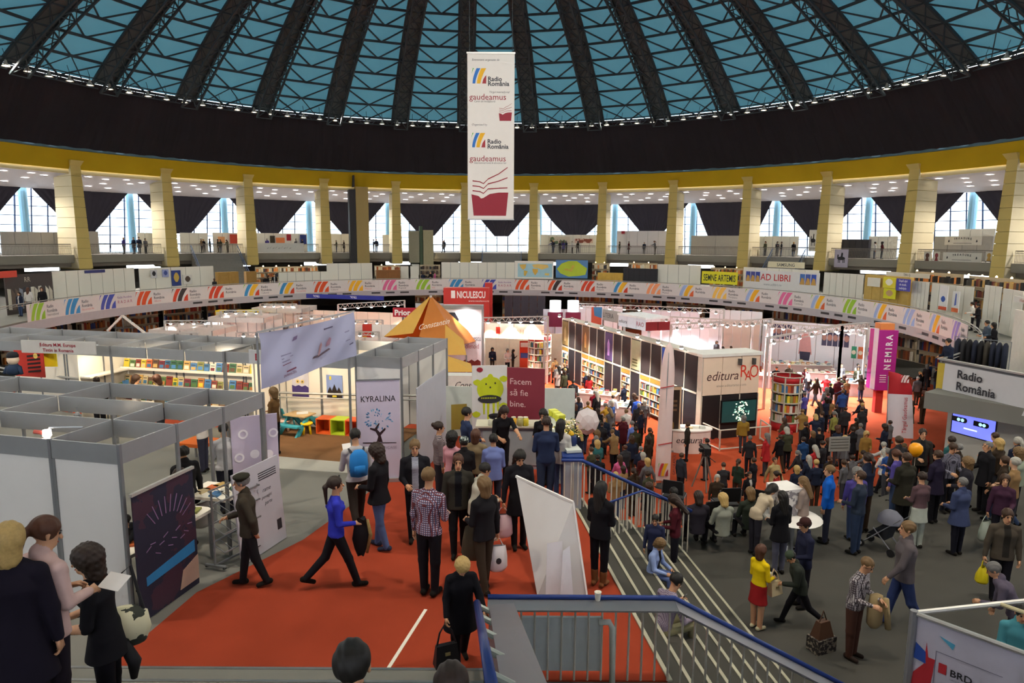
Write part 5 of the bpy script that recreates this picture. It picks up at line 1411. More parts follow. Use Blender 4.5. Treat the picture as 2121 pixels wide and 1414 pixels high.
# clip lamp on the booth wall
p = at(97, 893, 6.7); t = thing('clip_lamp', 'small red and white spot lamp on an arm above the near booth wall', 'lamp', p)
m = MB().mat(ALU); m.tube([(0,0,-.05),(.02,.02,.05),(.42,.12,.03)], .012, 6); m.build('arm', t); m = MB().mat(mt('#ffe8d8', .4, emit=8, var=0)); m.lathe([(.02,-.1),(.055,-.06),(.05,.02)], 10); m.build('bulb', t); m = MB().mat(mt('#b8564a', .5)); m.tube([(-.16,-.02,.0),(-.04,0,-.02)], .03, 8); m.build('shade', t)
# --- tall hanging banner in the middle of the hall
HB = pb(969, 110, 1065, 453, 30.0, 30.0, mt('#d6d2cf', .65, var=.03), .02)
m, fr, w_, h_ = HB; o = thing('hanging_banner', 'tall white banner with red book emblem hanging from the dome', 'banner', fr[0]); rel(m, fr[0]).build('sheet', o)
q = MB(); q.frame((0,0,0), *fr[1:]); BUR = mt('#8c2436', .6, var=.03); DK = mt('#3a3c48', .6)
def rr_logo(x, y, s):
    for pl, c in zip(LOGO, ('#5aa84a','#2a6ab8','#d9a520','#96303a')): q.mat(mt(c, .6, var=.03)); q.poly2([(x+a*s, y+b*s) for a, b in pl], .003)
H_ = h_
def Y(py): return H_*(453-py)/343.0
rr_logo(w_*.09, Y(171), w_*.31); rr_logo(w_*.08, Y(302), w_*.30)
q.frame(); q.build('logo', o)
q = MB(); q.frame((0,0,0), *fr[1:]); q.mat(DK)
q.text('Radio', w_*.44, Y(166), w_*.095, .004, bold=.025); q.text('România', w_*.44, Y(175.5), w_*.095, .004, bold=.025)
q.text('Radio', w_*.43, Y(294), w_*.095, .004, bold=.025); q.text('România', w_*.43, Y(304.5), w_*.095, .004, bold=.025)
q.mat(mt('#555560', .6)); q.text('Eveniment organizat de', w_*.1, Y(125), w_*.045, .004, shear=.2); q.text('Organised by', w_*.09, Y(257), w_*.045, .004, shear=.2)
q.text('Târgul internaţional', w_*.46, Y(190), w_*.04, .004, shear=.2); q.text('Carte de învăţătură', w_*.14, Y(209), w_*.04, .004, shear=.2); q.text('international book & education fair', w_*.14, Y(336), w_*.036, .004)
q.mat(BUR); q.text('gaudeamus', w_*.04, Y(204), w_*.13, .004, wmax=w_*.92); q.text('gaudeamus', w_*.04, Y(331), w_*.13, .004, wmax=w_*.9); q.frame(); q.build('lettering', o)
q = MB(); q.frame((0,0,0), *fr[1:]); q.mat(BUR)
def emblem(x, y, s):
    q.poly2([(x+s*.06,y),(x+s*.94,y),(x+s,y+s*.62),(x+s*.75,y+s*.62),(x+s*.5,y+s*.58),(x+s*.32,y+s*.47),(x+s*.26,y+s*.46),(x+s*.2,y+s*.52),(x,y+s*.57)], .003)
    for i in range(3):
        b0 = y+s*(.60+.13*i); tip = s*(.13+.14*i)
        P_ = [(x+s*.03,b0+s*.05),(x+s*.22,b0+s*.03),(x+s*.33,b0-s*.02+.0),(x+s*.45,b0+s*.10),(x+s*.75,b0+s*.06+tip*.45),(x+s*.98,b0+tip)]
        for (xa, ya), (xb, yb) in zip(P_, P_[1:]): q.poly2([(xa,ya),(xb,yb),(xb,yb+s*.025),(xa,ya+s*.03)], .003)
emblem(w_*.08, Y(446), w_*.80); q.frame(); q.build('emblem', o)
q = MB(); q.frame((0,0,0), *fr[1:]); q.mat(BUR); emblem(w_*.67, Y(247), w_*.28); q.frame(); q.build('small_emblem', o)
m = MB().mat(ALU); m.frame((0,0,0), *fr[1:]); m.box(-.03,h_-.02,-.03,w_+.03,h_+.05,.02); m.box(-.02,-.05,-.03,w_+.02,.0,.02); m.frame(); m.build('batten', o)
m = MB().mat(STEEL); zt_ = dz(math.hypot(fr[0].x-CX, fr[0].y-CY))-fr[0].z
for x in (.1, w_-.1): m = MB().mat(STEEL); m.tube([(x,0,h_),(x,0,zt_-.2)], .012, 5); m.build('cable', o)
# ================================================================== FAR SIDE: gallery stands, ring stands, arena stands
def rwall(name, label, cat, l, t, r, rad, z0, n, mm, th=.06, group=None, zt=None, b=None):
    """row of n upright panels along the ring at radius rad, top edge seen at pixel t"""
    A = atr(l, t, rad); Bp = atr(r, t, rad); zt = (A.z+Bp.z)/2 if zt is None else zt
    zb = z0 if b is None else atr((l+r)/2, b, rad).z
    o_ = Vector((A.x, A.y, zb)); u_ = Vector((Bp.x-A.x, Bp.y-A.y, 0)); w = u_.length; u_.normalize()
    if n == 1:
        m, fr = flat(Vector((0,0,0)), u_, w, zt-zb, mm, th); o = tag(m.build(name), label, cat, group); o.location = o_
    else:
        o = thing(name, label, cat, o_, 0, group)
        for i in range(n):
            m, fr = flat(u_*(w*i/n+.02), u_, w/n-.04, zt-zb, mm, th); m.build('panel', o)
        m, fr2 = flat(Vector((0,0,-.0)), u_, w, zt-zb-.05, ALUD, .02); m.v = [tuple(Vector(v)-u_.cross(ZV)*(-.0)-u_.cross(ZV)*th*.6) for v in m.v]; m.build('frame', o)
    return o, (Vector((0,0,0)), u_, ZV.copy(), u_.cross(ZV)), w, zt-zb
PW = mt('#e2ded2', .6, var=.03, sc=1); PG = mt('#a8a29a', .7, var=.05)
# --- upper gallery
R_G = 49.5
for l, t, r, n, mm, lab in ((0,480,136,5,PG,'grey panel wall on the gallery at the far left'),(182,479,203,1,PG,'single grey panel beside the second gallery column'),
  (284,482,330,3,PW,'white stand wall behind the second gallery column'),(372,482,430,3,PW,'white stand wall at the head of the left gallery stairs'),(440,482,500,3,PW,'white stand wall with a red poster on the left gallery'),
  (530,483,636,6,PW,'long white stand wall with small posters on the left gallery'),(684,484,728,2,PW,'white stand wall behind the tan service tower'),(792,486,812,1,PW,'narrow white panel beside the fifth gallery column'),
  (1120,486,1238,7,PW,'white stand wall with pictures on the centre gallery'),(1278,478,1386,5,mt('#d2cdd0',.6,var=.03),'plain pale wall behind the row of standing visitors'),(1432,488,1535,2,PG,'grey panel wall right of the centre gallery'),
  (1566,489,1655,5,PW,'white stand wall behind the crowd on the right gallery'),(1800,489,1860,3,PW,'white stand wall on the right gallery behind the toys'),(1936,489,2058,4,PG,'grey panel wall with arched lettering on the right gallery'),(1986,474,2062,3,PW,'white wall above the panel with arched lettering')):
    rwall('stand_wall', lab, 'stand', l, t, r, R_G+(.4 if t == 474 else 0), 7.63, n, mm)
def rposter(l, t, r, b, rad, c, lab, text=None, tc=None, name='small_poster', extra=None, cat='poster', arch=False):
    A = atr(l, b, rad); Bp = atr(r, b, rad); T_ = atr(l, t, rad); u_ = Vector((Bp.x-A.x, Bp.y-A.y, 0)); w = u_.length; h = T_.z-A.z
    m, fr = flat(Vector((0,0,0)), u_, w, h, c if not isinstance(c, str) else mt(c, .6, var=.06), .04); o = tag(m.build(name), lab, cat); o.location = A
    fr = (Vector((0,0,0)),)+fr[1:]
    if extra:
        q = MB(); q.frame(*fr); extra(q, w, h); q.frame(); q.build('artwork', o)
    if text:
        q = MB(); q.frame(*fr); q.mat(mt(tc or '#2a2a2a', .6)); n = len(text)
        for i, s_ in enumerate(text): q.text(s_, w*.5, h*(1-(i+.85)/n*.9)-(.0), h/n*.55, .006, 'C', wmax=w*.9, bold=.015)
        q.frame(); q.build('lettering', o)
    return o
RGP = R_G-.35
rposter(477,485,497,504,RGP,'#c84a3a','red and white poster on the left gallery'); rposter(452,490,466,503,RGP,'#e0a070','orange lit poster on the left gallery')
rposter(560,488,570,506,RGP,'#3a3020','dark and gold poster on the left gallery wall'); rposter(572,492,590,503,RGP,'#e0804a','orange poster on the left gallery wall'); rposter(594,485,603,498,RGP,'#a02030','crimson poster with a white letter on the left gallery wall'); rposter(622,486,635,505,RGP,'#2a3a80','blue and orange poster on the left gallery wall')
rposter(534,503,630,523,46.15,'#d6d2ca','white cloth banner with handwriting on the gallery railing',None,None,'railing_banner',lambda q,w,h:[q.mat(INK),[q.poly2([(w*(.2+.06*i),h*.4),(w*(.24+.06*i),h*(.5+.2*(i%2))),(w*(.245+.06*i),h*(.53+.2*(i%2))),(w*(.2+.06*i),h*.45)],.004) for i in range(9)]],'banner')
rposter(1287,478,1294,484,RGP,'#a02838','small crimson sign with a white mark on the pale wall'); rposter(1137,490,1180,505,RGP,pattern('blotch','#d8ccb8','#6a7a5a',1.5),'strip of small pictures on the centre gallery wall'); rposter(1190,494,1228,503,RGP,pattern('blotch','#d8b8a8','#8a4a3a',1.5),'strip of reddish pictures on the centre gallery wall')
def treasure(q, w, h):
    q.mat(INK)
    for i, ch in enumerate('TREASURE'):
        a = (i-3.5)*.16; q.frame(*((Vector(q.fr[0]), q.fr[1], q.fr[2], q.fr[3]))); q.text(ch, w*.5+math.sin(a)*w*.42, h*(.45+.22*math.cos(a*1.6)), h*.22, .006, 'C', bold=.03)
    for s_ in (.12,.88): q.poly2([(w*s_-.08,h*.3),(w*s_+.08,h*.35),(w*s_+.02,h*.6),(w*s_-.04,h*.55)], .005)
    q.poly2([(w*.25,h*.18),(w*.75,h*.18),(w*.75,h*.22),(w*.25,h*.22)], .005)
rposter(1956,489,2032,507,RGP,'#d2ccc0','upper cream panel with arched lettering on the right gallery',name='sign_panel',cat='sign',extra=treasure)
rposter(1952,522,2032,541,46.1,'#d2ccc0','lower cream panel with arched lettering on the gallery railing',name='sign_panel',cat='sign',extra=treasure)
for i, (l, r, nm) in enumerate(((1913,1927,'left of'),(1933,1945,'just left of'),(2040,2055,'right of'))):
    rposter(l,521,r,540,46.1,'#ccc4b6','small portrait card %s the lower arched sign' % nm,None,None,'portrait_card',lambda q,w,h,i=i:[q.mat(mt(['#5a3a30','#8a3a40','#b8924e'][i],.7)),q.poly2(blob(w*.5,h*.6,w*.28,h*.26,12),.004),q.poly2([(w*.2,0),(w*.8,0),(w*.65,h*.38),(w*.35,h*.38)],.004)])
def horseman(q, w, h):
    q.mat(INK); q.poly2(blob(w*.5,h*.5,w*.3,h*.10,12),.004); q.poly2([(w*.45,h*.55),(w*.6,h*.55),(w*.62,h*.8),(w*.5,h*.82)],.004); q.poly2([(w*.2,h*.55),(w*.3,h*.5),(w*.3,h*.7),(w*.22,h*.72)],.004)
    for x in (.28,.38,.62,.72): q.poly2([(w*x,h*.25),(w*(x+.05),h*.25),(w*(x+.05),h*.45),(w*x,h*.45)],.004)
rposter(1674,476,1691,520,48.6,'#dad6d2','upright white card with a dark rider on the right gallery',extra=horseman,name='upright_sign',cat='sign'); rposter(1727,516,1755,553,46.1,'#b8aec0','lilac hanging sheet with a dark rider on the gallery railing',extra=horseman,name='hanging_sheet',cat='banner')
# railings between the columns
rl0 = None
rm_, rb_ = MB().mat(mt('#6c655e', .5, .3)), MB().mat(mt('#7a736a', .5, .3))
def gl(u, z): a = math.radians(u); return Vector((46.45*math.sin(a), 46.45*math.cos(a), z))
for z_, th in ((8.68,.07),(8.5,.03),(7.75,.03)):
    for i in range(6): rm_.bar(gl(1.0+9.2*i/6, z_), gl(1.0+9.2*(i+1)/6, z_), th)
for i in range(60): rb_.bar(gl(1.0+9.2*i/59, 7.63), gl(1.0+9.2*i/59, 8.66), .025)
for k in range(-1, 13):
    if k in (1, 2) and False: continue
    lab = 'thin metal railing along the gallery edge, bay %s' % (ORD[k+1] if k < 12 else 'at the far right')
    if rl0 is None:
        o = rl0 = thing('gallery_railing', lab, 'railing', (CX,CY,0), 0, 'railings of the upper gallery'); rm_.build('rails', o); x = rb_.build('balusters', o); x['kind'] = 'stuff'
    else: o = copytree(rl0, (CX,CY,0), 0, lab)
    o.rotation_euler = (0, 0, -math.radians(-60.97+11.25*k))
# service towers standing at the gallery edge
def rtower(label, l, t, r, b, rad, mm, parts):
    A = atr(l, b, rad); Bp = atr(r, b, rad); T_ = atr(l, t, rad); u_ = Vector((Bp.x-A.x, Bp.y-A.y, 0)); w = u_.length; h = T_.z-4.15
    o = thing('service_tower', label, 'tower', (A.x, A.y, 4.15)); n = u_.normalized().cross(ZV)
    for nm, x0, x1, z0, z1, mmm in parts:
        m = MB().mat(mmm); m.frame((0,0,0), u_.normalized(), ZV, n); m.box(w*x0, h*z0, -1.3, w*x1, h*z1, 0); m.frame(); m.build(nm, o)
    return o
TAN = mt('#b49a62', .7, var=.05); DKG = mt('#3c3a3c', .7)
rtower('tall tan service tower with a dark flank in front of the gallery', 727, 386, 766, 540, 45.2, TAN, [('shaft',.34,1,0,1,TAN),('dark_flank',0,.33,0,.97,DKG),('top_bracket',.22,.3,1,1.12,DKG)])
rtower('short grey service tower with two blocks in front of the gallery', 848, 478, 898, 542, 45.0, PG, [('left_block',0,.42,.35,1,mt('#9a937c',.7)),('right_block',.58,1,0,1.02,mt('#b0a684',.7)),('mast',.44,.56,0,1.1,mt('#4a5a44',.7)),('white_box',.1,.4,.1,.32,PW)])
# gallery stairs
def gstairs(label, l, r, t, b):
    A = atr(l, t, 46.2); Bp = atr(r, t, 46.2); u_ = Vector((Bp.x-A.x, Bp.y-A.y, 0)); w = u_.length; u_.normalize(); n = u_.cross(ZV); o = thing('gallery_stairs', label, 'stairs', (A.x, A.y, 4.15))
    for i in range(11):
        m = MB().mat(mt('#8a857e', .7)); m.frame((0,0,0), u_, ZV, n); m.box(0,0,i*.3,w,3.48-i*.3,(i+1)*.3); m.frame(); m.build('step', o)
    for x in (0, w):
        m = MB().mat(mt('#5a6a86', .4, .3)); m.frame((0,0,0), u_, ZV, n); m.bar((x,4.4,0),(x,1.1,3.4),.08); m.bar((x,3.9,0),(x,.6,3.4),.05); m.frame(); m.build('handrail', o)
gstairs('stairs with dark handrails down from the left gallery', 396, 492, 524, 560); gstairs('stairs down from the centre gallery right of the hanging banner', 1000, 1080, 524, 545)
gstairs('stairs down from the right gallery beside the lilac sheet', 1600, 1668, 528, 560)
# wall and strip windows below the gallery
m = MB().mat(mt('#6c6862', .8, var=.06)); sector(m, 56.2, 56.5, 100, -100, 0, 5.7, 100); struct(m.build('wall_lower'), 'grey outer wall below the gallery')
m = MB().mat(mt('#6c6862', .8, var=.06)); 
for k in range(-13, 14):
    sector(m, 56.2, 56.5, k*11.25-3.6+2, k*11.25+3.6+2 if k % 2 else k*11.25+6, 5.7, 6.5, 4)
struct(m.build('wall_lower_piers'), 'piers between the strip windows below the gallery')
# --- stands on the far side of the ring, seen above the parapet
R_M = 31.5; FW = mt('#e4dfd2', .6, var=.03, sc=1)
for l, t, r, n, lab in ((107,558,278,7,'long white stand wall with seven panels on the left of the ring'),(287,553,442,5,'white stand wall carrying four posters on the left ring'),(577,563,680,6,'low white stand wall left of the tan tower'),
  (676,545,771,4,'tall white stand wall below the tan tower'),(830,551,846,1,'narrow white panel left of a gap beside the wooden counter'),(850,551,867,1,'narrow white panel right of a gap beside the wooden counter'),(914,543,1028,6,'white stand wall directly below the hanging banner'),(1028,543,1066,2,'white stand wall next to the world map'),
  (1362,548,1452,4,'white stand wall left of the yellow lettered banner'),(1540,556,1697,6,'white stand wall carrying the big red lettering'),(1707,566,1790,6,'white stand wall right of the red lettering'),(1888,583,1925,5,'white grid panel wall at the right of the ring'),(1930,590,2018,5,'white stand wall with two upright banners at the right'),(2040,592,2075,3,'angled white stand wall at the far right of the ring'),(2078,600,2121,2,'white stand wall with a teal box at the far right')):
    rr_ = R_M if l < 1880 else 31.5
    rwall('ring_stand_wall', lab, 'stand', l, t, r, rr_, 4.15, n, FW)
RP = R_M-.3
def pic(c, kind=0): return lambda q, w, h: [q.mat(mt(c, .6)), q.poly2(blob(w*.5, h*.55, w*.3, h*.3, 10, .2), .004)]
rposter(313,559,326,576,RP,'#c8c6c8','white poster with black blotches on the left ring wall',extra=pic('#2a2a30')); rposter(337,558,350,574,RP,'#9aa2cc','pale blue poster on the left ring wall',extra=pic('#4a5aa0')); rposter(357,560,376,592,RP,'#2e3f80','tall dark blue poster with a gold figure on the left ring wall',extra=pic('#c8a850')); rposter(380,569,399,589,RP,'#d8d4cc','white poster with a dark animal on the left ring wall',extra=pic('#4a3a30'))
rposter(176,560,218,566,RP,'#3a3f78','thin blue name strip on the long white ring wall')
# dark kiosk at far left
o, fr, w_, h_ = rwall('kiosk_wall', 'dark kiosk with a monogram fascia and book displays at the far left of the ring', 'kiosk', 8, 567, 107, 31.2, 4.15, 1, mt('#4a4240', .6))
q = MB(); q.frame(*fr); q.mat(mt('#c9bfae', .6)); q.text('R', w_*.45, h_*.80, h_*.13, .006, 'R'); q.text('R', w_*.46, h_*.80, h_*.13, .006); q.frame(); q.build('lettering', o)
q = MB(); q.frame(*fr); rr = random.Random(4)
for i in range(12): q.mat(mt(rr.choice(['#8a90a0','#c8c0b0','#3a3a44','#6a5a50','#a8b0c0','#d8d0c0']), .6)); x = .03+i*.08; q.poly2([(w_*x,h_*(.1+.1*rr.random())),(w_*(x+.07),h_*.12),(w_*(x+.07),h_*(.5+.2*rr.random())),(w_*x,h_*.66)], .004)
q.frame(); q.build('display', o)
rposter(0,562,36,576,30.8,'#d84a38','red lit sign on the far left kiosk')
# wooden cabinets, counters and shelves
def rbox(name, label, cat, l, t, r, rad, z0, c, rows=0, cols=0, dep=.5, sub='drawer', zt=None):
    A = atr(l, t, rad); Bp = atr(r, t, rad); u_ = Vector((Bp.x-A.x, Bp.y-A.y, 0)); w = u_.length; u_.normalize(); n = u_.cross(ZV); h = (A.z+Bp.z)/2-z0
    o = thing(name, label, cat, (A.x, A.y, z0)); m = MB().mat(mt(c, .6, var=.1)); m.frame((0,0,0), u_, ZV, n); m.box(0,0,-dep,w,h,0); m.frame(); m.build('body', o)
    for i in range(cols):
        for j in range(rows):
            m = MB().mat(mt(c, .55, var=.2, sc=3)); m.frame((0,0,0), u_, ZV, n); m.box(w*(i+.06)/cols, h*(j+.08)/rows, 0, w*(i+.94)/cols, h*(j+.92)/rows, .03); m.frame(); m.build(sub, o)
    return o, u_, n, w, h
rbox('wooden_cabinet', 'honey brown cabinet of drawers on the left ring, larger one', 'cabinet', 451, 563, 494, 31, 4.15, '#a8803c', 5, 2); rbox('wooden_cabinet', 'honey brown cabinet beside the book stand, smaller one', 'cabinet', 510, 562, 531, 31, 4.15, '#a0783a', 5, 1)
rbox('wooden_counter', 'reddish brown wooden counter on the ring left of the tent top', 'counter', 780, 559, 829, 31, 4.15, '#8c5a2c', 2, 4); rbox('wooden_counter', 'yellow wooden counter right of the Romania map', 'counter', 1238, 565, 1290, 31, 4.15, '#c8a044', 1, 3)
rbox('black_shelf', 'black display shelf full of goods on the right of the ring', 'shelf', 1291, 556, 1361, 31.2, 4.15, '#26242a', 3, 6, .5, 'compartment'); rbox('dark_shelf', 'dark toy shelf on the right gallery', 'shelf', 1735, 496, 1800, 48.9, 7.63, '#2c2a30', 4, 5, .5, 'compartment')
o, u_, n_, w_, h_ = rbox('pine_stand', 'pine board stand with posters right of the white ring walls', 'stand', 1792, 571, 1886, 31.3, 4.15, '#c6a558', 1, 5, .3, 'board')
rposter(1796,574,1822,592,30.9,'#e0dccc','white notice pinned on the pine stand'); rposter(1828,573,1854,595,30.9,'#e6d840','yellow and white poster on the pine stand',extra=pic('#f0ecd8')); rposter(1829,596,1854,617,30.9,'#e2dc30','yellow poster with a cartoon head on the pine stand',extra=pic('#c8a070')); rposter(1855,576,1884,601,30.7,'#4a48a8','violet blue sign with white lettering on the pine stand',['După alpii','de studii,','şedinţele'],'#e8e6f0',name='lettered_sign',cat='sign')
rposter(1943,590,1960,640,30.8,'#e6e2e0','upright white banner with red foot and blue figure',extra=lambda q,w,h:[q.mat(mt('#d8583a',.6)),q.poly2([(0,0),(w,0),(w,h*.14),(0,h*.14)],.004),q.mat(mt('#3a5ab0',.6)),q.poly2(blob(w*.5,h*.45,w*.28,h*.12,10,.2),.004)],name='upright_banner',cat='banner')
rposter(1970,602,1984,645,30.8,'#e2e0de','smaller upright banner with an orange foot at the right',extra=lambda q,w,h:[q.mat(mt('#e07040',.6)),q.poly2([(0,0),(w,0),(w,h*.2),(0,h*.2)],.004),q.mat(mt('#5a6ab0',.6)),q.poly2([(w*.35,h*.3),(w*.65,h*.35),(w*.6,h*.9),(w*.45,h*.9)],.004)],name='upright_banner',cat='banner')
# maps
def worldmap(q, w, h):
    q.mat(mt('#a8ccd8', .6)); q.poly2([(w*.08,h*.1),(w*.97,h*.1),(w*.97,h*.86),(w*.08,h*.86)], .002)
    for c, pts in (('#e0b860',[(.12,.8),(.3,.82),(.28,.6),(.22,.5),(.16,.62)]),('#d8b050',[(.24,.48),(.34,.42),(.28,.16),(.24,.2)]),('#e2c070',[(.45,.8),(.6,.84),(.85,.8),(.88,.66),(.7,.52),(.62,.6),(.5,.62)]),('#d8a848',[(.46,.58),(.6,.56),(.6,.4),(.53,.2),(.47,.4)]),('#e4c878',[(.78,.34),(.9,.32),(.88,.2),(.78,.22)])): q.mat(mt(c, .6)); q.poly2([(w*a, h*b) for a, b in pts], .007)
rposter(1066,540,1146,577,R_M-.35,'#e8e4dc','large framed world map on the ring stand',extra=worldmap,name='wall_map',cat='map')
rposter(1151,538,1217,575,R_M-.35,'#5a86b8','green relief map on the ring stand',extra=lambda q,w,h:[q.mat(mt('#b8c83a',.6,var=.2,sc=.8)),q.poly2([(w*.03,h*.5),(w*.18,h*.8),(w*.4,h*.95),(w*.66,h*.95),(w*.85,h*.7),(w*.98,h*.55),(w*.93,h*.2),(w*.7,h*.12),(w*.4,h*.08),(w*.15,h*.25)],.004),q.mat(mt('#c8b048',.6,var=.2)),q.poly2([(w*.25,h*.45),(w*.5,h*.35),(w*.6,h*.7),(w*.52,h*.72),(w*.45,h*.48),(w*.3,h*.55)],.010)],name='wall_map',cat='map')
rposter(1453,561,1527,586,R_M-.5,'#e6dc2c','yellow banner with dark capital lettering on the ring',['SEMNE ARTEMIS'],'#3a4030','lettered_banner',cat='banner')
o = rposter(1541,558,1696,598,R_M-.35,'#dedad8','white fascia with huge red capitals on the right of the ring',None,None,'lettered_sign',cat='sign',extra=lambda q,w,h:[q.mat(mt('#c8383a',.6)),q.text('AD LIBRI',w*.23,h*.52,h*.34,.006,wmax=w*.50,bold=.01),q.mat(mt('#8a8a90',.6)),q.text('www.adlibri.ro',w*.28,h*.26,h*.13,.006,wmax=w*.4),
  [[q.mat(mt(c,.6)),q.poly2([(w*x,h*.42),(w*(x+.062),h*.42),(w*(x+.062),h*.92),(w*x,h*.92)],.004),q.mat(mt('#c89a50',.6)),q.poly2([(w*x,h*.42),(w*(x+.062),h*.42),(w*(x+.05),h*.7),(w*(x+.02),h*.75)],.009)] for x, c in ((.02,'#3a4a9a'),(.09,'#4a4a90'),(.16,'#3a4aa0'),(.76,'#4a78c0'),(.83,'#4a60b0'),(.90,'#3a58b8'))]])
rposter(1590,541,1666,553,34.5,'#d2c8ac','pale sign strip with dark capitals behind the ring stands',['SAMSUNG'],'#4a4a50','lettered_sign',cat='sign')
rposter(1835,562,1925,571,34.0,'#d6cfc2','cream fascia with small dark lettering at the right',['TIN G'],'#5a5a5a','lettered_sign',cat='sign')
rposter(2100,612,2135,624,31.0,'#e0d8d0','white fascia with faint red lettering at the far right edge',['in Rom'],'#c87a70','lettered_sign',cat='sign')
# book stalls with warm lights behind the ring stands
rb2 = random.Random(11)
def stall(l, t, r, rad, z0, lab, cols, lit):
    A = atr(l, t, rad); Bp = atr(r, t, rad); u_ = Vector((Bp.x-A.x, Bp.y-A.y, 0)); w = u_.length; u_.normalize(); n = u_.cross(ZV); h = max(1.2, (A.z+Bp.z)/2-z0)
    o = thing('book_stall', lab, 'stall', (A.x, A.y, z0))
    m = MB().mat(mt('#b8a88c', .6)); m.frame((0,0,0), u_, ZV, n); m.box(0,0,-.3,w,h,-.25); m.frame(); m.build('back', o)
    for j in range(4):
        m = MB().mat(mt('#c8bca4', .6)); m.frame((0,0,0), u_, ZV, n); m.box(0,h*j/4,-.25,w,h*j/4+.03,.05); m.frame(); m.build('shelf', o)
        m = MB(); m.frame((0,0,0), u_, ZV, n)
        x = .05
        while x < w-.2:
            ww = rb2.uniform(.12,.25); m.mat(mt(rb2.choice(cols), .6)); m.box(x,h*j/4+.03,-.2,x+ww,h*j/4+.03+h*.19*rb2.uniform(.7,1),-.05); x += ww+.02
        m.frame(); b_ = m.build('goods', o); b_['kind'] = 'stuff'
    if lit:
        for i in range(max(2, int(w/1.2))): m = MB().mat(mt('#ffd8a0', .4, emit=lit, var=0)); m.lathe([(.02,.12),(.07,.06),(.07,0)], 8, tuple(u_*(w*(i+.5)/max(2,int(w/1.2)))+n*.25+ZV*(h+.05))); m.build('lamp', o)
BC = ['#8a4a30','#d8c8a8','#5a4a3a','#c87a3a','#e0d8c8','#3a3a44','#a85a30','#e09050']
stall(530,552,660,36,4.15,'warmly lit stall of small goods behind the low white wall',BC,10); stall(776,550,830,36,4.15,'lit stall behind the reddish brown counter',BC,8); stall(1226,545,1262,35,4.15,'stall with hanging goods behind the yellow counter',BC,4)
stall(1300,545,1360,36,4.15,'stall with lit goods behind the black shelf',BC,6); stall(1890,565,1990,34.5,4.15,'stall with dark hats behind the white grid panels',['#1c1a1a','#3a2a24','#e08a4a','#2a2a30'],8); stall(2000,575,2121,34.5,4.15,'stall hung with small bags and belts at the far right',['#1c1a1a','#6a2a2a','#3a3a3a','#c8a060','#8a5a3a'],6)
stall(1470,555,1540,36,4.15,'stall with framed goods behind the yellow lettered banner',BC,4); stall(870,548,912,35,4.15,'clothes stall with hanging garments near the grey tower',['#3a2a24','#6a5a4a','#2a2a30','#8a7a6a'],0)
# --- arena stands
for a, b, pw_, ta, tb in ((-4.4,7.3,55,-4.6,9.0),(-6.2,7.3,55,-6.2,9.0),(-7.6,7.4,40,-8.2,8.2),(-2.7,7.4,60,-2.6,9.4),(-1.2,7.4,60,-1.1,9.4),(-2.2,1.5,30,-2.4,.6)):
    p = bw(a, b, 6.45); t = thing('booth_spotlight', 'warm clip-on spotlight under a near booth beam, over %s' % {-4.4:'the right shelf end',-6.2:'the shelf middle',-7.6:'the red panel',-2.7:'the owl poster',-1.2:'the hooded figures poster',-2.2:'the near booth inside'}[a], 'light', p)
    m = MB().mat(mt('#ffe6c0', .3, emit=12, var=0)); m.lathe([(.001,-.04),(.04,-.02),(.05,.02)], 8); m.build('bulb', t); m = MB().mat(ALUD); m.lathe([(.02,.12),(.05,.08),(.055,.02)], 8, cap=False); m.tube([(0,0,.1),(0,0,.2)], .01, 5); m.build('housing', t)
    spot('booth_light', p-ZV*.06, bw(ta, tb, 4.9), pw_, 130, .7, (1,.80,.55), .06)
SWL = []
def swall(name, label, cat, l, t, r, yl, yr, n, mm, z0=0.0, tr=None, th=.08, panel='panel'):
    A = aty(l, t, yl); Bp = aty(r, t if tr is None else tr, yr); u_ = Vector((Bp.x-A.x, Bp.y-A.y, 0)); w = u_.length; u_.normalize(); h = A.z-z0; SWL.append((A, Bp))
    o = thing(name, label, cat, (A.x, A.y, z0))
    for i in range(n):
        m, fr = flat(u_*(w*i/n+.015), u_, w/n-.03, h, mm, th); m.build(panel, o)
    return o, (Vector((0,0,0)), u_, ZV.copy(), u_.cross(ZV)), w, h
STW = mt('#ece9e4', .55, var=.03)
ZF = lambda a, b: Vector((a, b, 0))
truss_pts = []; k = 0
LAB = ['near the left edge','second in the left arena rows','beside the gabled frame','with a yellow stand behind','close to the cloth banner','in the second arena row','at the left of the back row','in the middle of the back row','behind the long name banner','at the far left of the back row','next to the yellow stands','in the third arena row']
for (x, y, w, d, hh) in ((-23,40,4.5,3.4,3.1),(-17.6,40.5,4.5,3.4,3.1),(-12.2,41,4.5,3.4,3.0),(-25,46.5,4.6,3.4,3.1),(-13,47.5,4.6,3.4,3.0),(-24,53.5,4.6,3.4,3.2),(-23,60,4.6,3.4,3.3)):
    fr_ = (Vector((x, y, 0)), Vector((.995, -.1, 0)), Vector((.1, .995, 0)))
    booth('white aluminium-framed arena booth %s' % LAB[k], [0,w/2,w], [0,d/2,d], [('b',d,0,w,2.7,STW),('a',0,d*.4,d,2.7,STW)], 0.0, hh, .4, fr_, STW, pw=1.5, beam=mt('#d2cfc9', .4, .2)); k += 1
for x, y in ((-21,41.5),(-15.5,42),(-10,42.5),(-23,48),(-11,49),(-22,55),(-15,52),(-21,61)):
    truss_pts.append((x, y))
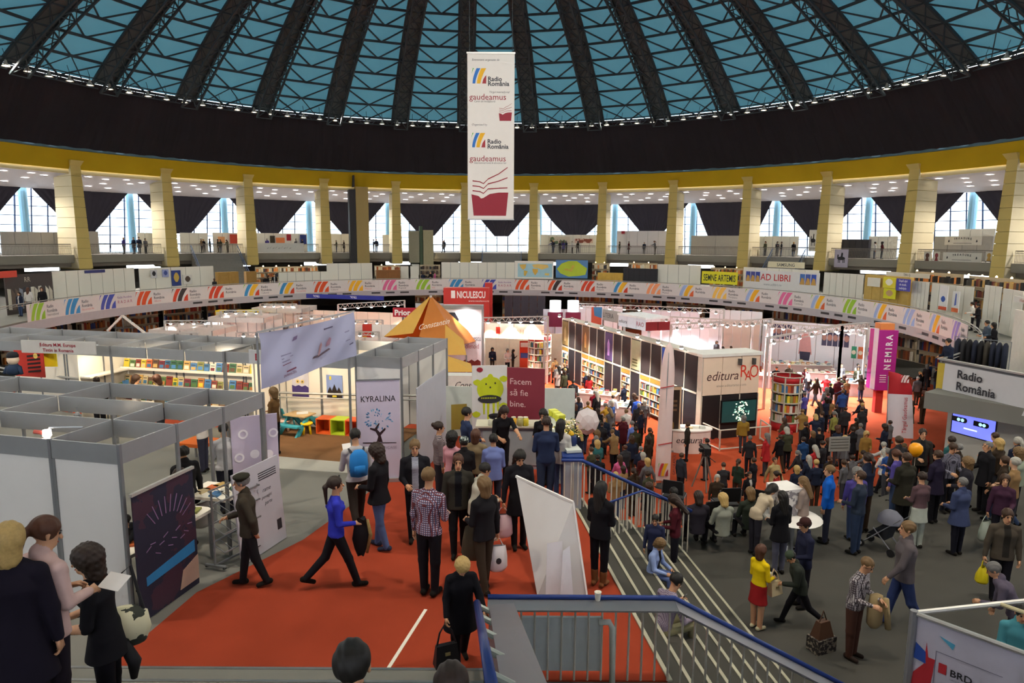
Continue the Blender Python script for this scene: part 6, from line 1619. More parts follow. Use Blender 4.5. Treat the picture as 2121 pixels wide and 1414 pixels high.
# gabled frame on the near arena booth
p = aty(255, 672, 42); t = thing('gable_frame', 'small roof-shaped frame of dark bars on the arena booths', 'frame', p)
m = MB().mat(mt('#d8d4cc', .5)); m.bar((-1.0,0,-.4),(0,0,.55),.12); m.bar((0,0,.55),(1.3,0,-.5),.12); m.build('roof_bars', t); m = MB().mat(mt('#4a4a4a', .5))
for x in (-.5,0,.55): m.bar((x,0,-.45),(x,0,.2 if x else .5),.05)
m.bar((-.8,0,-.2),(.9,0,-.2),.05); m.build('lattice', t)
m = MB().mat(ALUD); m.bar((-.8,0,-.45),(-.8,0,-p.z),.08); m.bar((1.1,0,-.45),(1.1,0,-p.z),.08); m.build('legs', t)
# yellow and dark pillars at the left rear
for i, (l, r, c) in enumerate(((445,462,'#e8c418'),(463,484,'#2a2a30'),(485,503,'#e6b820'),(505,528,'#e2d018'))):
    o, fr, w_, h_ = swall('display_pillar', '%s display pillar at the rear left of the arena' % ['yellow leftmost','black','amber','bright yellow rightmost'][i], 'pillar', l, 643, r, 58, 58, 1, mt(c, .6), th=.9)
    q = MB(); q.frame(*fr); q.mat(mt('#d8d0b0' if i != 1 else '#8a8a90', .6)); q.poly2([(w_*.1,h_*.86),(w_*.9,h_*.86),(w_*.9,h_*.97),(w_*.1,h_*.97)], .004); q.frame(); q.build('title_strip', o)
p = aty(437, 690, 50); m, fr = flat(Vector((0,0,0)), (1,0,0), .9, 1.0, mt('#f4f6ff', .4, emit=1.6, var=0), .08); o = tag(m.build('lit_screen'), 'small glowing white screen among the left arena booths', 'screen'); o.location = (p.x-.4, p.y, p.z-.2)
# stand with the blue lettered banner and red name sign
o, fr, w_, h_ = swall('stand_back_wall', 'long cream back wall of the stand below the blue lettered banner', 'stand', 648, 642, 832, 57, 55, 8, mt('#e6dfcf', .6, var=.03))
o, fr, w_, h_ = swall('lettered_banner', 'long blue banner with white capitals above the cream stand', 'banner', 634, 617, 795, 62, 60, 1, mt('#2a3494', .6), 4.4, th=.06)
q = MB(); q.frame(*fr); q.mat(mt('#e6e4ea', .6)); q.text('TROL', w_*.18, h_*.25, h_*.5, .006, bold=.02); q.text('TROL', w_*.66, h_*.25, h_*.5, .006, bold=.02); q.frame(); q.build('lettering', o)
def truss(label, P0, P1, n=10, s=.3, name='lighting_truss', lamps=0, emit=14, power=0, col=(1,.95,.86), legs=True):
    P0, P1 = Vector(P0), Vector(P1); o = thing(name, label, 'truss', P0); d = P1-P0; m = MB().mat(mt('#c8c6c2', .35, .4))
    sd = d.cross(ZV).normalized()*s*.5
    for q_ in (sd, -sd): m.bar(q_, d+q_, .05); 
    m.bar(ZV*-s, d-ZV*s, .05); m.build('chords', o)
    m = MB().mat(mt('#c8c6c2', .35, .4))
    for i in range(n):
        a, b, c = d*(i/n), d*((i+.5)/n), d*((i+1)/n)
        m.bar(a+sd, b-ZV*s, .03); m.bar(b-ZV*s, c-sd, .03); m.bar(a-sd, c+sd, .03)
    m.build('lattice', o)
    if legs:
        for e in (Vector((0,0,0)), d): m = MB().mat(mt('#c8c6c2', .35, .4)); m.bar(e, e-ZV*(P0.z+e.z), .12); m.build('leg', o)
    for i in range(lamps):
        e = d*((i+.5)/lamps)-ZV*(s+.05); t = thing('stand_spotlight', 'small bright spotlight clamped under a stand truss', 'light', P0+e, 0, 'spotlights on the stand trusses')
        m = MB().mat(mt('#9a9894', .4, .5)); m.lathe([(.05,.22),(.09,.16),(.10,.03)], 8, cap=False); hs_ = m.build('housing', t); m = MB().mat(mt('#ffffff', .3, emit=emit, var=0)); m.lathe([(.001,-.05),(.07,-.03),(.11,.03)], 8); m.build('bulb', hs_)
        if power and i % 2 == 0: spot('stand_light', P0+e-ZV*.08, P0+e-ZV*4+Vector((0,-.8,0)), power*BOOTH_POWER, 110, .7, col, .12)
    return o
truss('cream lighting truss in front of the blue banner', aty(700,630,54), aty(838,622,54), 14, .35, lamps=5, power=260, col=(1,.86,.66))
o, fr, w_, h_ = swall('name_sign', 'red name sign with rounded white lettering', 'sign', 813, 637, 866, 50, 50, 1, mt('#b4283a', .6), aty(813,656,50).z, th=.1)
q = MB(); q.frame(*fr); q.mat(mt('#f4ecea', .6)); q.text('Prior', w_*.08, h_*.2, h_*.6, .006, wmax=w_*.84, bold=.04); q.frame(); q.build('lettering', o)
m = MB().mat(ALUD); m.bar((w_*.5,.1,0),(w_*.5,.1,-o.location.z),.1); m.build('mast', o)
o, fr, w_, h_ = swall('stall_sign', 'small red and yellow block sign on the stand counter', 'sign', 750, 672, 768, 47, 47, 1, mt('#c8382c', .6), 2.2, th=.4); m = MB().mat(mt('#e0c030', .6)); m.frame(*fr); m.box(.05,.05,0,w_*.5,h_*.35,.05); m.box(w_*.2,-.2-o.location.z,-.3,w_*.8,0,-.1); m.frame(); m.build('lower_block', o)
o, fr, w_, h_ = swall('stand_counter', 'pale counter with open books in front of the cream wall', 'counter', 770, 672, 830, 46, 46, 3, STW)
# orange pyramid tent
AP = aty(892, 612, 39); t = thing('pyramid_tent', 'tall orange and ochre cloth pyramid tent with white script', 'tent', (AP.x, AP.y, 0))
TO, TY = mt('#c87a34', .7, var=.10, sc=1.5), mt('#d8a850', .7, var=.10, sc=1.5)
ap = Vector((0,0,AP.z)); a0_ = Vector((AP.x, AP.y, 0))
fl = aty(795, 697, 37.5)-a0_; fr1 = aty(868, 697, 37.8)-a0_; fr2 = aty(952, 715, 37.6)-a0_; bk = Vector((2.6,2.6,3.2)); bl = Vector((-2.8,2.2,3.4)); g1 = aty(855,690,37.6)-a0_
def sail(nm, mm, pts, n=6):
    a, b, c = pts; m = MB().mat(mm); vs = []; fs = []
    for i in range(n+1):
        for j in range(n+1):
            s_ = i/n; e0 = a.lerp(b, s_); e1 = a.lerp(c, s_); p_ = e0.lerp(e1, j/n); p_ = p_+(Vector((0,.0,-1))*.12*math.sin(PI*s_)*math.sin(PI*j/n)); vs.append(tuple(p_))
    for i in range(n):
        for j in range(n): fs.append((i*(n+1)+j, (i+1)*(n+1)+j, (i+1)*(n+1)+j+1, i*(n+1)+j+1))
    m.add(vs, fs); return m.build(nm, t, True)
sail('left_sail', TY, (ap, fl, g1)); sail('front_sail', TO, (ap, fr1, fr2)); sail('right_sail', TO, (ap, fr2, bk)); sail('back_sail', TY, (ap, bl, bk)); sail('side_sail', TY, (ap, bl, fl))
m = MB().mat(mt('#d8d4cc', .5)); m.tube([ap, (0,0,0)], .07, 8); m.build('pole', t)
m = MB(); w3 = aty(875,690,37.65)-a0_; m.frame(aty(866,684,37.55)-a0_, Vector((.97,0,.22)), Vector((0,.25,.97)), Vector((0,-1,.2))); m.mat(mt('#f4ead8', .6)); m.text('Constantin', 0, 0, .32, .05, shear=.4, wmax=1.75); m.frame(); m.build('script', t)
for i, (l, tt, r, b, y) in enumerate(((922,672,960,735,36.0),(922,735,975,770,33.0))):
    m = MB().mat(TY); A = aty(l, tt, y); Bq = aty(r, (tt+b)/2, y); Cq = aty(r+6, b, y-.8); Dq = aty(l, b, y-.8); m.add([A-A, Bq-A, Cq-A, Dq-A], [(0,1,2,3)]); o = thing('tent_awning', 'ochre cloth awning below the pyramid tent, %s' % ['upper','lower'][i], 'awning', A); m.build('cloth', o)
    m = MB().mat(ALUD); m.bar(Cq-A, (Cq.x-A.x, Cq.y-A.y, -A.z), .07); m.bar(Dq-A, (Dq.x-A.x, Dq.y-A.y, -A.z), .07); m.build('legs', o)
o, fr, w_, h_ = swall('counter_front', 'white bar counter with black script under the tent awning', 'counter', 922, 778, 980, 30, 30, 1, mt('#d8d6d0', .5), th=.8); q = MB(); q.frame(*fr); q.mat(INK); q.text('Constantin', .4, h_-.55, .3, .006, shear=.4, wmax=1.5); q.frame(); q.build('script', o)
# lit book-launch box and red tower
o, fr, w_, h_ = swall('poster_lightbox', 'large white lit poster with a dark head profile and red field', 'poster', 918, 640, 998, 41, 41, 1, mt('#e8e4ea', .5), 1.2, tr=640, th=.4)
q = MB(); q.frame(*fr); q.mat(mt('#25222c', .6)); q.poly2([(0,h_*.95),(w_*.3,h_*.95),(w_*.4,h_*.85),(w_*.38,h_*.7),(w_*.42,h_*.6),(w_*.36,h_*.5),(w_*.38,h_*.4),(w_*.25,h_*.3),(0,h_*.3)], .004)
q.mat(mt('#7a2f28', .6)); q.poly2([(0,0),(w_*.97,0),(w_*.97,h_*.2)]+[(w_*(.97-.08*i),h_*(.2+.03*(i%2))) for i in range(1,12)]+[(0,h_*.2)], .005); q.frame(); q.build('artwork', o)
q = MB(); q.frame(*fr); q.mat(mt('#5a5460', .6)); q.text('Cărtărescu', w_*.45, h_*.52, h_*.085, .008, wmax=w_*.52); q.mat(mt('#b06a70', .6)); q.text('Solenoid', w_*.52, h_*.40, h_*.08, .008, wmax=w_*.4); q.frame(); q.build('lettering', o)
m = MB().mat(ALU); m.frame(*fr); m.box(-.1,h_,-.5,w_+.1,h_+.25,.05); m.box(w_,-1.2,-.1,w_+.12,h_,.02); m.box(-.12,-1.2,-.1,0,h_,.02); m.frame(); m.build('frame', o)
spot('lightbox_lamp', o.location+fr[1]*w_*.6+fr[3]*1.2+ZV*(h_+.3), o.location+fr[1]*w_*.6+ZV*h_*.6, 160, 100, .6, (1,1,1), .1)
o, fr, w_, h_ = swall('red_tower', 'tall red sign tower with white lettering and an open book', 'sign', 918, 596, 1013, 52, 52, 1, mt('#c83a34', .55, var=.06), 0, th=1.2)
q = MB(); q.frame(*fr); q.mat(mt('#f4eeec', .6)); q.text('NICULESCU', w_*.30, h_-.75, .52, .006, wmax=w_*.62, bold=.03); q.poly2([(w_*.17,h_-.78),(w_*.26,h_-.78),(w_*.26,h_-.2),(w_*.17,h_-.2)], .006); q.text('www.niculescu.ro', w_*.55, h_-1.05, .16, .006); q.poly2([(w_*.55,h_-2.2),(w_*.75,h_-1.75),(w_*.85,h_-1.9),(w_*.65,h_-2.4)], .006); q.poly2([(w_*.35,h_-2.2),(w_*.5,h_-2.0),(w_*.52,h_-2.3)], .006); q.frame(); q.build('lettering', o)
o, fr, w_, h_ = swall('red_tower', 'narrow red sign tower with vertical white lettering behind the larger one', 'sign', 1004, 586, 1020, 55, 55, 1, mt('#c43a36', .55), 0, th=1.0); q = MB(); q.frame(*fr); q.mat(mt('#f4eeec', .6)); q.poly2([(w_*.4,h_-2.6),(w_*.6,h_-2.6),(w_*.6,h_-.5),(w_*.4,h_-.5)], .006); q.frame(); q.build('vertical_strip', o)
# cream stand with fascia right of it
o, fr, w_, h_ = swall('stand_fascia', 'cream stand fascia with a red square logo and faint lettering', 'stand', 1003, 668, 1127, 45, 44, 4, mt('#f0e6d2', .6), 2.9, tr=668)
q = MB(); q.frame(*fr); q.mat(mt('#d8402c', .6)); q.poly2([(w_*.2,h_*.3),(w_*.27,h_*.3),(w_*.27,h_*.75),(w_*.2,h_*.75)], .006); q.mat(mt('#c8b898', .6)); q.text('N I M I T E D', w_*.55, h_*.35, h_*.3, .006); q.frame(); q.build('lettering', o)
for x in (0, w_): m = MB().mat(ALUD); m.frame(*fr); m.box(x-.05,-2.9,-.1,x+.05,0,0); m.frame(); m.build('post', o)
truss('cream truss with warm spotlights over the stand with the red square logo', aty(1000,658,44.5), aty(1135,655,44), 10, .3, lamps=6, power=320, col=(1,.84,.62))
swall('stand_back_wall', 'warm lit back wall with shelves behind the red square logo', 'stand', 1000, 690, 1165, 50, 50, 6, mt('#e8d8c0', .6)); stall(1016,722,1080,9.0,0,'book shelves inside the warm lit stand',['#c8402c','#e0a040','#e8e0d0','#3a4a8a','#a83a2c'],0) if False else None
o, fr, w_, h_ = swall('info_panel', 'red information panel with white and blue blocks', 'panel', 1076, 706, 1100, 47, 47, 1, mt('#c8442a', .6)); q = MB(); q.frame(*fr); q.mat(mt('#f0e8e0', .6)); q.poly2([(w_*.1,h_*.82),(w_*.9,h_*.82),(w_*.9,h_*.95),(w_*.1,h_*.95)], .004); q.mat(mt('#3a4a8a', .6)); q.poly2([(w_*.1,h_*.5),(w_*.9,h_*.5),(w_*.9,h_*.65),(w_*.1,h_*.65)], .004); q.frame(); q.build('blocks', o)
# round revolving book racks
def roundrack(label, x, y, r_, h, lev):
    t = thing('round_book_rack', label, 'book rack', (x, y, 0)); RR_ = mt('#b8262c', .5)
    m = MB().mat(RR_); m.lathe([(r_,0),(r_,h*.16)], 20); m.build('base', t, True); m = MB().mat(RR_); m.lathe([(r_-.05,h*.88),(r_,h*.88),(r_,h),(r_-.05,h)], 20, cap=False); m.build('crown_band', t, True)
    for k_ in range(6): a = k_*PI/3; m = MB().mat(RAILW); m.bar((r_*math.cos(a),r_*math.sin(a),0),(r_*math.cos(a),r_*math.sin(a),h),.06); m.build('upright', t)
    rr = random.Random(int(x*10))
    for j in range(lev):
        z = h*(.16+.72*j/lev); m = MB().mat(RAILW); m.lathe([(.1,z),(r_+.03,z),(r_+.03,z+.05),(.1,z+.05)], 20, cap=False); m.build('shelf', t)
        n = int(2*PI*r_/.16); m = MB()
        for i in range(n): a = 2*PI*i/n; m.mat(mt(rr.choice(BOOKC+['#e8e4dc','#d8d4cc','#8a8488']), .5)); c, s_ = math.cos(a), math.sin(a); m.frame((r_*.9*c,r_*.9*s_,z+.05), (-s_,c,0), (0,0,1), (c,s_,0)); m.box(-.065,0,-.03,.065,h*.72/lev*.7,.0)
        m.frame(); b_ = m.build('books', t); b_['kind'] = 'stuff'
    for zz in (h*.88, h): m = MB().mat(RAILW); m.tube([(r_*1.01*math.cos(a), r_*1.01*math.sin(a), zz) for a in np.linspace(0, 2*PI, 21)], .03, 5); m.build('ring', t)
roundrack('round red-topped book rack right of the editura tower', 13.75, 33.4, .72, 2.75, 4); p = aty(1117, 770, 45); roundrack('round red-topped book rack by the distant warm stand', p.x, 45, .75, 3.1, 5)
for i, (x, y) in enumerate(truss_pts):
    truss('short lamp bar over the left arena booths, %s' % ORD[i], (x-1.6, y, 3.55), (x+1.6, y+.2, 3.55), 6, .2, name='lamp_bar', lamps=4, power=330, col=(1,.9,.74), emit=14)
for i, (l, r) in enumerate(((0,70),(75,150),(160,230),(240,330),(340,420),(430,500),(545,625),(860,915),(1040,1120),(1190,1270),(1280,1370),(1380,1460),(1500,1580),(1600,1690),(1700,1790),(1840,1900),(1905,1960))):
    stall(l, 655-45*math.sin(PI*(l+60)/2240)+(8 if l > 1800 else 0), r, 35, 0, 'book stall in the shade under the ring, %s' % (ORD[i] if i < 14 else ['third from right','second from right','rightmost'][i-14]), BC+['#3a4a8a','#a83a2c'], 6)
# --- black bookstand wall
W0, W1 = Vector((3.45,46.3,0)), Vector((8.75,31.6,0)); wu = (W1-W0).normalized(); wl_ = (W1-W0).length; wnn = wu.cross(ZV)
t = thing('bookstand_wall', 'long black bookstand wall with cream frames, posters and lit shelves', 'stand', W0)
NP = 15; BLK = mt('#2a2426', .6, var=.1); FRM = mt('#d2cbbc', .4, .2); pos_c = {0:'#8a744a',3:'#6a5436',6:'#4a3a6a',9:'#a8a888',12:'#2a4aa0'}
def wp(nm, mm, x0, z0, d0, x1, z1, d1, par=None):
    m = MB().mat(mm); m.frame((0,0,0), wu, ZV, wnn); m.box(x0,z0,d0,x1,z1,d1); m.frame(); return m.build(nm, par or t)
for i in range(NP):
    x0, x1 = wl_*i/NP, wl_*(i+1)/NP
    wp('panel', BLK, x0+.03, 2.25, -.06, x1-.03, 4.0, 0)
    wp('mullion', FRM, x0-.025, 0, -.06, x0+.025, 4.05, .03)
    if i in pos_c:
        b_ = wp('poster', mt(pos_c[i], .5, var=.25, sc=2.5), x0+.06, 2.32, 0, x1-.06, 3.94, .03)
        m = MB(); m.frame((0,0,0), wu, ZV, wnn); m.mat(mt({0:'#c8b080',3:'#b89458',6:'#b890d8',9:'#5a5a3a',12:'#c8d0e8'}[i], .5)); xm = (x0+x1)/2
        m.poly2([(xm-.12,2.6),(xm+.12,2.6),(xm+.16,3.3),(xm,3.6),(xm-.15,3.3)], .035) if i != 9 else [m.poly2([(xm-.3,2.5+.16*k_),(xm+.25,2.5+.16*k_),(xm+.25,2.58+.16*k_),(xm-.3,2.58+.16*k_)], .035) for k_ in range(3)]; m.frame(); m.build('poster_art', b_)
    closed = i in (1,2,6,7,9,13,14)
    if closed: wp('door_panel', mt('#22242c', .6), x0+.03, 0, -.06, x1-.03, 2.15, 0)
    else:
        wp('gold_strip', mt('#a8843c', .5), x0+.03, 1.92, -.06, x1-.03, 2.15, .02)
        wp('light_strip', mt('#f4fbff', .4, emit=3.0, var=0), x0+.03, 1.78, -.02, x1-.03, 1.86, .0)
        wp('back_panel', mt('#b8b4a8', .6), x0+.03, 0, -.4, x1-.03, 1.92, -.36)
        for z in (.25,.62,1.0,1.38):
            wp('shelf', FRM, x0+.02, z, -.36, x1-.02, z+.03, .02)
        m = MB(); m.frame((0,0,0), wu, ZV, wnn); rr = random.Random(i)
        for z in (.28,.65,1.03,1.41):
            x = x0+.06
            while x < x1-.12: ww = rr.uniform(.05,.13); m.mat(mt(rr.choice(BOOKC+['#3a3a44','#e0d8c8','#6a6a70']), .5)); m.box(x, z, -.2, x+ww, z+rr.uniform(.2,.3), -.02); x += ww+.012
        m.frame(); b_ = m.build('books', t); b_['kind'] = 'stuff'
wp('mid_rail', FRM, 0, 2.16, -.06, wl_, 2.24, .035); wp('top_rail', FRM, 0, 4.0, -.8, wl_, 4.08, .035)
for i in range(0, NP+1, 2): p = W0+wu*(wl_*i/NP)+ZV*4.2+wnn*.25; q_ = thing('stand_spotlight', 'small bright spotlight on top of the black bookstand', 'light', p, 0, 'spotlights on the black bookstand'); m = MB().mat(mt('#ffffff', .3, emit=16, var=0)); m.lathe([(.001,-.05),(.07,-.03),(.10,.03)], 8); m.build('bulb', q_); m = MB().mat(mt('#9a9894', .4, .5)); m.lathe([(.09,.16),(.11,.03)], 8, cap=False); m.bar((0,0,.1),tuple(-wnn*.3-ZV*.12),.03); m.build('housing', q_)
for i in range(5): spot('bookstand_light', W0+wu*(wl_*(i+.5)/5)+ZV*3.9+wnn*1.0, W0+wu*(wl_*(i+.5)/5)+wnn*1.6, 230*BOOTH_POWER, 125, .7, (1,.92,.8), .15)
# glass-like shelf behind the wall top
# tower at its end
T0, T1 = aty(1457, 742, 31.3), aty(1574, 742, 32.2); T0.z = T1.z = 0
tu = (T1-T0).normalized(); tw = (T1-T0).length; tn = tu.cross(ZV); t = thing('stand_tower', 'cream and black stand tower with italic lettering and a screen', 'stand', T0)
def tp(nm, mm, x0, z0, d0, x1, z1, d1):
    m = MB().mat(mm); m.frame((0,0,0), tu, ZV, tn); m.box(x0,z0,d0,x1,z1,d1); m.frame(); return m.build(nm, t)
CRM = mt('#e6cfb8', .6, var=.03)
tp('core', BLK, .02, 0, -1.2, tw-.02, 3.95, -.02)
for i in range(3):
    tp('upper_panel', CRM, tw*i/3+.012, 2.15, -.02, tw*(i+1)/3-.012, 3.98, .03); tp('lower_panel', mt('#241f20', .5), tw*i/3+.03, 0, -.02, tw*(i+1)/3-.03, 2.1, .02)
for i in range(4): tp('mullion', FRM, tw*i/3-.025, 0, -.02, tw*i/3+.025, 2.12, .035)
tp('cornice', mt('#e2e0da', .5), -.1, 3.98, -1.25, tw+.1, 4.12, .08); tp('side_frame', FRM, -.05, 0, -1.2, 0, 3.98, .03)
m = MB(); m.frame((0,0,0), tu, ZV, tn); m.mat(mt('#4a2a2a', .6)); m.text('editura', tw*.06, 2.85, .46, .036, shear=.22, wmax=tw*.56); m.mat(mt('#d8402c', .6)); m.text('R', tw*.66, 2.95, .62, .036, wmax=.4); m.text('A', tw*.74, 2.78, .5, .042, wmax=.36); m.text('O', tw*.82, 2.9, .66, .036, wmax=.5)
m.mat(mt('#a89888', .6)); m.text('www.editurarao.com', tw*.24, 2.52, .14, .036); m.frame(); m.build('lettering', t)
for x in (.62,.87): tp('lamp_clip', mt('#4a4a4a', .5), tw*x-.06, 3.55, .03, tw*x+.06, 3.85, .2)
A0 = T0; x0, x1 = tw*.33, tw*.97; 
s_ = thing('video_screen', 'flat screen showing a glowing mosaic disc on the stand tower', 'television', T0+tu*x0+ZV*.75+tn*.06); m = MB().mat(mt('#101214', .3)); m.frame((0,0,0), tu, ZV, tn); m.box(0,0,-.03,x1-x0,1.12,.05); m.frame(); m.build('casing', s_)
m = MB().mat(mt('#16302e', .3, emit=.7, var=.3, sc=1.2)); m.frame((0,0,0), tu, ZV, tn); m.poly2([(.05,.05),((x1-x0)-.05,.05),((x1-x0)-.05,1.07),(.05,1.07)], .052); m.frame(); dp_ = m.build('display', s_)
m = MB(); m.frame((0,0,0), tu, ZV, tn); rr = random.Random(8)
for i in range(70):
    a = rr.uniform(0,6.3); rd = .46*math.sqrt(rr.random()); m.mat(mt(rr.choice(['#d8e8c0','#8ab0a0','#5a8a78','#f0ecc8']), .4, emit=1.2)); cx_ = (x1-x0)*.55+rd*math.cos(a)*1.05; cy2 = .56+rd*math.sin(a); m.poly2([(cx_-.035,cy2-.02),(cx_+.03,cy2-.03),(cx_+.04,cy2+.025),(cx_-.02,cy2+.035)], .058+.0004*i, .002)
m.frame(); m.build('picture', dp_)['kind'] = 'stuff'
# white pipe barrier in front of the tower
F0, F1, F2 = aty(1462,932,30.3)-ZV*0, aty(1489,945,29.2), aty(1600,935,30.2)
P_ = [Vector((p.x,p.y,0)) for p in (T0+tn*.4-tu*.1, T0+tn*1.7-tu*.05, T0+tn*1.7+tu*2.6, T0+tn*.6+tu*2.9)]
t = thing('pipe_barrier', 'white pipe barrier round the foot of the stand tower', 'barrier', P_[0])
for a, b in zip(P_, P_[1:]):
    for z in (.08, .95): m = MB().mat(RAILW); m.tube([a-P_[0]+ZV*z, b-P_[0]+ZV*z], .035, 6); m.build('rail', t)
    m = MB().mat(RAILW); m.tube([b-P_[0], b-P_[0]+ZV*.95], .035, 6); m.build('post', t)
# header cube over the far end of the black wall
o, fr, w_, h_ = swall('header_cube', 'white sign cube with dark italic lettering above the black bookstand', 'sign', 1281, 652, 1338, 40.2, 37.8, 3, mt('#e4e6f2', .5), 4.35, tr=652, th=.1)
q = MB(); q.frame(*fr); q.mat(INK); q.text('editura', w_*.03, h_*.35, h_*.32, .006, shear=.22, wmax=w_*.55); q.mat(mt('#a82a4a', .6)); q.text('RAO', w_*.68, h_*.3, h_*.42, .006, wmax=w_*.26); q.frame(); q.build('lettering', o)
for i in range(2): m = MB().mat(mt('#8c2026', .6)); m.frame(fr[0]+fr[1]*w_, Vector((.95,.31,0)), ZV, Vector((.31,-.95,0))); m.box(.78*i+.02,0,-.08,.78*i+.76,h_-.15,0); m.frame(); m.build('side_panel', o)
m = MB().mat(mt('#f4f4f8', .5)); m.frame(*fr); m.box(-.05,h_,-1.6,w_+.05,h_+.12,.05); m.box(.1,-.35,-.4,.2,0,-.3); m.box(w_-.2,-.35,-.4,w_-.1,0,-.3); m.frame(); m.build('top', o)
# dark framed roll-up, curved desk, pipe of umbrella stand
A = at(1358, 940, 0); t, fr = rollup('framed_display', 'dark brown framed display with gold lettering by the white flag', aty(1362,938,29.4)*1.0-ZV*aty(1362,938,29.4).z, (1,.1,0), .98, 3.0, mt('#c8a888', .5))
q = prints(fr); q.mat(mt('#2c1e18', .6, var=.2)); q.poly2([(.07,.1),(.91,.1),(.91,2.75),(.07,2.75)], .002); q.mat(mt('#6a5038', .6)); [q.poly2([(.2,2.2-.2*i),(.8,2.2-.2*i),(.8,2.3-.2*i),(.2,2.3-.2*i)], .007) for i in range(3)]; q.mat(mt('#8a6a3a', .6)); q.poly2(blob(.5,1.1,.2,.35,12,.1), .007); q.frame(); q.build('print', t)
p = at(1432, 938, 0); t = thing('curved_desk', 'curved pink-white reception desk with italic lettering', 'desk', (p.x, p.y+.4, 0))
m = MB().mat(mt('#e0ccc4', .5)); N_ = 12; vs = []
for i in range(N_+1):
    a = PI*1.15+PI*.72*i/N_; vs += [(.95*math.cos(a), .55*math.sin(a), 0), (.95*math.cos(a), .55*math.sin(a), 1.0)]
m.add(vs, [(2*i,2*i+2,2*i+3,2*i+1) for i in range(N_)]); m.build('front', t, True); m = MB().mat(mt('#efe8e2', .4)); m.lathe([(1.0,1.0),(1.0,1.05)], 20); m.v = [(x, y*.6, z) for x, y, z in m.v]; m.build('top', t)
m = MB(); m.frame((-.75,-.53,.5), (1,0,0), (0,0,1), (0,-1,0)); m.mat(INK); m.text('editura', 0, 0, .3, .03, shear=.22); m.mat(mt('#c84a3a', .6)); m.text('RAO', 1.22, 0, .26, .01); m.frame(); m.build('lettering', t)
for i in range(5): m = MB().mat(mt(['#e8e0c8','#d0d0d8','#e0c8a0','#f0ece0','#c8c8c0'][i], .6)); m.box(-.12,-.09,0,.12,.09,.03+.02*i); o = tag(m.build('leaflet_pile'), 'pile of leaflets on the curved desk, %s' % ORD[i], 'leaflets'); o.location = (p.x-.6+.28*i, p.y+.3+.06*(i%2), 1.05)
# feather flags
def feather(label, base, h, w, curve, c_top, c_bot, text, split, tcol, rz=0.0, lean=0.0):
    t = thing('feather_flag', label, 'flag', base, rz); n = 14; m = MB()
    for part_i, (mm, s0, s1) in enumerate(((mt(c_bot, .65, var=.04), 0, split), (mt(c_top, .65, var=.04), split, 1))):
        m = MB().mat(mm); vs = []
        for i in range(n+1):
            s = s0+(s1-s0)*i/n; z = .25+(h-.25)*s; wd = w*(1-.12*s) if s < .72 else w*(1-.12*s)*math.sqrt(max(0, 1-((s-.72)/.28)**2))
            x0 = lean*s*h
            a_, b_ = (x0, x0+wd) if curve > 0 else (x0-wd/2, x0+wd/2)
            vs += [(a_, .02*math.sin(s*9), z), (b_, -.03*math.sin(s*7), z), (b_, -.03*math.sin(s*7)+.015, z), (a_, .02*math.sin(s*9)+.015, z)]
        m.add(vs, [(4*i+j, 4*i+(j+1)%4, 4*i+4+(j+1)%4, 4*i+4+j) for i in range(n) for j in range(4)]); m.build('sail_top' if part_i else 'sail_lower', t, True)
    m = MB().mat(ALU); m.tube([(0,.02,0),(lean*h*.9,.02,h*.93)], .022, 6); m.build('pole', t); m = MB().mat(mt('#3a3a3a', .5)); m.lathe([(.3,0),(.28,.06)], 12); m.build('base', t)
    m = MB(); m.mat(mt(tcol, .6)); m.frame((w*.62+lean*h*.1,-.05,.5), (lean*.8,0,1), (-1,0,0), (0,-1,0)); m.text(text, 0, -.1, w*.17, .0, wmax=h*.5); m.frame(); m.build('lettering', t)
    return t
p = at(1862, 918, 0); tf = feather('curved red and white feather flag in the crowd beside the magenta pillar', (17.7,31.2,0), 3.4, 1.12, 1, '#b0222c', '#d8d2dc', 'Târgul Gaudeamus', .66, '#b83a4a', -.25, -.05)
m = MB().mat(mt('#e8d8d8', .6)); m.frame((.35,-.06,2.9), (1,0,0), (0,0,1), (0,-1,0))
for pl in LOGO: m.poly2([(a*.35,b*.35) for a, b in pl], 0)
m.frame(); m.build('logo', tf)
p = at(1371, 1008, 0); tf = feather('slim white obelisk flag with small red bands near the stairs', (p.x,p.y,0), 5.6, .58, 0, '#e2c8c4', '#ddc4c0', 'GAUDEAMUS', .6, '#4a3a44', 0, .012)
m = MB(); m.frame((-.2,-.05,.45), (1,0,0), (0,0,1), (0,-1,0))
for pl, c in zip(LOGO, ('#5aa84a','#b8343a','#d9a520','#96303a')): m.mat(mt(c, .6)); m.poly2([(a*.4,b*.5) for a, b in pl], 0)
m.mat(mt('#b83a3a', .6))
for z in (1.2,3.4): m.poly2([(-.02,z),(.5,z+.1),(.5,z+.14),(-.02,z+.04)], 0)
m.frame(); m.build('print', tf)
# magenta pillar
A = aty(1806, 808, 36.5); Tt = aty(1812, 684, 36.5); t = thing('sign_pillar', 'magenta sign pillar with vertical white lettering', 'sign', (A.x, A.y, 0)); w_ = aty(1846,808,36.5).x-A.x; zb, zt = A.z, Tt.z
MG = mt('#b0288c', .55, var=.05); m = MB().mat(MG); m.box(.12,0,zb,.12+w_,.9,zt); m.build('box_body', t); m = MB().mat(mt('#e8d8e8', .5)); m.hexa([(0,.25,zb+.05),(.12,0,zb+.05),(.12,.05,zb+.05),(.02,.3,zb+.05)], [(0,.25,zt+.1),(.12,0,zt+.1),(.12,.05,zt+.1),(.02,.3,zt+.1)]); m.build('lit_edge', t)
m = MB().mat(mt('#b83a34', .5)); m.box(.4,.3,0,.8,.6,zb); m.build('leg', t); m = MB().mat(mt('#e08a4a', .5)); m.box(.3,.2,zt,w_,.8,zt+.35); m.build('cap', t)
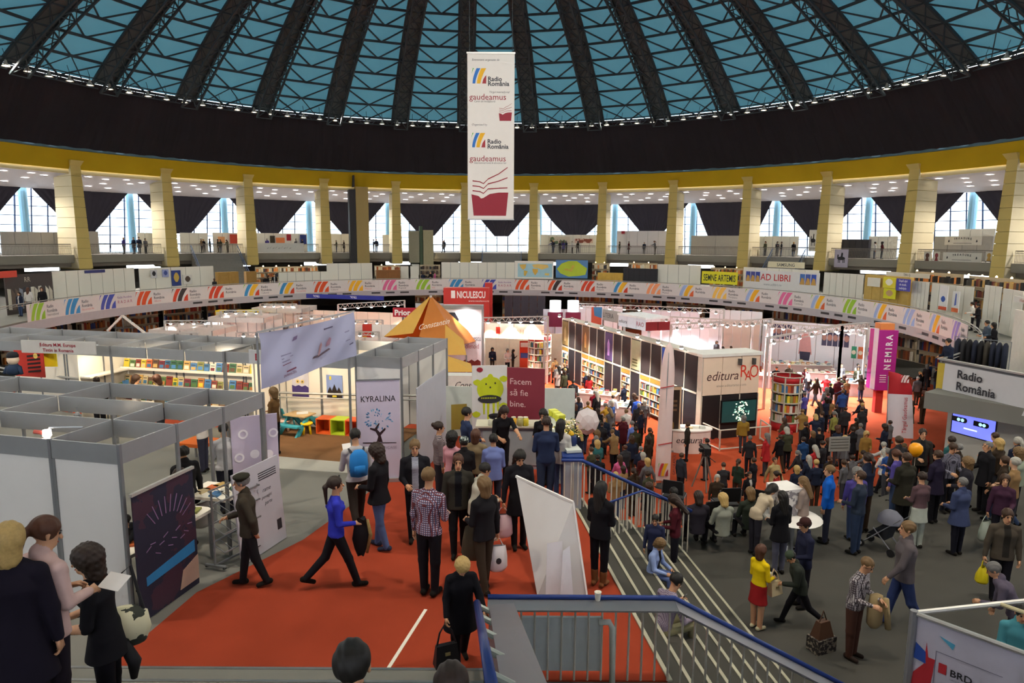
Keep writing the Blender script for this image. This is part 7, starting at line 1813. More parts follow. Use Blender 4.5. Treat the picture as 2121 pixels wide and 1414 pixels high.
m = MB().mat(mt('#f4ecf4', .5)); m.frame((.12+w_*.72,-.005,zb+1.15), (0,0,1), (-1,0,0), (0,-1,0)); m.text('N E M I R A', 0, 0, w_*.34, .002, wmax=(zt-zb)*.58, bold=.03); m.frame(); m.frame((.3,-.005,zb+.15),(1,0,0),(0,0,1),(0,-1,0))
for i in range(4): m.poly2([(.05,.3+.12*i),(.4,.3+.12*i),(.4,.34+.12*i),(.05,.34+.12*i)], .002)
m.frame(); m.build('lettering', t)
# bright white stand at the right rear
o, fr, w_, h_ = swall('stand_back_wall', 'bright white back wall with author portraits in the right arena', 'stand', 1580, 662, 1815, 51, 46.5, 6, mt('#ebebf4', .5, var=.02), 0, tr=690)
q = MB(); q.frame(*fr)
for x0, z_, n_, ww in ((.09,.78,4,.042),(.55,.72,5,.042)):
    for i in range(n_): q.mat(mt('#4a4a66', .5)); xx = w_*(x0+i*(ww+.006)); q.poly2([(xx,h_*z_-.55),(xx+w_*ww,h_*z_-.55),(xx+w_*ww,h_*z_+.55),(xx,h_*z_+.55)], .004); q.mat(mt('#b88a80', .5)); q.poly2(blob(xx+w_*ww*.5,h_*z_+.05,.16,.24,10), .009)
q.mat(mt('#d8a0a0', .5)); q.poly2([(w_*.35,h_*.35),(w_*.47,h_*.35),(w_*.45,h_*.7),(w_*.42,h_*.78),(w_*.39,h_*.78),(w_*.36,h_*.7)], .004); q.mat(mt('#3a3a50', .5)); q.poly2([(w_*.37,h_*.22),(w_*.45,h_*.22),(w_*.46,h_*.4),(w_*.36,h_*.4)], .009)
for i, c in enumerate(('#3a9a78','#e0784a','#3a68c8')): q.mat(mt(c, .5)); xx = w_*(.81+i*.055); q.poly2([(xx,h_*.36),(xx+w_*.042,h_*.36),(xx+w_*.042,h_*.60),(xx,h_*.60)], .004); q.mat(mt('#f0e8d8', .5)); q.poly2(blob(xx+w_*.02,h_*.48,.14,.16,8), .009)
q.frame(); q.build('portraits_and_posters', o)
for lab, P0, P1, n, pw_ in (('front lighting truss of the bright white stand', aty(1590,700,37.5), aty(1745,672,40), 6, 420), ('rear lighting truss along the bright white wall', aty(1590,668,43), aty(1795,682,41), 9, 260), ('lighting truss left of the bright white stand', aty(1390,672,44), aty(1600,660,43), 8, 380), ('far lighting truss below the ring', aty(1190,628,56), aty(1500,640,52), 10, 300), ('lighting truss over the white stands behind the sign cube', aty(1370,655,50), aty(1560,665,46), 8, 300), ('lighting truss near the magenta pillar', aty(1745,672,40), aty(1800,668,43), 4, 250)):
    truss(lab, P0, P1, 16, .32, lamps=n, emit=22, power=pw_, col=(.88,.94,1))
for l, t_, r, yl, yr, n, c, lab in ((1195,632,1290,58,57,5,'#e8ecf4','white stand wall far behind the black bookstand'),(1330,640,1450,56,54,6,'#e4e4ec','white stand wall behind the sign cube'),(1395,655,1470,50,49,4,'#e2e0e8','lilac-white fascia wall with faint lettering'),(1470,640,1580,54,52,5,'#e8e6ea','white stand wall left of the bright portraits wall'),(1500,662,1575,50.8,49.8,4,'#c8bcb0','grey-brown stand wall with curtains'),(1125,640,1190,57,57,3,'#dfe6f6','bluish white lit stand wall right of the red towers'),(1045,612,1130,60,60,5,'#3a3640','dark curtain wall behind the red towers'),(860,628,920,62,62,3,'#c8d0d8','pale stand wall behind the tent top'),(540,640,640,65,65,5,'#e0d8cc','cream stand wall behind the far left crowd'),(1000,700,1100,52,51,4,'#e6d6c0','warm shelf wall under the cream fascia')):
    swall('arena_stand_wall', lab, 'stand', l, t_, r, yl, yr, n, mt(c, .55, var=.03))
for i, (l, r) in enumerate(((1139,1162),(1176,1199))):
    A = aty((l+r)/2, 622, 54); t = thing('drum_lightbox', 'hanging white drum sign above a burgundy panel, %s of two' % ['left','right'][i], 'sign', A); m = MB().mat(mt('#f4f4fa', .5, emit=.9, var=0)); m.lathe([(.45,-.9),(.45,0)], 18); m.build('drum', t, True); m = MB().mat(mt('#7a2444', .6)); m.box(-.6,-.1,-2.1,.6,.1,-.95); m.build('lower_panel', t); m = MB().mat(ALUD); m.bar((0,.2,0),(0,.2,-A.z),.08); m.build('mast', t)
o, fr, w_, h_ = swall('art_panel', 'coral and blue art panel behind the black bookstand', 'panel', 1225, 636, 1247, 50, 50, 1, mt('#d8624a', .6)); q = MB(); q.frame(*fr); q.mat(mt('#4a8ac0', .6)); q.poly2([(w_*.3,h_*.86),(w_,h_*.82),(w_,h_),(w_*.2,h_)], .004); q.frame(); q.build('shape', o)
o, fr, w_, h_ = swall('lettered_fascia', 'grey fascia with pale capital lettering behind the black bookstand', 'sign', 1248, 640, 1281, 49, 47, 1, mt('#b8b4b0', .6), aty(1248,662,49).z, th=.2); q = MB(); q.frame(*fr); q.mat(mt('#5a5654', .6)); q.text('LITERA', w_*.05, h_*.3, h_*.45, .006, wmax=w_*.9); q.frame(); q.build('lettering', o); m = MB().mat(ALUD); m.frame(*fr); m.box(0,-o.location.z,-.1,.1,0,0); m.box(w_-.1,-o.location.z,-.1,w_,0,0); m.frame(); m.build('posts', o)
stall(1660,648,1760,9.0,0,'',BC,0) if False else None
# book tables in the arena
def btable(x, y, w, d, lab, c='#d8c8c0', rz=0.0, n=14, z0=0.0):
    t = thing('book_table', lab, 'table', (x, y, z0), rz); m = MB().mat(mt(c, .6)); m.box(-w/2,-d/2,0,w/2,d/2,.78); m.build('skirt', t); m = MB().mat(mt('#ece8e2', .5)); m.box(-w/2-.04,-d/2-.04,.78,w/2+.04,d/2+.04,.83); m.build('table_top', t)
    rr = random.Random(int(x*7+y))
    nx = max(2, int(w/.34)); ny = max(1, int(d/.36))
    for i in range(nx):
        for j in range(ny):
            hh = rr.uniform(.04,.26); m = MB(); c0 = rr.choice(BOOKC+['#e8e4dc','#c83a34','#d8d4d0'])
            k_ = max(1, int(hh/.045))
            for q_ in range(k_): m.mat(mt(c0 if q_ % 2 == 0 else '#efe9dc', .5)); m.box(-.1+.004*(q_%3),-.13,.045*q_,.1+.004*(q_%3),.13,.045*(q_+1)-.004)
            o = tag(m.build('book_stack'), '%s stack of %d books on the %s' % (BNAME.get(c0, {'#e8e4dc':'ivory','#c83a34':'scarlet'}.get(c0, 'pale grey')), k_, lab), 'books', 'book stacks on '+lab)
            a = Vector((-w/2+w*(i+.5)/nx, -d/2+d*(j+.5)/ny, .83)); o.location = Vector((x,y,z0))+Vector((a.x*math.cos(rz)-a.y*math.sin(rz), a.x*math.sin(rz)+a.y*math.cos(rz), a.z)); o.rotation_euler = (0,0,rz+rr.uniform(-.15,.15))
for px, py, z, w, d, rz, lab in ((1232,812,.83,2.6,.8,-.35,'white table left of the black shelves'),(1278,836,.83,2.2,.9,-.35,'white table nearer the stairs'),(1650,752,.83,4.5,1.0,-.15,'long white table in the bright stand'),(1600,775,.83,3.6,1.0,-.3,'dark-edged table left of the round rack'),(1690,795,.83,2.6,1.2,-.2,'white table behind the round rack'),(1765,790,.83,2.6,1.0,-.2,'table near the magenta pillar'),(1720,770,.83,3.0,.9,-.2,'middle table of the bright stand')):
    p = at(px, py, z); btable(p.x, p.y, w, d, lab, '#b8a8a4', rz)
# small sign board, light poles, carton cube in the crowd
m, fr, w_, h_ = pb(1717, 905, 1760, 935, 24.5, 24.6, mt('#8e8a84', .6), .04); o = tag(m.build('notice_board'), 'low grey notice board with lines of text in the crowd', 'sign'); q = prints(fr); q.mat(mt('#5a564f', .6)); [q.poly2([(.05,h_*(.2+.2*i)),(w_-.05,h_*(.2+.2*i)),(w_-.05,h_*(.26+.2*i)),(.05,h_*(.26+.2*i))], .002) for i in range(4)]; q.frame(); q.build('text_lines', o); m = MB().mat(ALUD); zz = fr[0].z-ground(fr[0].x, fr[0].y); m.frame(*fr); m.box(w_*.1,-zz,-.04,w_*.14,0,-.01); m.box(w_*.86,-zz,-.04,w_*.9,0,-.01); m.frame(); m.build('legs', o)
p = at(1622, 1060, 3.7); t = thing('carton_cube', 'white printed cube standing on the landing table', 'box', Vector((p.x, p.y, 3.72)), .3); m = MB().mat(pattern('blotch','#d8d2d0','#8a8488',9)); m.box(-.26,-.26,0,.26,.26,.55); m.build('printed_sides', t); m = MB().mat(mt('#e0dcd8', .6)); m.box(-.262,-.262,.55,.262,.262,.56); m.build('lid', t)
t = thing('landing_table', 'white round table carrying the printed cube', 'table', Vector((p.x+.1, p.y-.25, 2.9))); m = MB().mat(mt('#dcd8d2', .5)); m.lathe([(.55,.77),(.58,.79),(.55,.81)], 22); m.build('table_top', t); m = MB().mat(ALUD); m.lathe([(.3,0),(.3,.03),(.05,.05),(.05,.77)], 14); m.build('pedestal', t)
# white photo umbrella, video camera on tripod, pram, chairs, balloon
p = aty(1216, 872, 27.8); t = thing('photo_umbrella', 'white photographic umbrella held sideways in the crowd', 'umbrella', p); m = MB().mat(mt('#d8ced0', .6)); vs = [(0,-.32,0)]; N_ = 8
for j, rr_ in ((1,.3),(2,.52)):
    for i in range(N_): a = 2*PI*i/N_; vs.append((rr_*math.cos(a), -.32+.12*j*j*.6, rr_*1.15*math.sin(a)))
fs = [(0,1+i,1+(i+1)%N_) for i in range(N_)]+[(1+i,1+N_+i,1+N_+(i+1)%N_,1+(i+1)%N_) for i in range(N_)]; m.add(vs, fs); m.build('canopy', t); m = MB().mat(ALUD); m.tube([(0,-.32,0),(.06,.5,-.08)], .012, 5); m.build('shaft', t)
for i in range(N_): a = 2*PI*i/N_; m = MB().mat(ALUD); m.tube([(0,-.3,0),(.5*math.cos(a),-.06,.58*math.sin(a))], .008, 4); m.build('rib', t)
def tripod_cam(p):
    t = thing('video_camera', 'black television camera on a silver tripod facing the stands', 'camera', p); m = MB().mat(mt('#1a1a1c', .5)); m.box(-.12,-.35,1.42,.12,.3,1.68); m.build('camera_body', t); m = MB().mat(mt('#111113', .3)); m.tube([(0,.3,1.55),(0,.55,1.55)], [.07,.09], 12); m.build('lens', t); m = MB().mat(mt('#151517', .5)); m.box(-.26,-.2,1.5,-.12,-.02,1.62); m.build('viewfinder', t); m = MB().mat(mt('#26262a', .5)); m.lathe([(.1,1.3),(.12,1.42)], 12); m.tube([(0,0,1.36),(.25,-.5,1.22)], .015, 6); m.build('pan_head', t)
    for k_ in range(3): a = .5+k_*2.094; m = MB().mat(mt('#8a8880', .4, .4)); m.tube([(.05*math.cos(a),.05*math.sin(a),1.3),(.45*math.cos(a),.45*math.sin(a),0)], .03, 6); m.build('leg', t)
tripod_cam(Vector((at(1457,1012,0).x, at(1457,1012,0).y, 0)))
def chair(p, rz, lab):
    t = thing('conference_chair', lab, 'chair', p, rz); DK2 = mt('#1e1c1e', .7)
    m = MB().mat(DK2); m.box(-.24,-.24,.43,.24,.22,.48); m.build('seat', t); m = MB().mat(DK2); m.hexa([(-.24,-.24,.55),(.24,-.24,.55),(.24,-.2,.55),(-.24,-.2,.55)], [(-.22,-.32,.9),(.22,-.32,.9),(.22,-.28,.9),(-.22,-.28,.9)]); m.build('backrest', t)
    for sx_ in (-1,1):
        m = MB().mat(RAILG); m.tube([(sx_*.25,-.28,.85),(sx_*.25,-.22,.45),(sx_*.25,-.26,0)], .013, 6); m.build('leg', t); m = MB().mat(RAILG); m.tube([(sx_*.25,-.2,.45),(sx_*.25,.2,.45),(sx_*.25,.25,0)], .013, 6); m.build('leg', t)
for px, py, rz, lab in ((1462,1108,.3,'black conference chair nearest the stair foot'),(1395,1062,-.4,'black conference chair behind the blue rail end'),(1540,1110,.9,'black conference chair with a coat on its back'),(1500,1078,.1,'black conference chair behind the seated visitors'),(1580,1085,-.6,'black conference chair beside the round table')):
    chair(at(px, py, 2.9), rz, lab)
p = at(1822, 1136, 2.9); t = thing('pushchair', 'dark folding pushchair with a grey hood on the landing', 'pushchair', p, .6); t.scale = (.82,.82,.82)
m = MB().mat(mt('#1e2026', .8)); m.hexa([(-.2,-.2,.35),(.2,-.2,.35),(.2,.25,.4),(-.2,.25,.4)], [(-.22,-.32,.8),(.22,-.32,.8),(.2,-.22,.85),(-.2,-.22,.85)]); m.build('seat', t); m = MB().mat(mt('#6a6a74', .8)); m.lathe([(.3,0),(.28,.15),(.15,.28),(.001,.31)], 12, (0,-.2,.8), cap=False); m.build('hood', t, True)
for sx_ in (-1,1):
    m = MB().mat(RAILG); m.tube([(sx_*.22,-.55,1.02),(sx_*.22,.35,.12)], .014, 6); m.tube([(sx_*.22,.1,.6),(sx_*.22,-.4,.12)], .014, 6); m.build('frame', t)
    for y_ in (-.4,.38): m = MB().mat(mt('#18181a', .7)); m.frame((sx_*.25,y_,.1), (0,1,0), (0,0,1), (1,0,0)); m.lathe([(.1,-.02),(.1,.02)], 14); m.frame(); wh_ = m.build('wheel', t)
    m = MB().mat(mt('#c8c8cc', .5)); m.frame((sx_*.275,.38,.1), (0,1,0), (0,0,1), (1,0,0)); m.lathe([(.05,-.005),(.05,.005)], 10); m.frame(); m.build('hubcap', wh_)
p = at(1897, 931, 4.5); t = thing('balloon', 'orange balloon floating above the crowd', 'balloon', p); m = MB().mat(mt('#e89a10', .35)); m.lathe([(.001,-.19),(.05,-.17),(.12,-.1),(.155,0),(.14,.09),(.08,.15),(.001,.165)], 18); m.build('balloon_skin', t, True); m = MB().mat(mt('#e8d8c0', .6)); m.tube([(0,0,-.18),(.02,.02,-.7)], .004, 4); m.build('string', t)
# ================================================================== PEOPLE IN THE PICTURE
def stairz(y): return Z_MEZ if y > 7.4 else Z_MEZ+(math.floor((7.4-y)/.45)+1)*.15
def world_of(o, v):
    s = o.scale[0]; a = o.rotation_euler[2]; x, y, z = [float(c)*s for c in v]
    return Vector((o.location[0]+x*math.cos(a)-y*math.sin(a), o.location[1]+x*math.sin(a)+y*math.cos(a), o.location[2]+z))
def hand(o, fig, sd): J = fig['J']; return world_of(o, J['wr'+sd]+J['hf'+sd]*.10)
def carrier(p, h, w, c, label, rz=0.0, mark=None):
    """thin shopping bag hanging from a hand at p"""
    t = thing('carrier_bag', label, 'bag', (p.x, p.y, p.z-h-.12), rz)
    m = MB().mat(mt(c, .5, var=.06, sc=8)); n = 5; vs = []
    for j, (zz, ww, dd) in enumerate(((0,.85,.09),(.12,1,.11),(.5,.98,.10),(.85,.9,.06),(1,.86,.03))):
        for i in range(10): a = 2*PI*i/10; vs.append((w/2*ww*math.cos(a)*(1+.05*math.sin(3*a+j)), dd*math.sin(a), h*zz))
    m.add(vs, [(10*j+i, 10*j+(i+1)%10, 10*j+10+(i+1)%10, 10*j+10+i) for j in range(4) for i in range(10)]+[tuple(range(9,-1,-1))]); sk_ = m.build('sack', t, True)
    for s_ in (-1, 1): m = MB().mat(mt(c, .5)); m.tube([(s_*w*.3,.02,h-.01),(s_*w*.12,.01,h+.1),(0,0,h+.13)], .008, 5); m.build('handle', t)
    if mark: m = MB().mat(mt(mark, .6)); m.frame((-w*.2,-.125,h*.3),(1,0,0),(0,0,1),(0,-1,0)); m.poly2(blob(w*.2,h*.2,w*.14,h*.13,10), 0); m.frame(); m.build('logo', sk_)
    return t
def handbag(p, w, h, c, label, rz=0.0, strap=.5):
    t = thing('handbag', label, 'bag', p, rz); mm = mt(c, .5, var=.1)
    m = MB().mat(mm); m.hexa([(-w/2,-.07,0),(w/2,-.07,0),(w/2,.07,0),(-w/2,.07,0)], [(-w*.42,-.03,h),(w*.42,-.03,h),(w*.42,.03,h),(-w*.42,.03,h)]); pc_ = m.build('pouch', t)
    m = MB().mat(mm); m.tube([(-w*.4,0,h-.02),(-w*.25,.02,h+strap*.6),(0,.04,h+strap),(w*.25,.02,h+strap*.6),(w*.4,0,h-.02)], .011, 6); m.build('strap', t); m = MB().mat(mt('#b8a878', .3, .8)); m.box(-.03,-.062,h*.55,.03,-.052,h*.7); m.build('clasp', pc_)
    return t
def backpack(o, fig, c, label):
    p = world_of(o, fig['J']['che']+V3(0,-.16,-.04)); t = thing('backpack', label, 'bag', p, o.rotation_euler[2]); mm = mt(c, .75, var=.12)
    m = MB().mat(mm); m.lathe([(.05,-.26),(.15,-.23),(.165,-.05),(.15,.14),(.08,.22),(.01,.235)], 14); m.v = [(x, y*.62-.03, z) for x, y, z in m.v]; m.build('main_pouch', t, True)
    m = MB().mat(mm); m.lathe([(.03,-.2),(.10,-.18),(.10,-.04),(.03,-.02)], 12, (0,-.10,0)); m.v = [(x, -.10+(y+.10)*.5, z) for x, y, z in m.v]; m.build('front_pocket', t, True)
    for s_ in (-1, 1): m = MB().mat(mt('#26262c', .7)); m.tube([(s_*.10,.02,.16),(s_*.13,.16,.20),(s_*.13,.30,.10),(s_*.13,.27,-.12),(s_*.12,.06,-.2)], .02, 6); m.build('shoulder_strap', t)
FIG = {}
def hero(label, px, py, h, face, pose, z=Z_MEZ, voxel=.0165, loc=None, ft=None, **kw):
    key = repr(sorted(pose.items()))+str(voxel)
    if key not in FIG: FIG[key] = grow(pose, voxel, 1)
    fig = FIG[key]
    if ft:                       # feet and head top both seen
        loc = at(ft[0], ft[1], z); h = aty(px, py, loc.y).z-z
    if loc is None:
        if z == 'stair':
            y = 5.0
            for _ in range(25): p = at(px, py, stairz(y)+h); y = y*.5+p.y*.5
            loc = Vector((p.x, p.y, stairz(p.y)))
        elif z == 'auto': loc = onfloor(px, py, h)
        else: loc = onfloor(px, py, h, z)
        if pose.get('sit'):      # h is the standing height; the head of a seated figure is lower
            hh = h/1.755*fig['top']; p = at(px, py, z+hh); loc = Vector((p.x, p.y, z))
    o = person(fig, loc, face, h, label, **kw)
    return o, fig
J = dict
N_ = .013
# --- on the red carpet
o, f = hero('elderly man in a beret and dark olive jacket walking with hand at chest', 495, 979, 1.72, 105, J(gar='jacket', arml='back', armr='front', stride=.35, lean=.08, build=1.05), ft=(522,1213), voxel=N_, top='#3a332a', bot='#1c1b1e', hair='beret', hairc='grey', hatc='#2c2a22')
o, f = hero('woman in a royal blue sweater striding right with a black handbag', 670, 980, 1.68, -70, J(gar='shirt', fem=1, arml='hip', armr='front', stride=.75), ft=(700,1216), voxel=N_, top='#2f35a8', bot='#18171c', shoe='#14110f', hair='pony', hairc='dark brown')
p = world_of(o, V3(-.22,.05,.86)); handbag(p, .34, .24, '#1a1a20', 'black leather handbag at the hip of the blue sweater woman', -1.2, .55)
p = hand(o, f, 'r'); t = thing('carried_coat', 'black coat with fur trim draped over the arm of the blue sweater woman', 'coat', p, .4); m = MB().mat(mt('#17161a', .9)); vs = []
for j in range(5):
    for i in range(12): a = 2*PI*i/12; rr_ = (.06,.11,.13,.10,.05)[j]; vs.append((rr_*math.cos(a)*(1+.15*math.sin(3*a)), rr_*.45*math.sin(a)+.02*j, .06-.15*j+.03*math.sin(2*a)))
m.add(vs, [(12*j+i, 12*j+(i+1)%12, 12*j+12+(i+1)%12, 12*j+12+i) for j in range(4) for i in range(12)]+[tuple(range(12)), tuple(range(59,47,-1))]); m.build('folded_cloth', t, True); m = MB().mat(mt('#8a7448', .95, var=.3, sc=30)); m.tube([(.09,-.03,.04),(.13,-.02,-.2),(.08,.03,-.5)], [.02,.03,.02], 7); m.build('fur_trim', t, True)
o, f = hero('young man in a pale T-shirt with a blue backpack reading a leaflet', 727, 884, 1.78, 25, J(gar='tee', arml='phone', armr='front', stride=.6, nod=.35), ft=(742,1100), voxel=N_, top='#a9a6a8', bot='#2c2420', shoe='#1e1814', hair='short', hairc='black')
backpack(o, f, '#1f78c0', 'bright blue backpack on the young man in the pale T-shirt')
p = hand(o, f, 'l'); m, fr = flat(Vector((0,0,0)), (.8,.5,0), .16, .22, mt('#e8e4e0', .6), .006, .6); t = tag(m.build('leaflet'), 'white leaflet held by the young man with the backpack', 'leaflet'); t.location = p-Vector((.06,.02,.05))
o, f = hero('curly haired person in a black coat and blue jeans beside the backpacker', 777, 919, 1.78, 70, J(gar='coat', coatlen=.12, arml='front', armr='down', stride=.25, nod=.25), ft=(788,1136), voxel=N_, top='#19171b', bot='#4a5a80', shoe='#2a3044', hair='curly', hairc='dark brown')
o, f = hero('man in a long black coat carrying a white carrier bag past the booth', 382, 921, 1.78, 55, J(gar='coat', coatlen=.20, armr='carry', stride=.45), ft=(393,1122), voxel=.015, top='#1b1a1c', bot='#1d1a1c', hair='short', hairc='black')
p = hand(o, f, 'r'); carrier(p, .42, .30, '#c9c2bc', 'white carrier bag hanging from the hand of the long-coated man', 1.0)
hero('man in a white striped shirt standing behind the lilac screen', 462, 877, 1.76, 30, J(gar='shirt', arml='front', armr='front', nod=.3), top=pattern('stripes','#d6d4d2','#9a98a0',22), bot='#20202a', hair='short', hairc='black')
hero('woman in a brown top standing in profile by the play corner', 566, 803, 1.66, 80, J(gar='shirt', fem=1, arml='front', armr='cross'), top='#6a4e2e', bot='#1c1a20', hair='bob', hairc='fair')
hero('woman with pinned-up hair and white top reading in the left booth', 510, 784, 1.60, 85, J(gar='shirt', fem=1, arml='reach', armr='front', nod=.4), top='#d8d0c8', bot='#3a3a4a', hair='bun', hairc='dark brown', loc=bw(-3.1,5.5,4.15))
hero('woman in a grey cardigan over a pink blouse at the near booth counter', 322, 909, 1.66, 165, J(gar='open', fem=1, arml='front', armr='phone', nod=.3), top='#5a5a58', extra='#d8bcae', bot='#2a2a30', hair='bob', hairc='dark brown', loc=bw(-.35,1.5,4.15))
hero('child in dark clothes crouching over the near booth table', 298, 948, 1.30, 140, J(gar='jacket', arml='reach', armr='reach', lean=.4), top='#2a2a2e', bot='#1c1c20', hair='short', hairc='black', loc=bw(-.45,.75,4.15))
hero('woman with long brown hair and white blouse inside the near booth', 172, 838, 1.66, 175, J(gar='shirt', fem=1, arml='front', armr='cross', nod=.35), top='#d2cac4', bot='#2a2428', hair='long', hairc='brown', loc=bw(-2.6,1.5,4.15))
hero('person in a dark red top bending inside the near booth', 72, 850, 1.68, 200, J(gar='shirt', arml='reach', armr='front', lean=.35), top='#4a1e1c', bot='#221a1a', hair='short', hairc='black', loc=bw(-4.0,1.3,4.15))
hero('reader in a pale jacket holding a green book at the picture book shelf', 262, 762, 1.66, 90, J(gar='jacket', arml='face', armr='front', nod=.3), top='#8a7a66', bot='#2a2a30', hair='bob', hairc='auburn', loc=bw(-6.0,7.6,4.15)); 
hero('visitor in a white top at the picture book shelf beside the green book reader', 222, 770, 1.60, -80, J(gar='shirt', fem=1, arml='front', armr='reach', nod=.3), top='#d6d0c8', bot='#2a2a34', hair='bob', hairc='brown', loc=bw(-6.8,7.7,4.15))
hero('visitor in dark clothes at the side shelf near the red panel', 135, 766, 1.58, 60, J(gar='jacket', arml='reach', armr='down', nod=.3), top='#2c2628', bot='#1e1c20', hair='short', hairc='dark brown', loc=bw(-7.6,7.3,4.15))
o, f = hero('man facing the camera in a dark zip jacket over a striped T-shirt', 862, 908, 1.76, 190, J(gar='open', arml='down', armr='front', nod=.2, stride=.2), ft=(862,1118), voxel=.015, top='#1e1d22', extra=pattern('stripes','#c4c8d6','#4a4a5a',26), bot='#17171c', hair='short', hairc='fair')
o, f = hero('man in a red, white and blue plaid shirt seen from behind', 893, 968, 1.74, -20, J(gar='shirt', arml='down', armr='front', build=1.05), ft=(890,1232), voxel=N_, top=pattern('plaid','#b8b6c8','#6a2e34',11,'#3a3a58'), bot='#17161b', hair='short', hairc='fair')
o, f = hero('man in an open olive jacket walking towards the camera', 933, 938, 1.78, 185, J(gar='open', arml='carry', armr='down', nod=.15, stride=.3, build=1.08), ft=(950,1148), voxel=N_, top='#33302a', extra='#15151a', bot='#17161a', hair='short', hairc='auburn')
p = hand(o, f, 'l'); carrier(p, .40, .26, '#c8bfc0', 'white carrier bag with an orange spot held by the olive jacket man', .3, '#d8703a')
o, f = hero('woman with voluminous blond hair and long black coat at the stair rail', 958, 1140, 1.62, 195, J(gar='coat', fem=1, coatlen=.34, arml='rail', armr='bag', nod=.75, lean=.12, stride=.3, build=1.12), ft=(955,1376), voxel=N_, top='#131217', bot='#14131a', hair='puff', hairc='blond')
p = hand(o, f, 'r'); handbag(p-Vector((0,0,.5)), .3, .26, '#151418', 'black handbag hanging from the blond woman in the long coat', .4, .24)
o, f = hero('woman with bobbed fair hair in a black jacket carrying a printed white bag', 1005, 987, 1.66, 40, J(gar='jacket', fem=1, arml='front', armr='carry', stride=.2), ft=(1003,1225), voxel=.015, top='#1b191c', bot='#3a3026', hair='bob', hairc='fair')
p = hand(o, f, 'r'); carrier(p, .38, .30, '#d6cfce', 'white printed carrier bag of the fair haired woman', .2, '#2a2a2e'); p = world_of(o, V3(-.05,.2,.75)); t = thing('carried_jacket', 'khaki jacket hanging over the arm of the fair haired woman', 'coat', p); m = MB().mat(mt('#4a4030', .9)); m.lathe([(.02,.25),(.12,.2),(.16,0),(.18,-.2),(.14,-.3)], 12); m.v = [(x, y*.5, z) for x, y, z in m.v]; m.build('folded_cloth', t, True); m = MB().mat(mt('#5a4e3a', .9)); m.tube([(.1,-.08,.18),(.14,-.1,-.25)], .04, 7); m.build('sleeve', t, True)
o, f = hero('person in a long black hooded coat holding a pink-white bag', 1087, 928, 1.66, 195, J(gar='coat', coatlen=.30, armr='carry', arml='front', nod=.55), ft=(1074,1135), voxel=.015, top='#1c1b20', bot='#17161a', hair='long', hairc='black')
p = hand(o, f, 'r'); carrier(p, .38, .34, '#d8b8bc', 'pink and white carrier bag of the person in the hooded coat', .2)
hero('man in a navy sweater and jeans with his back turned at the bar', 1132, 863, 1.80, 5, J(gar='shirt', arml='front', armr='front', build=1.1), voxel=.015, top='#232c46', bot='#2a3448', hair='short', hairc='dark brown')
hero('woman with very long dark hair and white cardigan beside the navy sweater man', 1162, 869, 1.68, -25, J(gar='jacket', fem=1, arml='front', armr='front'), voxel=.015, top='#b8b4ae', bot='#48567a', hair='long', hairc='black')
o, f = hero('woman in black with long black hair and tan boots on the stair edge', 1246, 997, 1.72, -35, J(gar='jacket', fem=1, arml='front', armr='front', boots=1), ft=(1240,1213), voxel=N_, top='#141317', bot='#121116', shoe='#7a5030', hair='long', hairc='black')
# bar queue
o, f = hero('woman in a light blue hooded waistcoat waiting at the bar', 1022, 899, 1.64, 8, J(gar='vest', fem=1, arml='front', armr='front'), top='#6a76a8', extra='#17161c', bot='#2a2a34', hair='short', hairc='black')
hero('person in a beige jacket waiting at the bar', 985, 890, 1.62, -15, J(gar='jacket', arml='front', armr='down'), top='#7a6a50', bot='#2a2628', hair='bob', hairc='auburn')
hero('girl in a black and white knitted beanie in the bar queue', 961, 906, 1.58, 10, J(gar='jacket', fem=1, arml='down', armr='front'), top='#1e1c1e', bot='#1e1c22', hair='beanie', hairc='black', hatc=pattern('blotch','#1e2a2a','#a8b0a8',30))
hero('dark haired person in pink in the bar queue', 936, 895, 1.62, -30, J(gar='shirt', fem=1, arml='front', armr='front'), top='#c8909a', bot='#2a2428', hair='curly', hairc='black')
hero('woman with a bun and patterned knit sweater looking right', 908, 874, 1.66, -75, J(gar='shirt', fem=1, arml='front', armr='down'), top=pattern('stripes','#8a7a78','#2c2a38',13), bot='#2a2a32', hair='bun', hairc='dark brown')
hero('man in a dark blue jumper standing by the lime green banner', 966, 844, 1.76, -65, J(gar='shirt', arml='front', armr='front'), top='#2a3450', bot='#20202a', hair='short', hairc='black')
hero('bar attendant with long dark hair in a black T-shirt pouring drinks', 1040, 835, 1.74, 200, J(gar='tee', arml='reach', armr='front', nod=.5, lean=.15), top='#18171b', bot='#1c1a1e', hair='long', hairc='dark brown')
hero('bar attendant in black behind the navy sweater man', 1126, 846, 1.66, 165, J(gar='tee', fem=1, arml='reach', armr='front', nod=.4), top='#17161a', bot='#1c1a1e', hair='long', hairc='black')
hero('person in a cream jacket bending behind the olive jacket man', 985, 960, 1.62, -60, J(gar='jacket', fem=1, arml='front', armr='front', lean=.25), top='#b8b4a4', bot='#2a2628', hair='short', hairc='black')
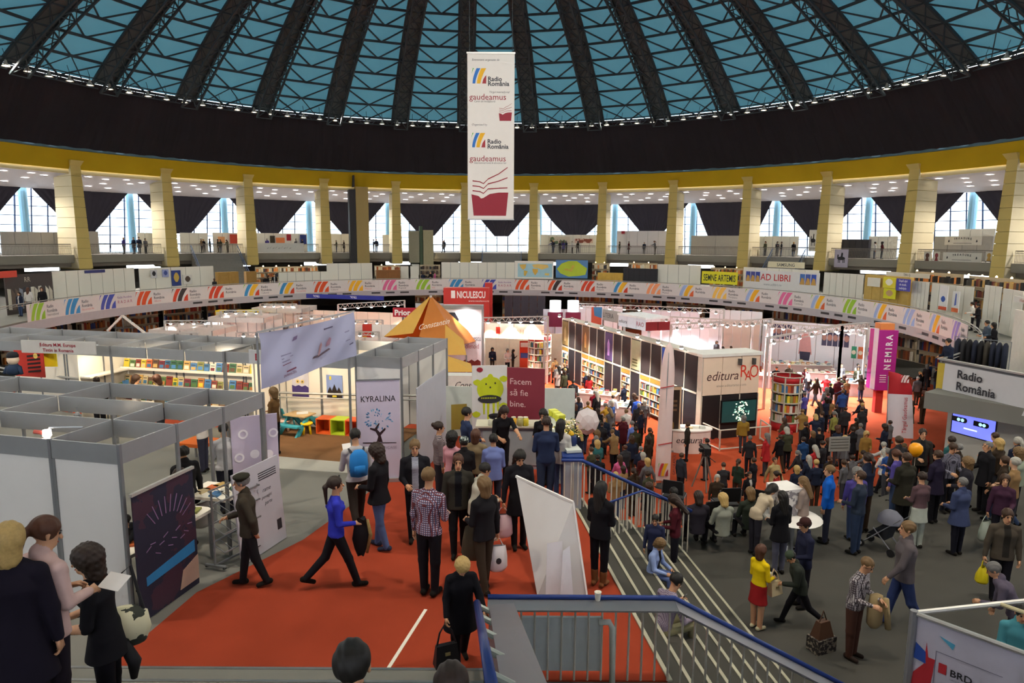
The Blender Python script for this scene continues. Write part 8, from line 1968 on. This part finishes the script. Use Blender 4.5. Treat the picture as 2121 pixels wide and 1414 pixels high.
# --- in the foreground
o, f = hero('woman with curly dark hair in black holding a camera at the lower left', 203, 1130, 1.76, 105, J(gar='dress', bare=1, fem=1, coatlen=.2, arml='front', armr='front', lean=.12, build=1.12), z=4.9, voxel=.0115, top='#141318', bot='#14131a', hair='curly', hairc='dark brown')
p = hand(o, f, 'l'); t = thing('photo_camera', 'small black camera in the hand of the curly haired woman', 'camera', p, 1.6); m = MB().mat(mt('#151517', .4)); m.box(-.06,-.03,-.03,.06,.03,.05); m.build('camera_body', t); m = MB().mat(mt('#202024', .25)); m.frame((0,.03,.01),(1,0,0),(0,0,1),(0,1,0)); m.lathe([(.03,0),(.028,.05)], 12); m.frame(); m.build('lens', t)
p = world_of(o, V3(.16,-.12,.98)); t = thing('tote_bag', 'cream tote bag with dark leaf print at the hip of the curly haired woman', 'bag', p-Vector((0,0,.28)), .3); m = MB().mat(pattern('blotch','#c8c0a0','#2a2c24',7)); m.lathe([(.04,0),(.16,.03),(.21,.16),(.19,.30),(.10,.36)], 16); m.v = [(x, y*.62, z) for x, y, z in m.v]; m.build('pouch', t, True); m = MB().mat(mt('#1c1a1e', .8)); m.tube([(-.15,0,.3),(-.1,.06,.6),(.05,.1,.72),(.15,.02,.32)], .015, 6); m.build('strap', t); m = MB().mat(mt('#18171b', .9)); m.tube([(.0,-.12,.08),(.08,-.14,-.1),(.06,-.12,-.26)], [.05,.06,.03], 9); m.build('hanging_scarf', t, True)
o, f = hero('blond woman in a black coat seen from behind at the lower left corner', 14, 1088, 1.66, 15, J(gar='coat', fem=1, coatlen=.35, arml='down', armr='carry', build=1.1), z=5.76, voxel=.0115, top='#18141f', bot='#17141c', hair='bob', hairc='blond')
o, f = hero('auburn haired woman in a pale pink cardigan at the lower left', 78, 1076, 1.62, -20, J(gar='jacket', fem=1, arml='front', armr='front', nod=.35, look=-.4), z=5.76, voxel=.0115, top='#c4a49c', bot='#1e1820', hair='pony', hairc='auburn')
p = hand(o, f, 'r'); m, fr = flat(Vector((0,0,0)), (.9,-.3,0), .2, .14, mt('#d8d2cc', .6), .006, 1.1); t = tag(m.build('brochure'), 'open pale brochure held by the auburn haired woman', 'brochure'); t.location = p
o, f = hero('dark haired man whose head rises at the bottom centre edge', 727, 1330, 1.76, 5, J(gar='jacket', arml='down', armr='down'), z='stair', voxel=.0115, top='#3a3430', bot='#1c1a1e', hair='short', hairc='black')
o, f = hero('person with dark brown hair whose head just shows at the bottom edge', 934, 1376, 1.66, 0, J(gar='jacket', arml='front', armr='down'), z='stair', voxel=.0115, top='#2e2a28', bot='#1c1a1e', hair='short', hairc='dark brown')
# --- on the grey landing
G = Z_GREY
o, f = hero('man in a grey-brown jacket and blue jeans walking left on the landing', 1866, 1076, 1.78, 75, J(gar='jacket', arml='swing_f', armr='swing_b', stride=.5, build=1.12), ft=(1862,1300), z=G, voxel=N_, top='#5a5254', bot='#2c3860', shoe='#3a3026', hair='short', hairc='fair')
o, f = hero('balding man in a brown plaid shirt looking down on the landing', 1767, 1145, 1.76, -140, J(gar='shirt', arml='front', armr='front', nod=.5, lean=.1, build=1.1), ft=(1762,1362), z=G, voxel=N_, top=pattern('plaid','#7a7278','#3a3034',9,'#b8b0ae'), bot='#4a3028', shoe='#2a201c', hair='crop', hairc='fair')
p = (hand(o, f, 'l')+world_of(o, f['J']['ell']))/2; t = thing('carried_jacket', 'tan jacket over the arm of the balding man in plaid', 'coat', p); m = MB().mat(mt('#a08a62', .9)); m.lathe([(.03,.06),(.10,.03),(.13,-.2),(.12,-.42),(.06,-.5)], 12); m.v = [(x, y*.55, z) for x, y, z in m.v]; m.build('folded_cloth', t, True); m = MB().mat(mt('#94805a', .9)); m.tube([(.1,-.08,.02),(.15,-.12,-.45)], .045, 7); m.build('sleeve', t, True)
p = at(1700, 1345, G); t = thing('patterned_bag', 'brown leather bag with pale mosaic pattern standing on the landing', 'bag', p, .4); t.scale = (.8,.8,.8); m = MB().mat(mt('#4a3020', .6)); m.hexa([(-.2,-.12,.28),(.2,-.12,.28),(.2,.12,.28),(-.2,.12,.28)], [(-.12,-.06,.62),(.12,-.06,.62),(.12,.06,.62),(-.12,.06,.62)]); m.build('upper', t); m = MB().mat(pattern('blotch','#241e1c','#7c7264',16)); m.box(-.24,-.15,0,.24,.15,.30); m.build('mosaic_panel', t); m = MB().mat(mt('#3a2616', .6)); m.tube([(-.1,0,.6),(0,0,.82),(.1,0,.6)], .015, 6); m.build('handle', t)
o, f = hero('person in a dark green hooded jacket striding left with folders', 1657, 1133, 1.74, 80, J(gar='puffer', arml='front', armr='swing_b', stride=.85, lean=.25, nod=.5), ft=(1652,1296), z=G, voxel=.015, top='#2a2e28', bot='#18171c', hair='beanie', hairc='black', hatc='#3a4436')
p = hand(o, f, 'l'); m, fr = flat(Vector((0,0,0)), (.5,.8,0), .24, .34, mt('#d0ccc0', .6), .03, .2); t = tag(m.build('folder'), 'pale folder held by the striding person in dark green', 'folder'); t.location = p-Vector((.1,0,.25))
o, f = hero('woman in a bright yellow cardigan and red skirt with a bag', 1572, 1128, 1.56, -60, J(gar='skirt', fem=1, coatlen=.36, arml='front', armr='front', legs='bare'), ft=(1566,1302), z=G, voxel=.015, top='#d8b80e', bot='#8c1c1e', shoe='#b8b090', hair='bob', hairc='auburn')
p = hand(o, f, 'r'); handbag(p-Vector((0,0,.3)), .26, .22, '#c8b48c', 'tan handbag of the woman in the yellow cardigan', .5, .2)
o, f = hero('man in a white checked shirt sitting on the steps with a phone', 1392, 1262, 1.76, -62, J(gar='shirt', sit=1, arml='phone', armr='lap', lean=.25, nod=.4), z=3.06, voxel=N_, top=pattern('plaid','#b8b0b8','#6a5a72',20,'#8a7a90'), bot='#8a8464', shoe='#1c1a1e', hair='short', hairc='black', loc=Vector((2.16,9.0,3.36)))
p = hand(o, f, 'l'); m = MB().mat(mt('#15151a', .3)); m.box(-.035,-.005,-.07,.035,.005,.07); t = tag(m.build('mobile_phone'), 'dark mobile phone of the man sitting on the steps', 'phone'); t.location = p; t.rotation_euler = (.6,0,.8); m = MB().mat(mt('#3a4a6a', .2)); m.box(-.031,-.0065,-.062,.031,-.005,.062); m.build('display', t)
o, f = hero('fair haired child in a pale blue jacket sitting on the steps', 1382, 1082, 1.40, -125, J(gar='open', sit=1, arml='lap', armr='lap', nod=.5, lean=.15), z=3.0, voxel=.015, top='#8a9cc8', extra='#16151b', bot='#5a6a98', shoe='#c8c4bc', hair='puff', hairc='fair', loc=Vector((2.45,11.1,3.25)))
hero('woman in a burgundy jumper looking down by the stair foot', 1402, 1024, 1.64, 70, J(gar='shirt', fem=1, arml='front', armr='front', nod=.6), z=G, top='#4a1620', bot='#1c1a22', hair='long', hairc='dark brown')
hero('dark haired child beside the burgundy jumper woman on the steps', 1358, 1065, 1.25, 160, J(gar='jacket', arml='front', armr='down', nod=.3), z=3.3, top='#262a44', bot='#1e2030', hair='short', hairc='black')
hero('boy in a vivid blue jacket watching from the landing', 1713, 963, 1.68, 60, J(gar='jacket', arml='down', armr='down', look=.4), ft=(1708,1124), z=G, voxel=.015, top='#1256b0', bot='#2a2c3a', hair='short', hairc='fair')
hero('bald man in a dark blue sweater and jeans with his back turned', 1776, 974, 1.80, 40, J(gar='shirt', arml='front', armr='down', build=1.08), ft=(1770,1147), z=G, voxel=.015, top='#28303e', bot='#2c3850', hair='crop', hairc='brown')
hero('woman with long wavy blond hair and beige cardigan by the round table', 1668, 988, 1.62, 50, J(gar='jacket', fem=1, arml='front', armr='front', nod=.3), z=G, voxel=.015, top='#8a7a72', bot='#5a5048', hair='long', hairc='fair')
hero('woman with very long black hair in a black coat at the round table', 1622, 1018, 1.68, 15, J(gar='coat', fem=1, coatlen=.2, arml='front', armr='front'), z=G, voxel=.015, top='#131216', bot='#5a5a6a', hair='long', hairc='black')
hero('dark haired woman in a cream sweater bending over the round table', 1570, 994, 1.62, -70, J(gar='shirt', fem=1, arml='reach', armr='front', lean=.6, nod=.3), z=G, voxel=.015, top='#b8a890', bot='#2a2830', hair='bob', hairc='black')
hero('man in a dark cap and navy coat near the striding person', 1672, 1074, 1.66, 95, J(gar='jacket', arml='front', armr='down', nod=.2), z=G, voxel=.015, top='#1e2034', bot='#1c1a20', hair='cap', hairc='black', hatc='#3a2220')
o, f = hero('woman in a mauve top with a pale coat tied round her waist', 1912, 978, 1.68, 10, J(gar='skirt', fem=1, coatlen=.30, arml='front', armr='front'), z=G, voxel=.015, top='#5a4448', bot='#a8aca0', hair='short', hairc='dark brown')
hero('person in a slate blue padded coat with cropped grey hair', 1996, 989, 1.68, 20, J(gar='coat', coatlen=.22, arml='front', armr='front', build=1.12), z=G, voxel=.015, top='#3a4260', bot='#1c1c26', hair='crop', hairc='grey')
o, f = hero('man in a brown jacket carrying a yellow bag at the right edge', 2087, 1053, 1.78, 165, J(gar='open', armr='carry', arml='down', nod=.2, build=1.08), z=G, voxel=.015, top='#4a4238', extra='#2a2622', bot='#1c1a20', hair='short', hairc='brown')
p = hand(o, f, 'r'); carrier(p, .30, .18, '#d8c41c', 'small yellow carrier bag of the man in the brown jacket', .8)
o, f = hero('woman in a plum coat with a white carrier bag near the right edge', 2083, 983, 1.66, 150, J(gar='jacket', fem=1, armr='carry', arml='front'), z=G, voxel=.015, top='#3e2436', bot='#1c1a22', hair='bob', hairc='brown')
p = hand(o, f, 'r'); carrier(p, .42, .32, '#a8b0a0', 'pale green-white carrier bag of the woman in the plum coat', .4)
hero('man in a long dark olive coat with his back to the camera beside the balloon', 1880, 938, 1.82, 15, J(gar='coat', coatlen=.3, arml='front', armr='front', build=1.12), z=G, voxel=.0165, top='#2a2820', bot='#18171a', hair='short', hairc='brown')
hero('man with short dark hair and dark brown jacket facing the camera above the balloon', 1912, 888, 1.80, 170, J(gar='open', arml='down', armr='front'), z=G, top='#2e2a26', extra='#1c1c20', bot='#1c1a1e', hair='short', hairc='dark brown')
hero('person in a purple-black coat right of the long olive coat', 1945, 933, 1.74, 25, J(gar='coat', coatlen=.2, arml='front', armr='down'), z=G, top='#241e30', bot='#18171c', hair='short', hairc='brown')
hero('man in a blue and brown checked shirt looking down', 1972, 915, 1.76, -175, J(gar='shirt', arml='front', armr='front', nod=.5), z=G, top=pattern('plaid','#5a5a6e','#2c2a38',12,'#8a8894'), bot='#1c1c24', hair='short', hairc='brown')
hero('person in a dark coat with a curly fur collar', 2006, 948, 1.68, 60, J(gar='puffer', arml='front', armr='down'), z=G, top='#2a2830', bot='#18171c', hair='curly', hairc='fair')
hero('grey haired man in a black coat near the television wall', 2048, 914, 1.78, 90, J(gar='coat', coatlen=.25, arml='down', armr='front'), z=G, top='#1a191d', bot='#18171b', hair='crop', hairc='grey')
hero('person in a pale parka with a yellow-brown fur hood at the right edge', 2112, 928, 1.70, 30, J(gar='puffer', arml='front', armr='down', build=1.1), z=G, top='#8a9280', bot='#1c1c22', hair='curly', hairc='fair')
hero('stooping person in grey at the lower right edge', 2116, 1165, 1.66, 60, J(gar='jacket', arml='front', armr='down', lean=.5), z=G, top='#5a5260', bot='#2a2632', hair='short', hairc='grey')
hero('person in a teal top behind the poster enclosure at the right edge', 2092, 1310, 1.6, 160, J(gar='jacket', arml='front', armr='front', nod=.3), z=G, top='#4a8a94', bot='#1c1c24', hair='short', hairc='black', loc=Vector((6.9,8.6,2.9)))
# seated on the landing chairs
for px, py, fc, lab, tp_, hr, hc in ((1500,1024,15,'seated blond visitor in a black waistcoat with a pale jumper','#8a8c80','bob','blond'),(1556,1012,5,'seated visitor in dark green beside the blond one','#2a3028','bob','fair'),(1398,1012,20,'seated visitor in a dark coat behind the blue rail','#1e1c22','short','black'),(1448,1020,0,'seated dark haired visitor leaning forward','#2c2830','bob','dark brown')):
    hero(lab, px, py, 1.70, fc, J(gar='jacket', sit=1, arml='lap', armr='lap', nod=.35), z=G, top=tp_, bot='#1c1b20', hair=hr, hairc=hc)
# right-hand balcony and ring visitors
for px, py, h, fc, lab, tp_, hr, hc, zz in ((1970,700,1.74,95,'man in a dark jacket with a neon yellow band leaning on the balcony rail','#22283a','short','black',4.15),(2050,663,1.74,80,'man in a grey-blue coat behind the balcony rail','#4a5664','short','black',4.15),(2064,668,1.70,60,'person in a black coat behind the balcony rail','#18171b','bob','black',4.15),(2018,625,1.72,60,'man in a white shirt talking on the ring at the right','#d8d2ca','short','dark brown',4.15),(2030,628,1.72,70,'person in a black shirt talking on the ring at the right','#1e1b20','short','black',4.15)):
    p = at(px, py, zz+h); loc = Vector((p.x, p.y, zz))
    hero(lab, px, py, h, fc, J(gar='jacket', arml='front', armr='front', lean=.12), z=zz, voxel=.02, top=tp_, bot='#1c1b22', hair=hr, hairc=hc, loc=loc)
# --- crowd: shared figures, coloured singly
TEMPL = [('jacket', J(gar='jacket')), ('jacket', J(gar='jacket', arml='front', armr='front', nod=.25)), ('coat', J(gar='coat', coatlen=.3, armr='front')), ('coat', J(gar='coat', fem=1, coatlen=.35, arml='front', nod=.2)), ('jacket', J(gar='jacket', stride=.6, arml='swing_f', armr='swing_b')), ('padded jacket', J(gar='puffer', arml='down', armr='front')),
         ('jumper', J(gar='shirt', fem=1, arml='front', armr='front')), ('jacket', J(gar='jacket', fem=1, arml='cross', armr='cross')), ('jumper', J(gar='shirt', arml='down', armr='phone', nod=.3)), ('jacket', J(gar='jacket', fem=1, stride=-.5, arml='bag', armr='swing_f')), ('open jacket', J(gar='open', arml='down', armr='carry')), ('coat', J(gar='coat', coatlen=.15, lean=.15, nod=.4, arml='reach', armr='front'))]
TF = [(n, grow(p_, .024, 0)) for n, p_ in TEMPL]
TC = [('black','#17161a',9),('charcoal','#2c2b2f',8),('navy','#1f2538',7),('dark brown','#33281f',6),('olive','#3a3a2a',4),('grey','#5c5a5e',5),('burgundy','#4a1820',3),('tan','#8a6c48',3),('white','#c8c4c0',3),('blue','#2c4a86',2),('red','#a8282c',2),('pink','#c05a86',1),('mustard','#a8822a',1),('teal','#2c5a5c',1),('purple','#4e4488',1)]
BCOL = [('dark trousers','#1a1a20'),('jeans','#33415e'),('brown trousers','#3a2c22'),('grey trousers','#3a3a40')]
HST = [('short','short'),('short','cropped','crop'),('bob','bobbed'),('long','long'),('pony','tied-back'),('short','short'),('curly','curly'),('bald','')]
rc = random.Random(77); used_lab = {}; placed = []
def segd(p, a, b):
    p, a, b = Vector((p.x,p.y)), Vector((a[0],a[1])), Vector((b[0],b[1])); d = b-a; t = max(0, min(1, (p-a).dot(d)/d.length_squared)); return (p-a-d*t).length
BLOCK = [(a, b, .55) for a, b in SWL]+[(W0, W1, .85), (T0, T1, 1.3), (WALL_A, WALL_B, .6)]
for o in COL.objects:
    if o.name.split('.')[0] in ('book_table','round_book_rack','curved_desk','display_pillar','service_tower','stall_sign','framed_display','sign_pillar','feather_flag','pipe_barrier'): 
        hw = max([abs(v.co.x) for v in o.children[0].data.vertices]+[.1]) if o.name.startswith('book_table') else .01; e = Vector((math.cos(o.rotation_euler[2]), math.sin(o.rotation_euler[2]), 0))*hw; BLOCK.append((o.location-e, o.location+e, .95))
    if o.name.split('.')[0] == 'gallery_column': BLOCK.append((o.location, o.location, 2.0))
def bad(p):
    for a, b, r in BLOCK:
        if abs(a[0]-p.x) < 14 and segd(p, a, b if (Vector((b[0]-a[0],b[1]-a[1]))).length > .001 else (a[0]+.01, a[1])) < r: return True
    return False
def crowd(px, py, zone, z=None, loc=None, h=None, face=None, col=None, hairc=None):
    h = h or rc.uniform(1.58, 1.84)
    if loc is None: loc = onfloor(px, py, h, z)
    for q in placed:
        if (q-loc).length < .58: return None
    placed.append(loc.copy())
    gn, fig = rc.choice(TF); tc = rc.choices(TC, [c[2] for c in TC])[0] if col is None else col
    hs = rc.choice(HST); style = hs[2] if len(hs) > 2 else hs[0]; hw = hs[1]
    hc = hairc or rc.choice(['black','dark brown','dark brown','brown','brown','auburn','fair','grey','blond','white'])
    if style == 'bald': style = 'crop'; hw = 'thin'; hc = rc.choice(['grey','brown'])
    fc = rc.choice([0, 10, -15, 30, -35, 70, -75, 95, 170, -160, 190]) if face is None else face+rc.uniform(-25, 25)
    a = (fc+180) % 360-180; fw = 'back turned' if abs(a) < 50 else 'facing the camera' if abs(a) > 130 else 'turned left' if a > 0 else 'turned right'
    b_ = rc.choice(BCOL)
    lab = 'person in %s %s, %s %s hair, %s, %s' % (tc[0], gn, hw, hc, fw, zone)
    if bad(loc): placed.pop(); return None
    person(fig, loc, fc, h, lab, tc[1], b_[1], '#17140f', '#b0aca8' if gn == 'open jacket' else tc[1], style, hc, None, rc.randrange(3), 'visitors in the crowd')
def fill(poly, n, zone, z=None, face=None, tries=40, col=None):
    xs = [p[0] for p in poly]; ys = [p[1] for p in poly]; k_ = 0; t = 0
    def inside(x, y):
        c = False
        for (x0, y0), (x1, y1) in zip(poly, poly[1:]+poly[:1]):
            if (y0 > y) != (y1 > y) and x < (x1-x0)*(y-y0)/(y1-y0)+x0: c = not c
        return c
    while k_ < n and t < n*tries:
        t += 1; x, y = rc.uniform(min(xs), max(xs)), rc.uniform(min(ys), max(ys))
        if not inside(x, y): continue
        n0 = len(placed); crowd(x, y, zone, z, None, None, face)
        if len(placed) > n0: k_ += 1
for o in list(COL.objects):
    if o.name.startswith('person') and o.parent is None: placed.append(o.location.copy())
# hand-placed bright or telling figures
for px, py, c, hc, fc, z in ((1218,830,('mustard','#9a6a1e'),'fair',10,0),(1197,812,('white','#d8ccc8'),'dark brown',60,0),(1205,845,('black and white striped',pattern('stripes','#d8d4d0','#1c1a1e',14)),'black',30,0),(1252,785,('pink','#c84a90'),'brown',20,0),(1296,780,('pale pink','#d8b8a4'),'fair',10,0),(1303,795,('dark teal','#263a40'),'black',0,0),(1232,810,('crimson','#8a1c2c'),'dark brown',15,0),(1270,818,('white','#d4d8e6'),'brown',-20,0),(1320,820,('cobalt blue','#2c50b0'),'brown',30,0),(1311,872,('light blue','#6a80c8'),'grey',15,0),(1217,786,('tan','#c89a50'),'brown',180,0),(1332,937,('maroon','#4a1c1c'),'white',10,0),(1252,862,('navy','#1c2434'),'fair',175,0),(1541,861,('mustard yellow','#8a6e2a'),'grey',10,0),(1554,902,('charcoal','#26262a'),'brown',5,0),(1612,778,('red','#b82430'),'black',10,0),(1665,905,('blue','#20406a'),'dark brown',0,0),(1665,848,('tan','#8a6e3c'),'fair',10,0),(1668,812,('violet','#5a58a8'),'grey',0,0),(1700,768,('red','#c02a30'),'brown',190,0),(1745,745,('red','#d04038'),'black',60,0),(1795,893,('tan','#8a6a34'),'blond',150,0),(1730,852,('olive green','#8a8a4a'),'grey',20,0),(1713,802,('grey','#6a7074'),'grey',10,0),(1625,865,('brown','#4a3a2c'),'brown',60,0),(1425,875,('charcoal','#26241f'),'brown',60,0),(1412,938,('charcoal','#2a2c34'),'brown',-60,0),(1465,908,('black','#17161a'),'black',20,0),(1562,947,('black','#1a1a20'),'brown',60,None),(1605,945,('cream','#a89468'),'brown',180,None),(1610,975,('red','#8a2420'),'dark brown',60,None),(1345,1000,('black','#1a191c'),'brown',30,0),(1530,950,('dark green','#24342a'),'brown',-60,None)):
    crowd(px, py, 'arena crowd', z, None, 1.72, fc, c, hc)
fill([(1145,725),(1180,735),(1260,770),(1340,830),(1395,860),(1350,985),(1300,1000),(1240,965),(1200,895),(1160,800)], 58, 'left of black bookstand', 0.0, 20)
fill([(1590,772),(1800,765),(1800,850),(1690,835),(1640,800),(1590,800)], 24, 'at bright white stand', 0.0, 10)
fill([(1600,742),(1800,750),(1800,770),(1600,765)], 7, 'behind bright stand tables', 0.0, 180)
fill([(1640,840),(1850,835),(1850,900),(1700,925),(1580,905)], 20, 'on open red floor', 0.0, 20)
fill([(1640,930),(1720,935),(1900,905),(1960,915),(1860,975),(1780,990),(1700,985),(1640,965)], 18, 'on arena steps', None, 20)
fill([(1960,900),(2110,890),(2110,960),(2040,960)], 7, 'under balcony wall', G, 30)
fill([(1868,760),(1945,745),(1945,800),(1880,840)], 8, 'by right wall', 0.0, 20)
fill([(1390,690),(1560,700),(1560,735),(1400,720)], 8, 'in far white stands', 0.0, None)
fill([(530,648),(600,645),(640,668),(628,690),(540,692)], 16, 'far left arena', 0.0, None)
fill([(1010,700),(1075,700),(1075,725),(1010,725)], 7, 'in warm lit stand', 0.0, None)
fill([(1460,945),(1560,940),(1560,985),(1480,990)], 3, 'near television camera', 0.0, None)
# gallery visitors
def gal(x0, x1, n, zone, rad=(46.9, 48.4), xs=None):
    for i in range(n):
        px = xs[i] if xs else rc.uniform(x0, x1); p = atr(px, 520, rc.uniform(*rad)); crowd(0, 0, zone, None, Vector((p.x, p.y, Z_GAL)), None, rc.choice([0, 180, 90, -90]))
gal(215, 322, 7, 'left gallery railing'); gal(402, 478, 7, 'left gallery stairs', (47.2,49)); gal(532, 630, 4, 'left gallery stand', (47.2,49)); gal(604, 655, 2, 'beside gallery column', (47,48.5))
gal(685, 728, 3, 'behind tan tower'); gal(770, 800, 2, 'right of tan tower'); gal(908, 945, 2, 'near banner foot'); gal(975, 982, 1, 'under hanging banner')
gal(1120, 1238, 14, 'centre gallery', (47,49)); gal(0, 0, 11, 'before pale gallery wall', (46.9,47.4), [1270,1283,1302,1310,1334,1343,1357,1363,1370,1384,1420]); gal(1562, 1652, 10, 'right gallery', (47.5,49)); gal(1805, 1850, 2, 'right gallery toys')
def ringv(x0, x1, n, zone, py=600, rad=(29.2, 30.4)):
    for i in range(n):
        p = atr(rc.uniform(x0, x1), py, rc.uniform(*rad)); crowd(0, 0, zone, None, Vector((p.x, p.y, Z_MEZ)), None, None)
ringv(535, 575, 5, 'left ring stall'); ringv(30, 100, 3, 'before dark kiosk', 640); ringv(872, 910, 5, 'by clothes stall'); ringv(445, 450, 1, 'by honey cabinet')
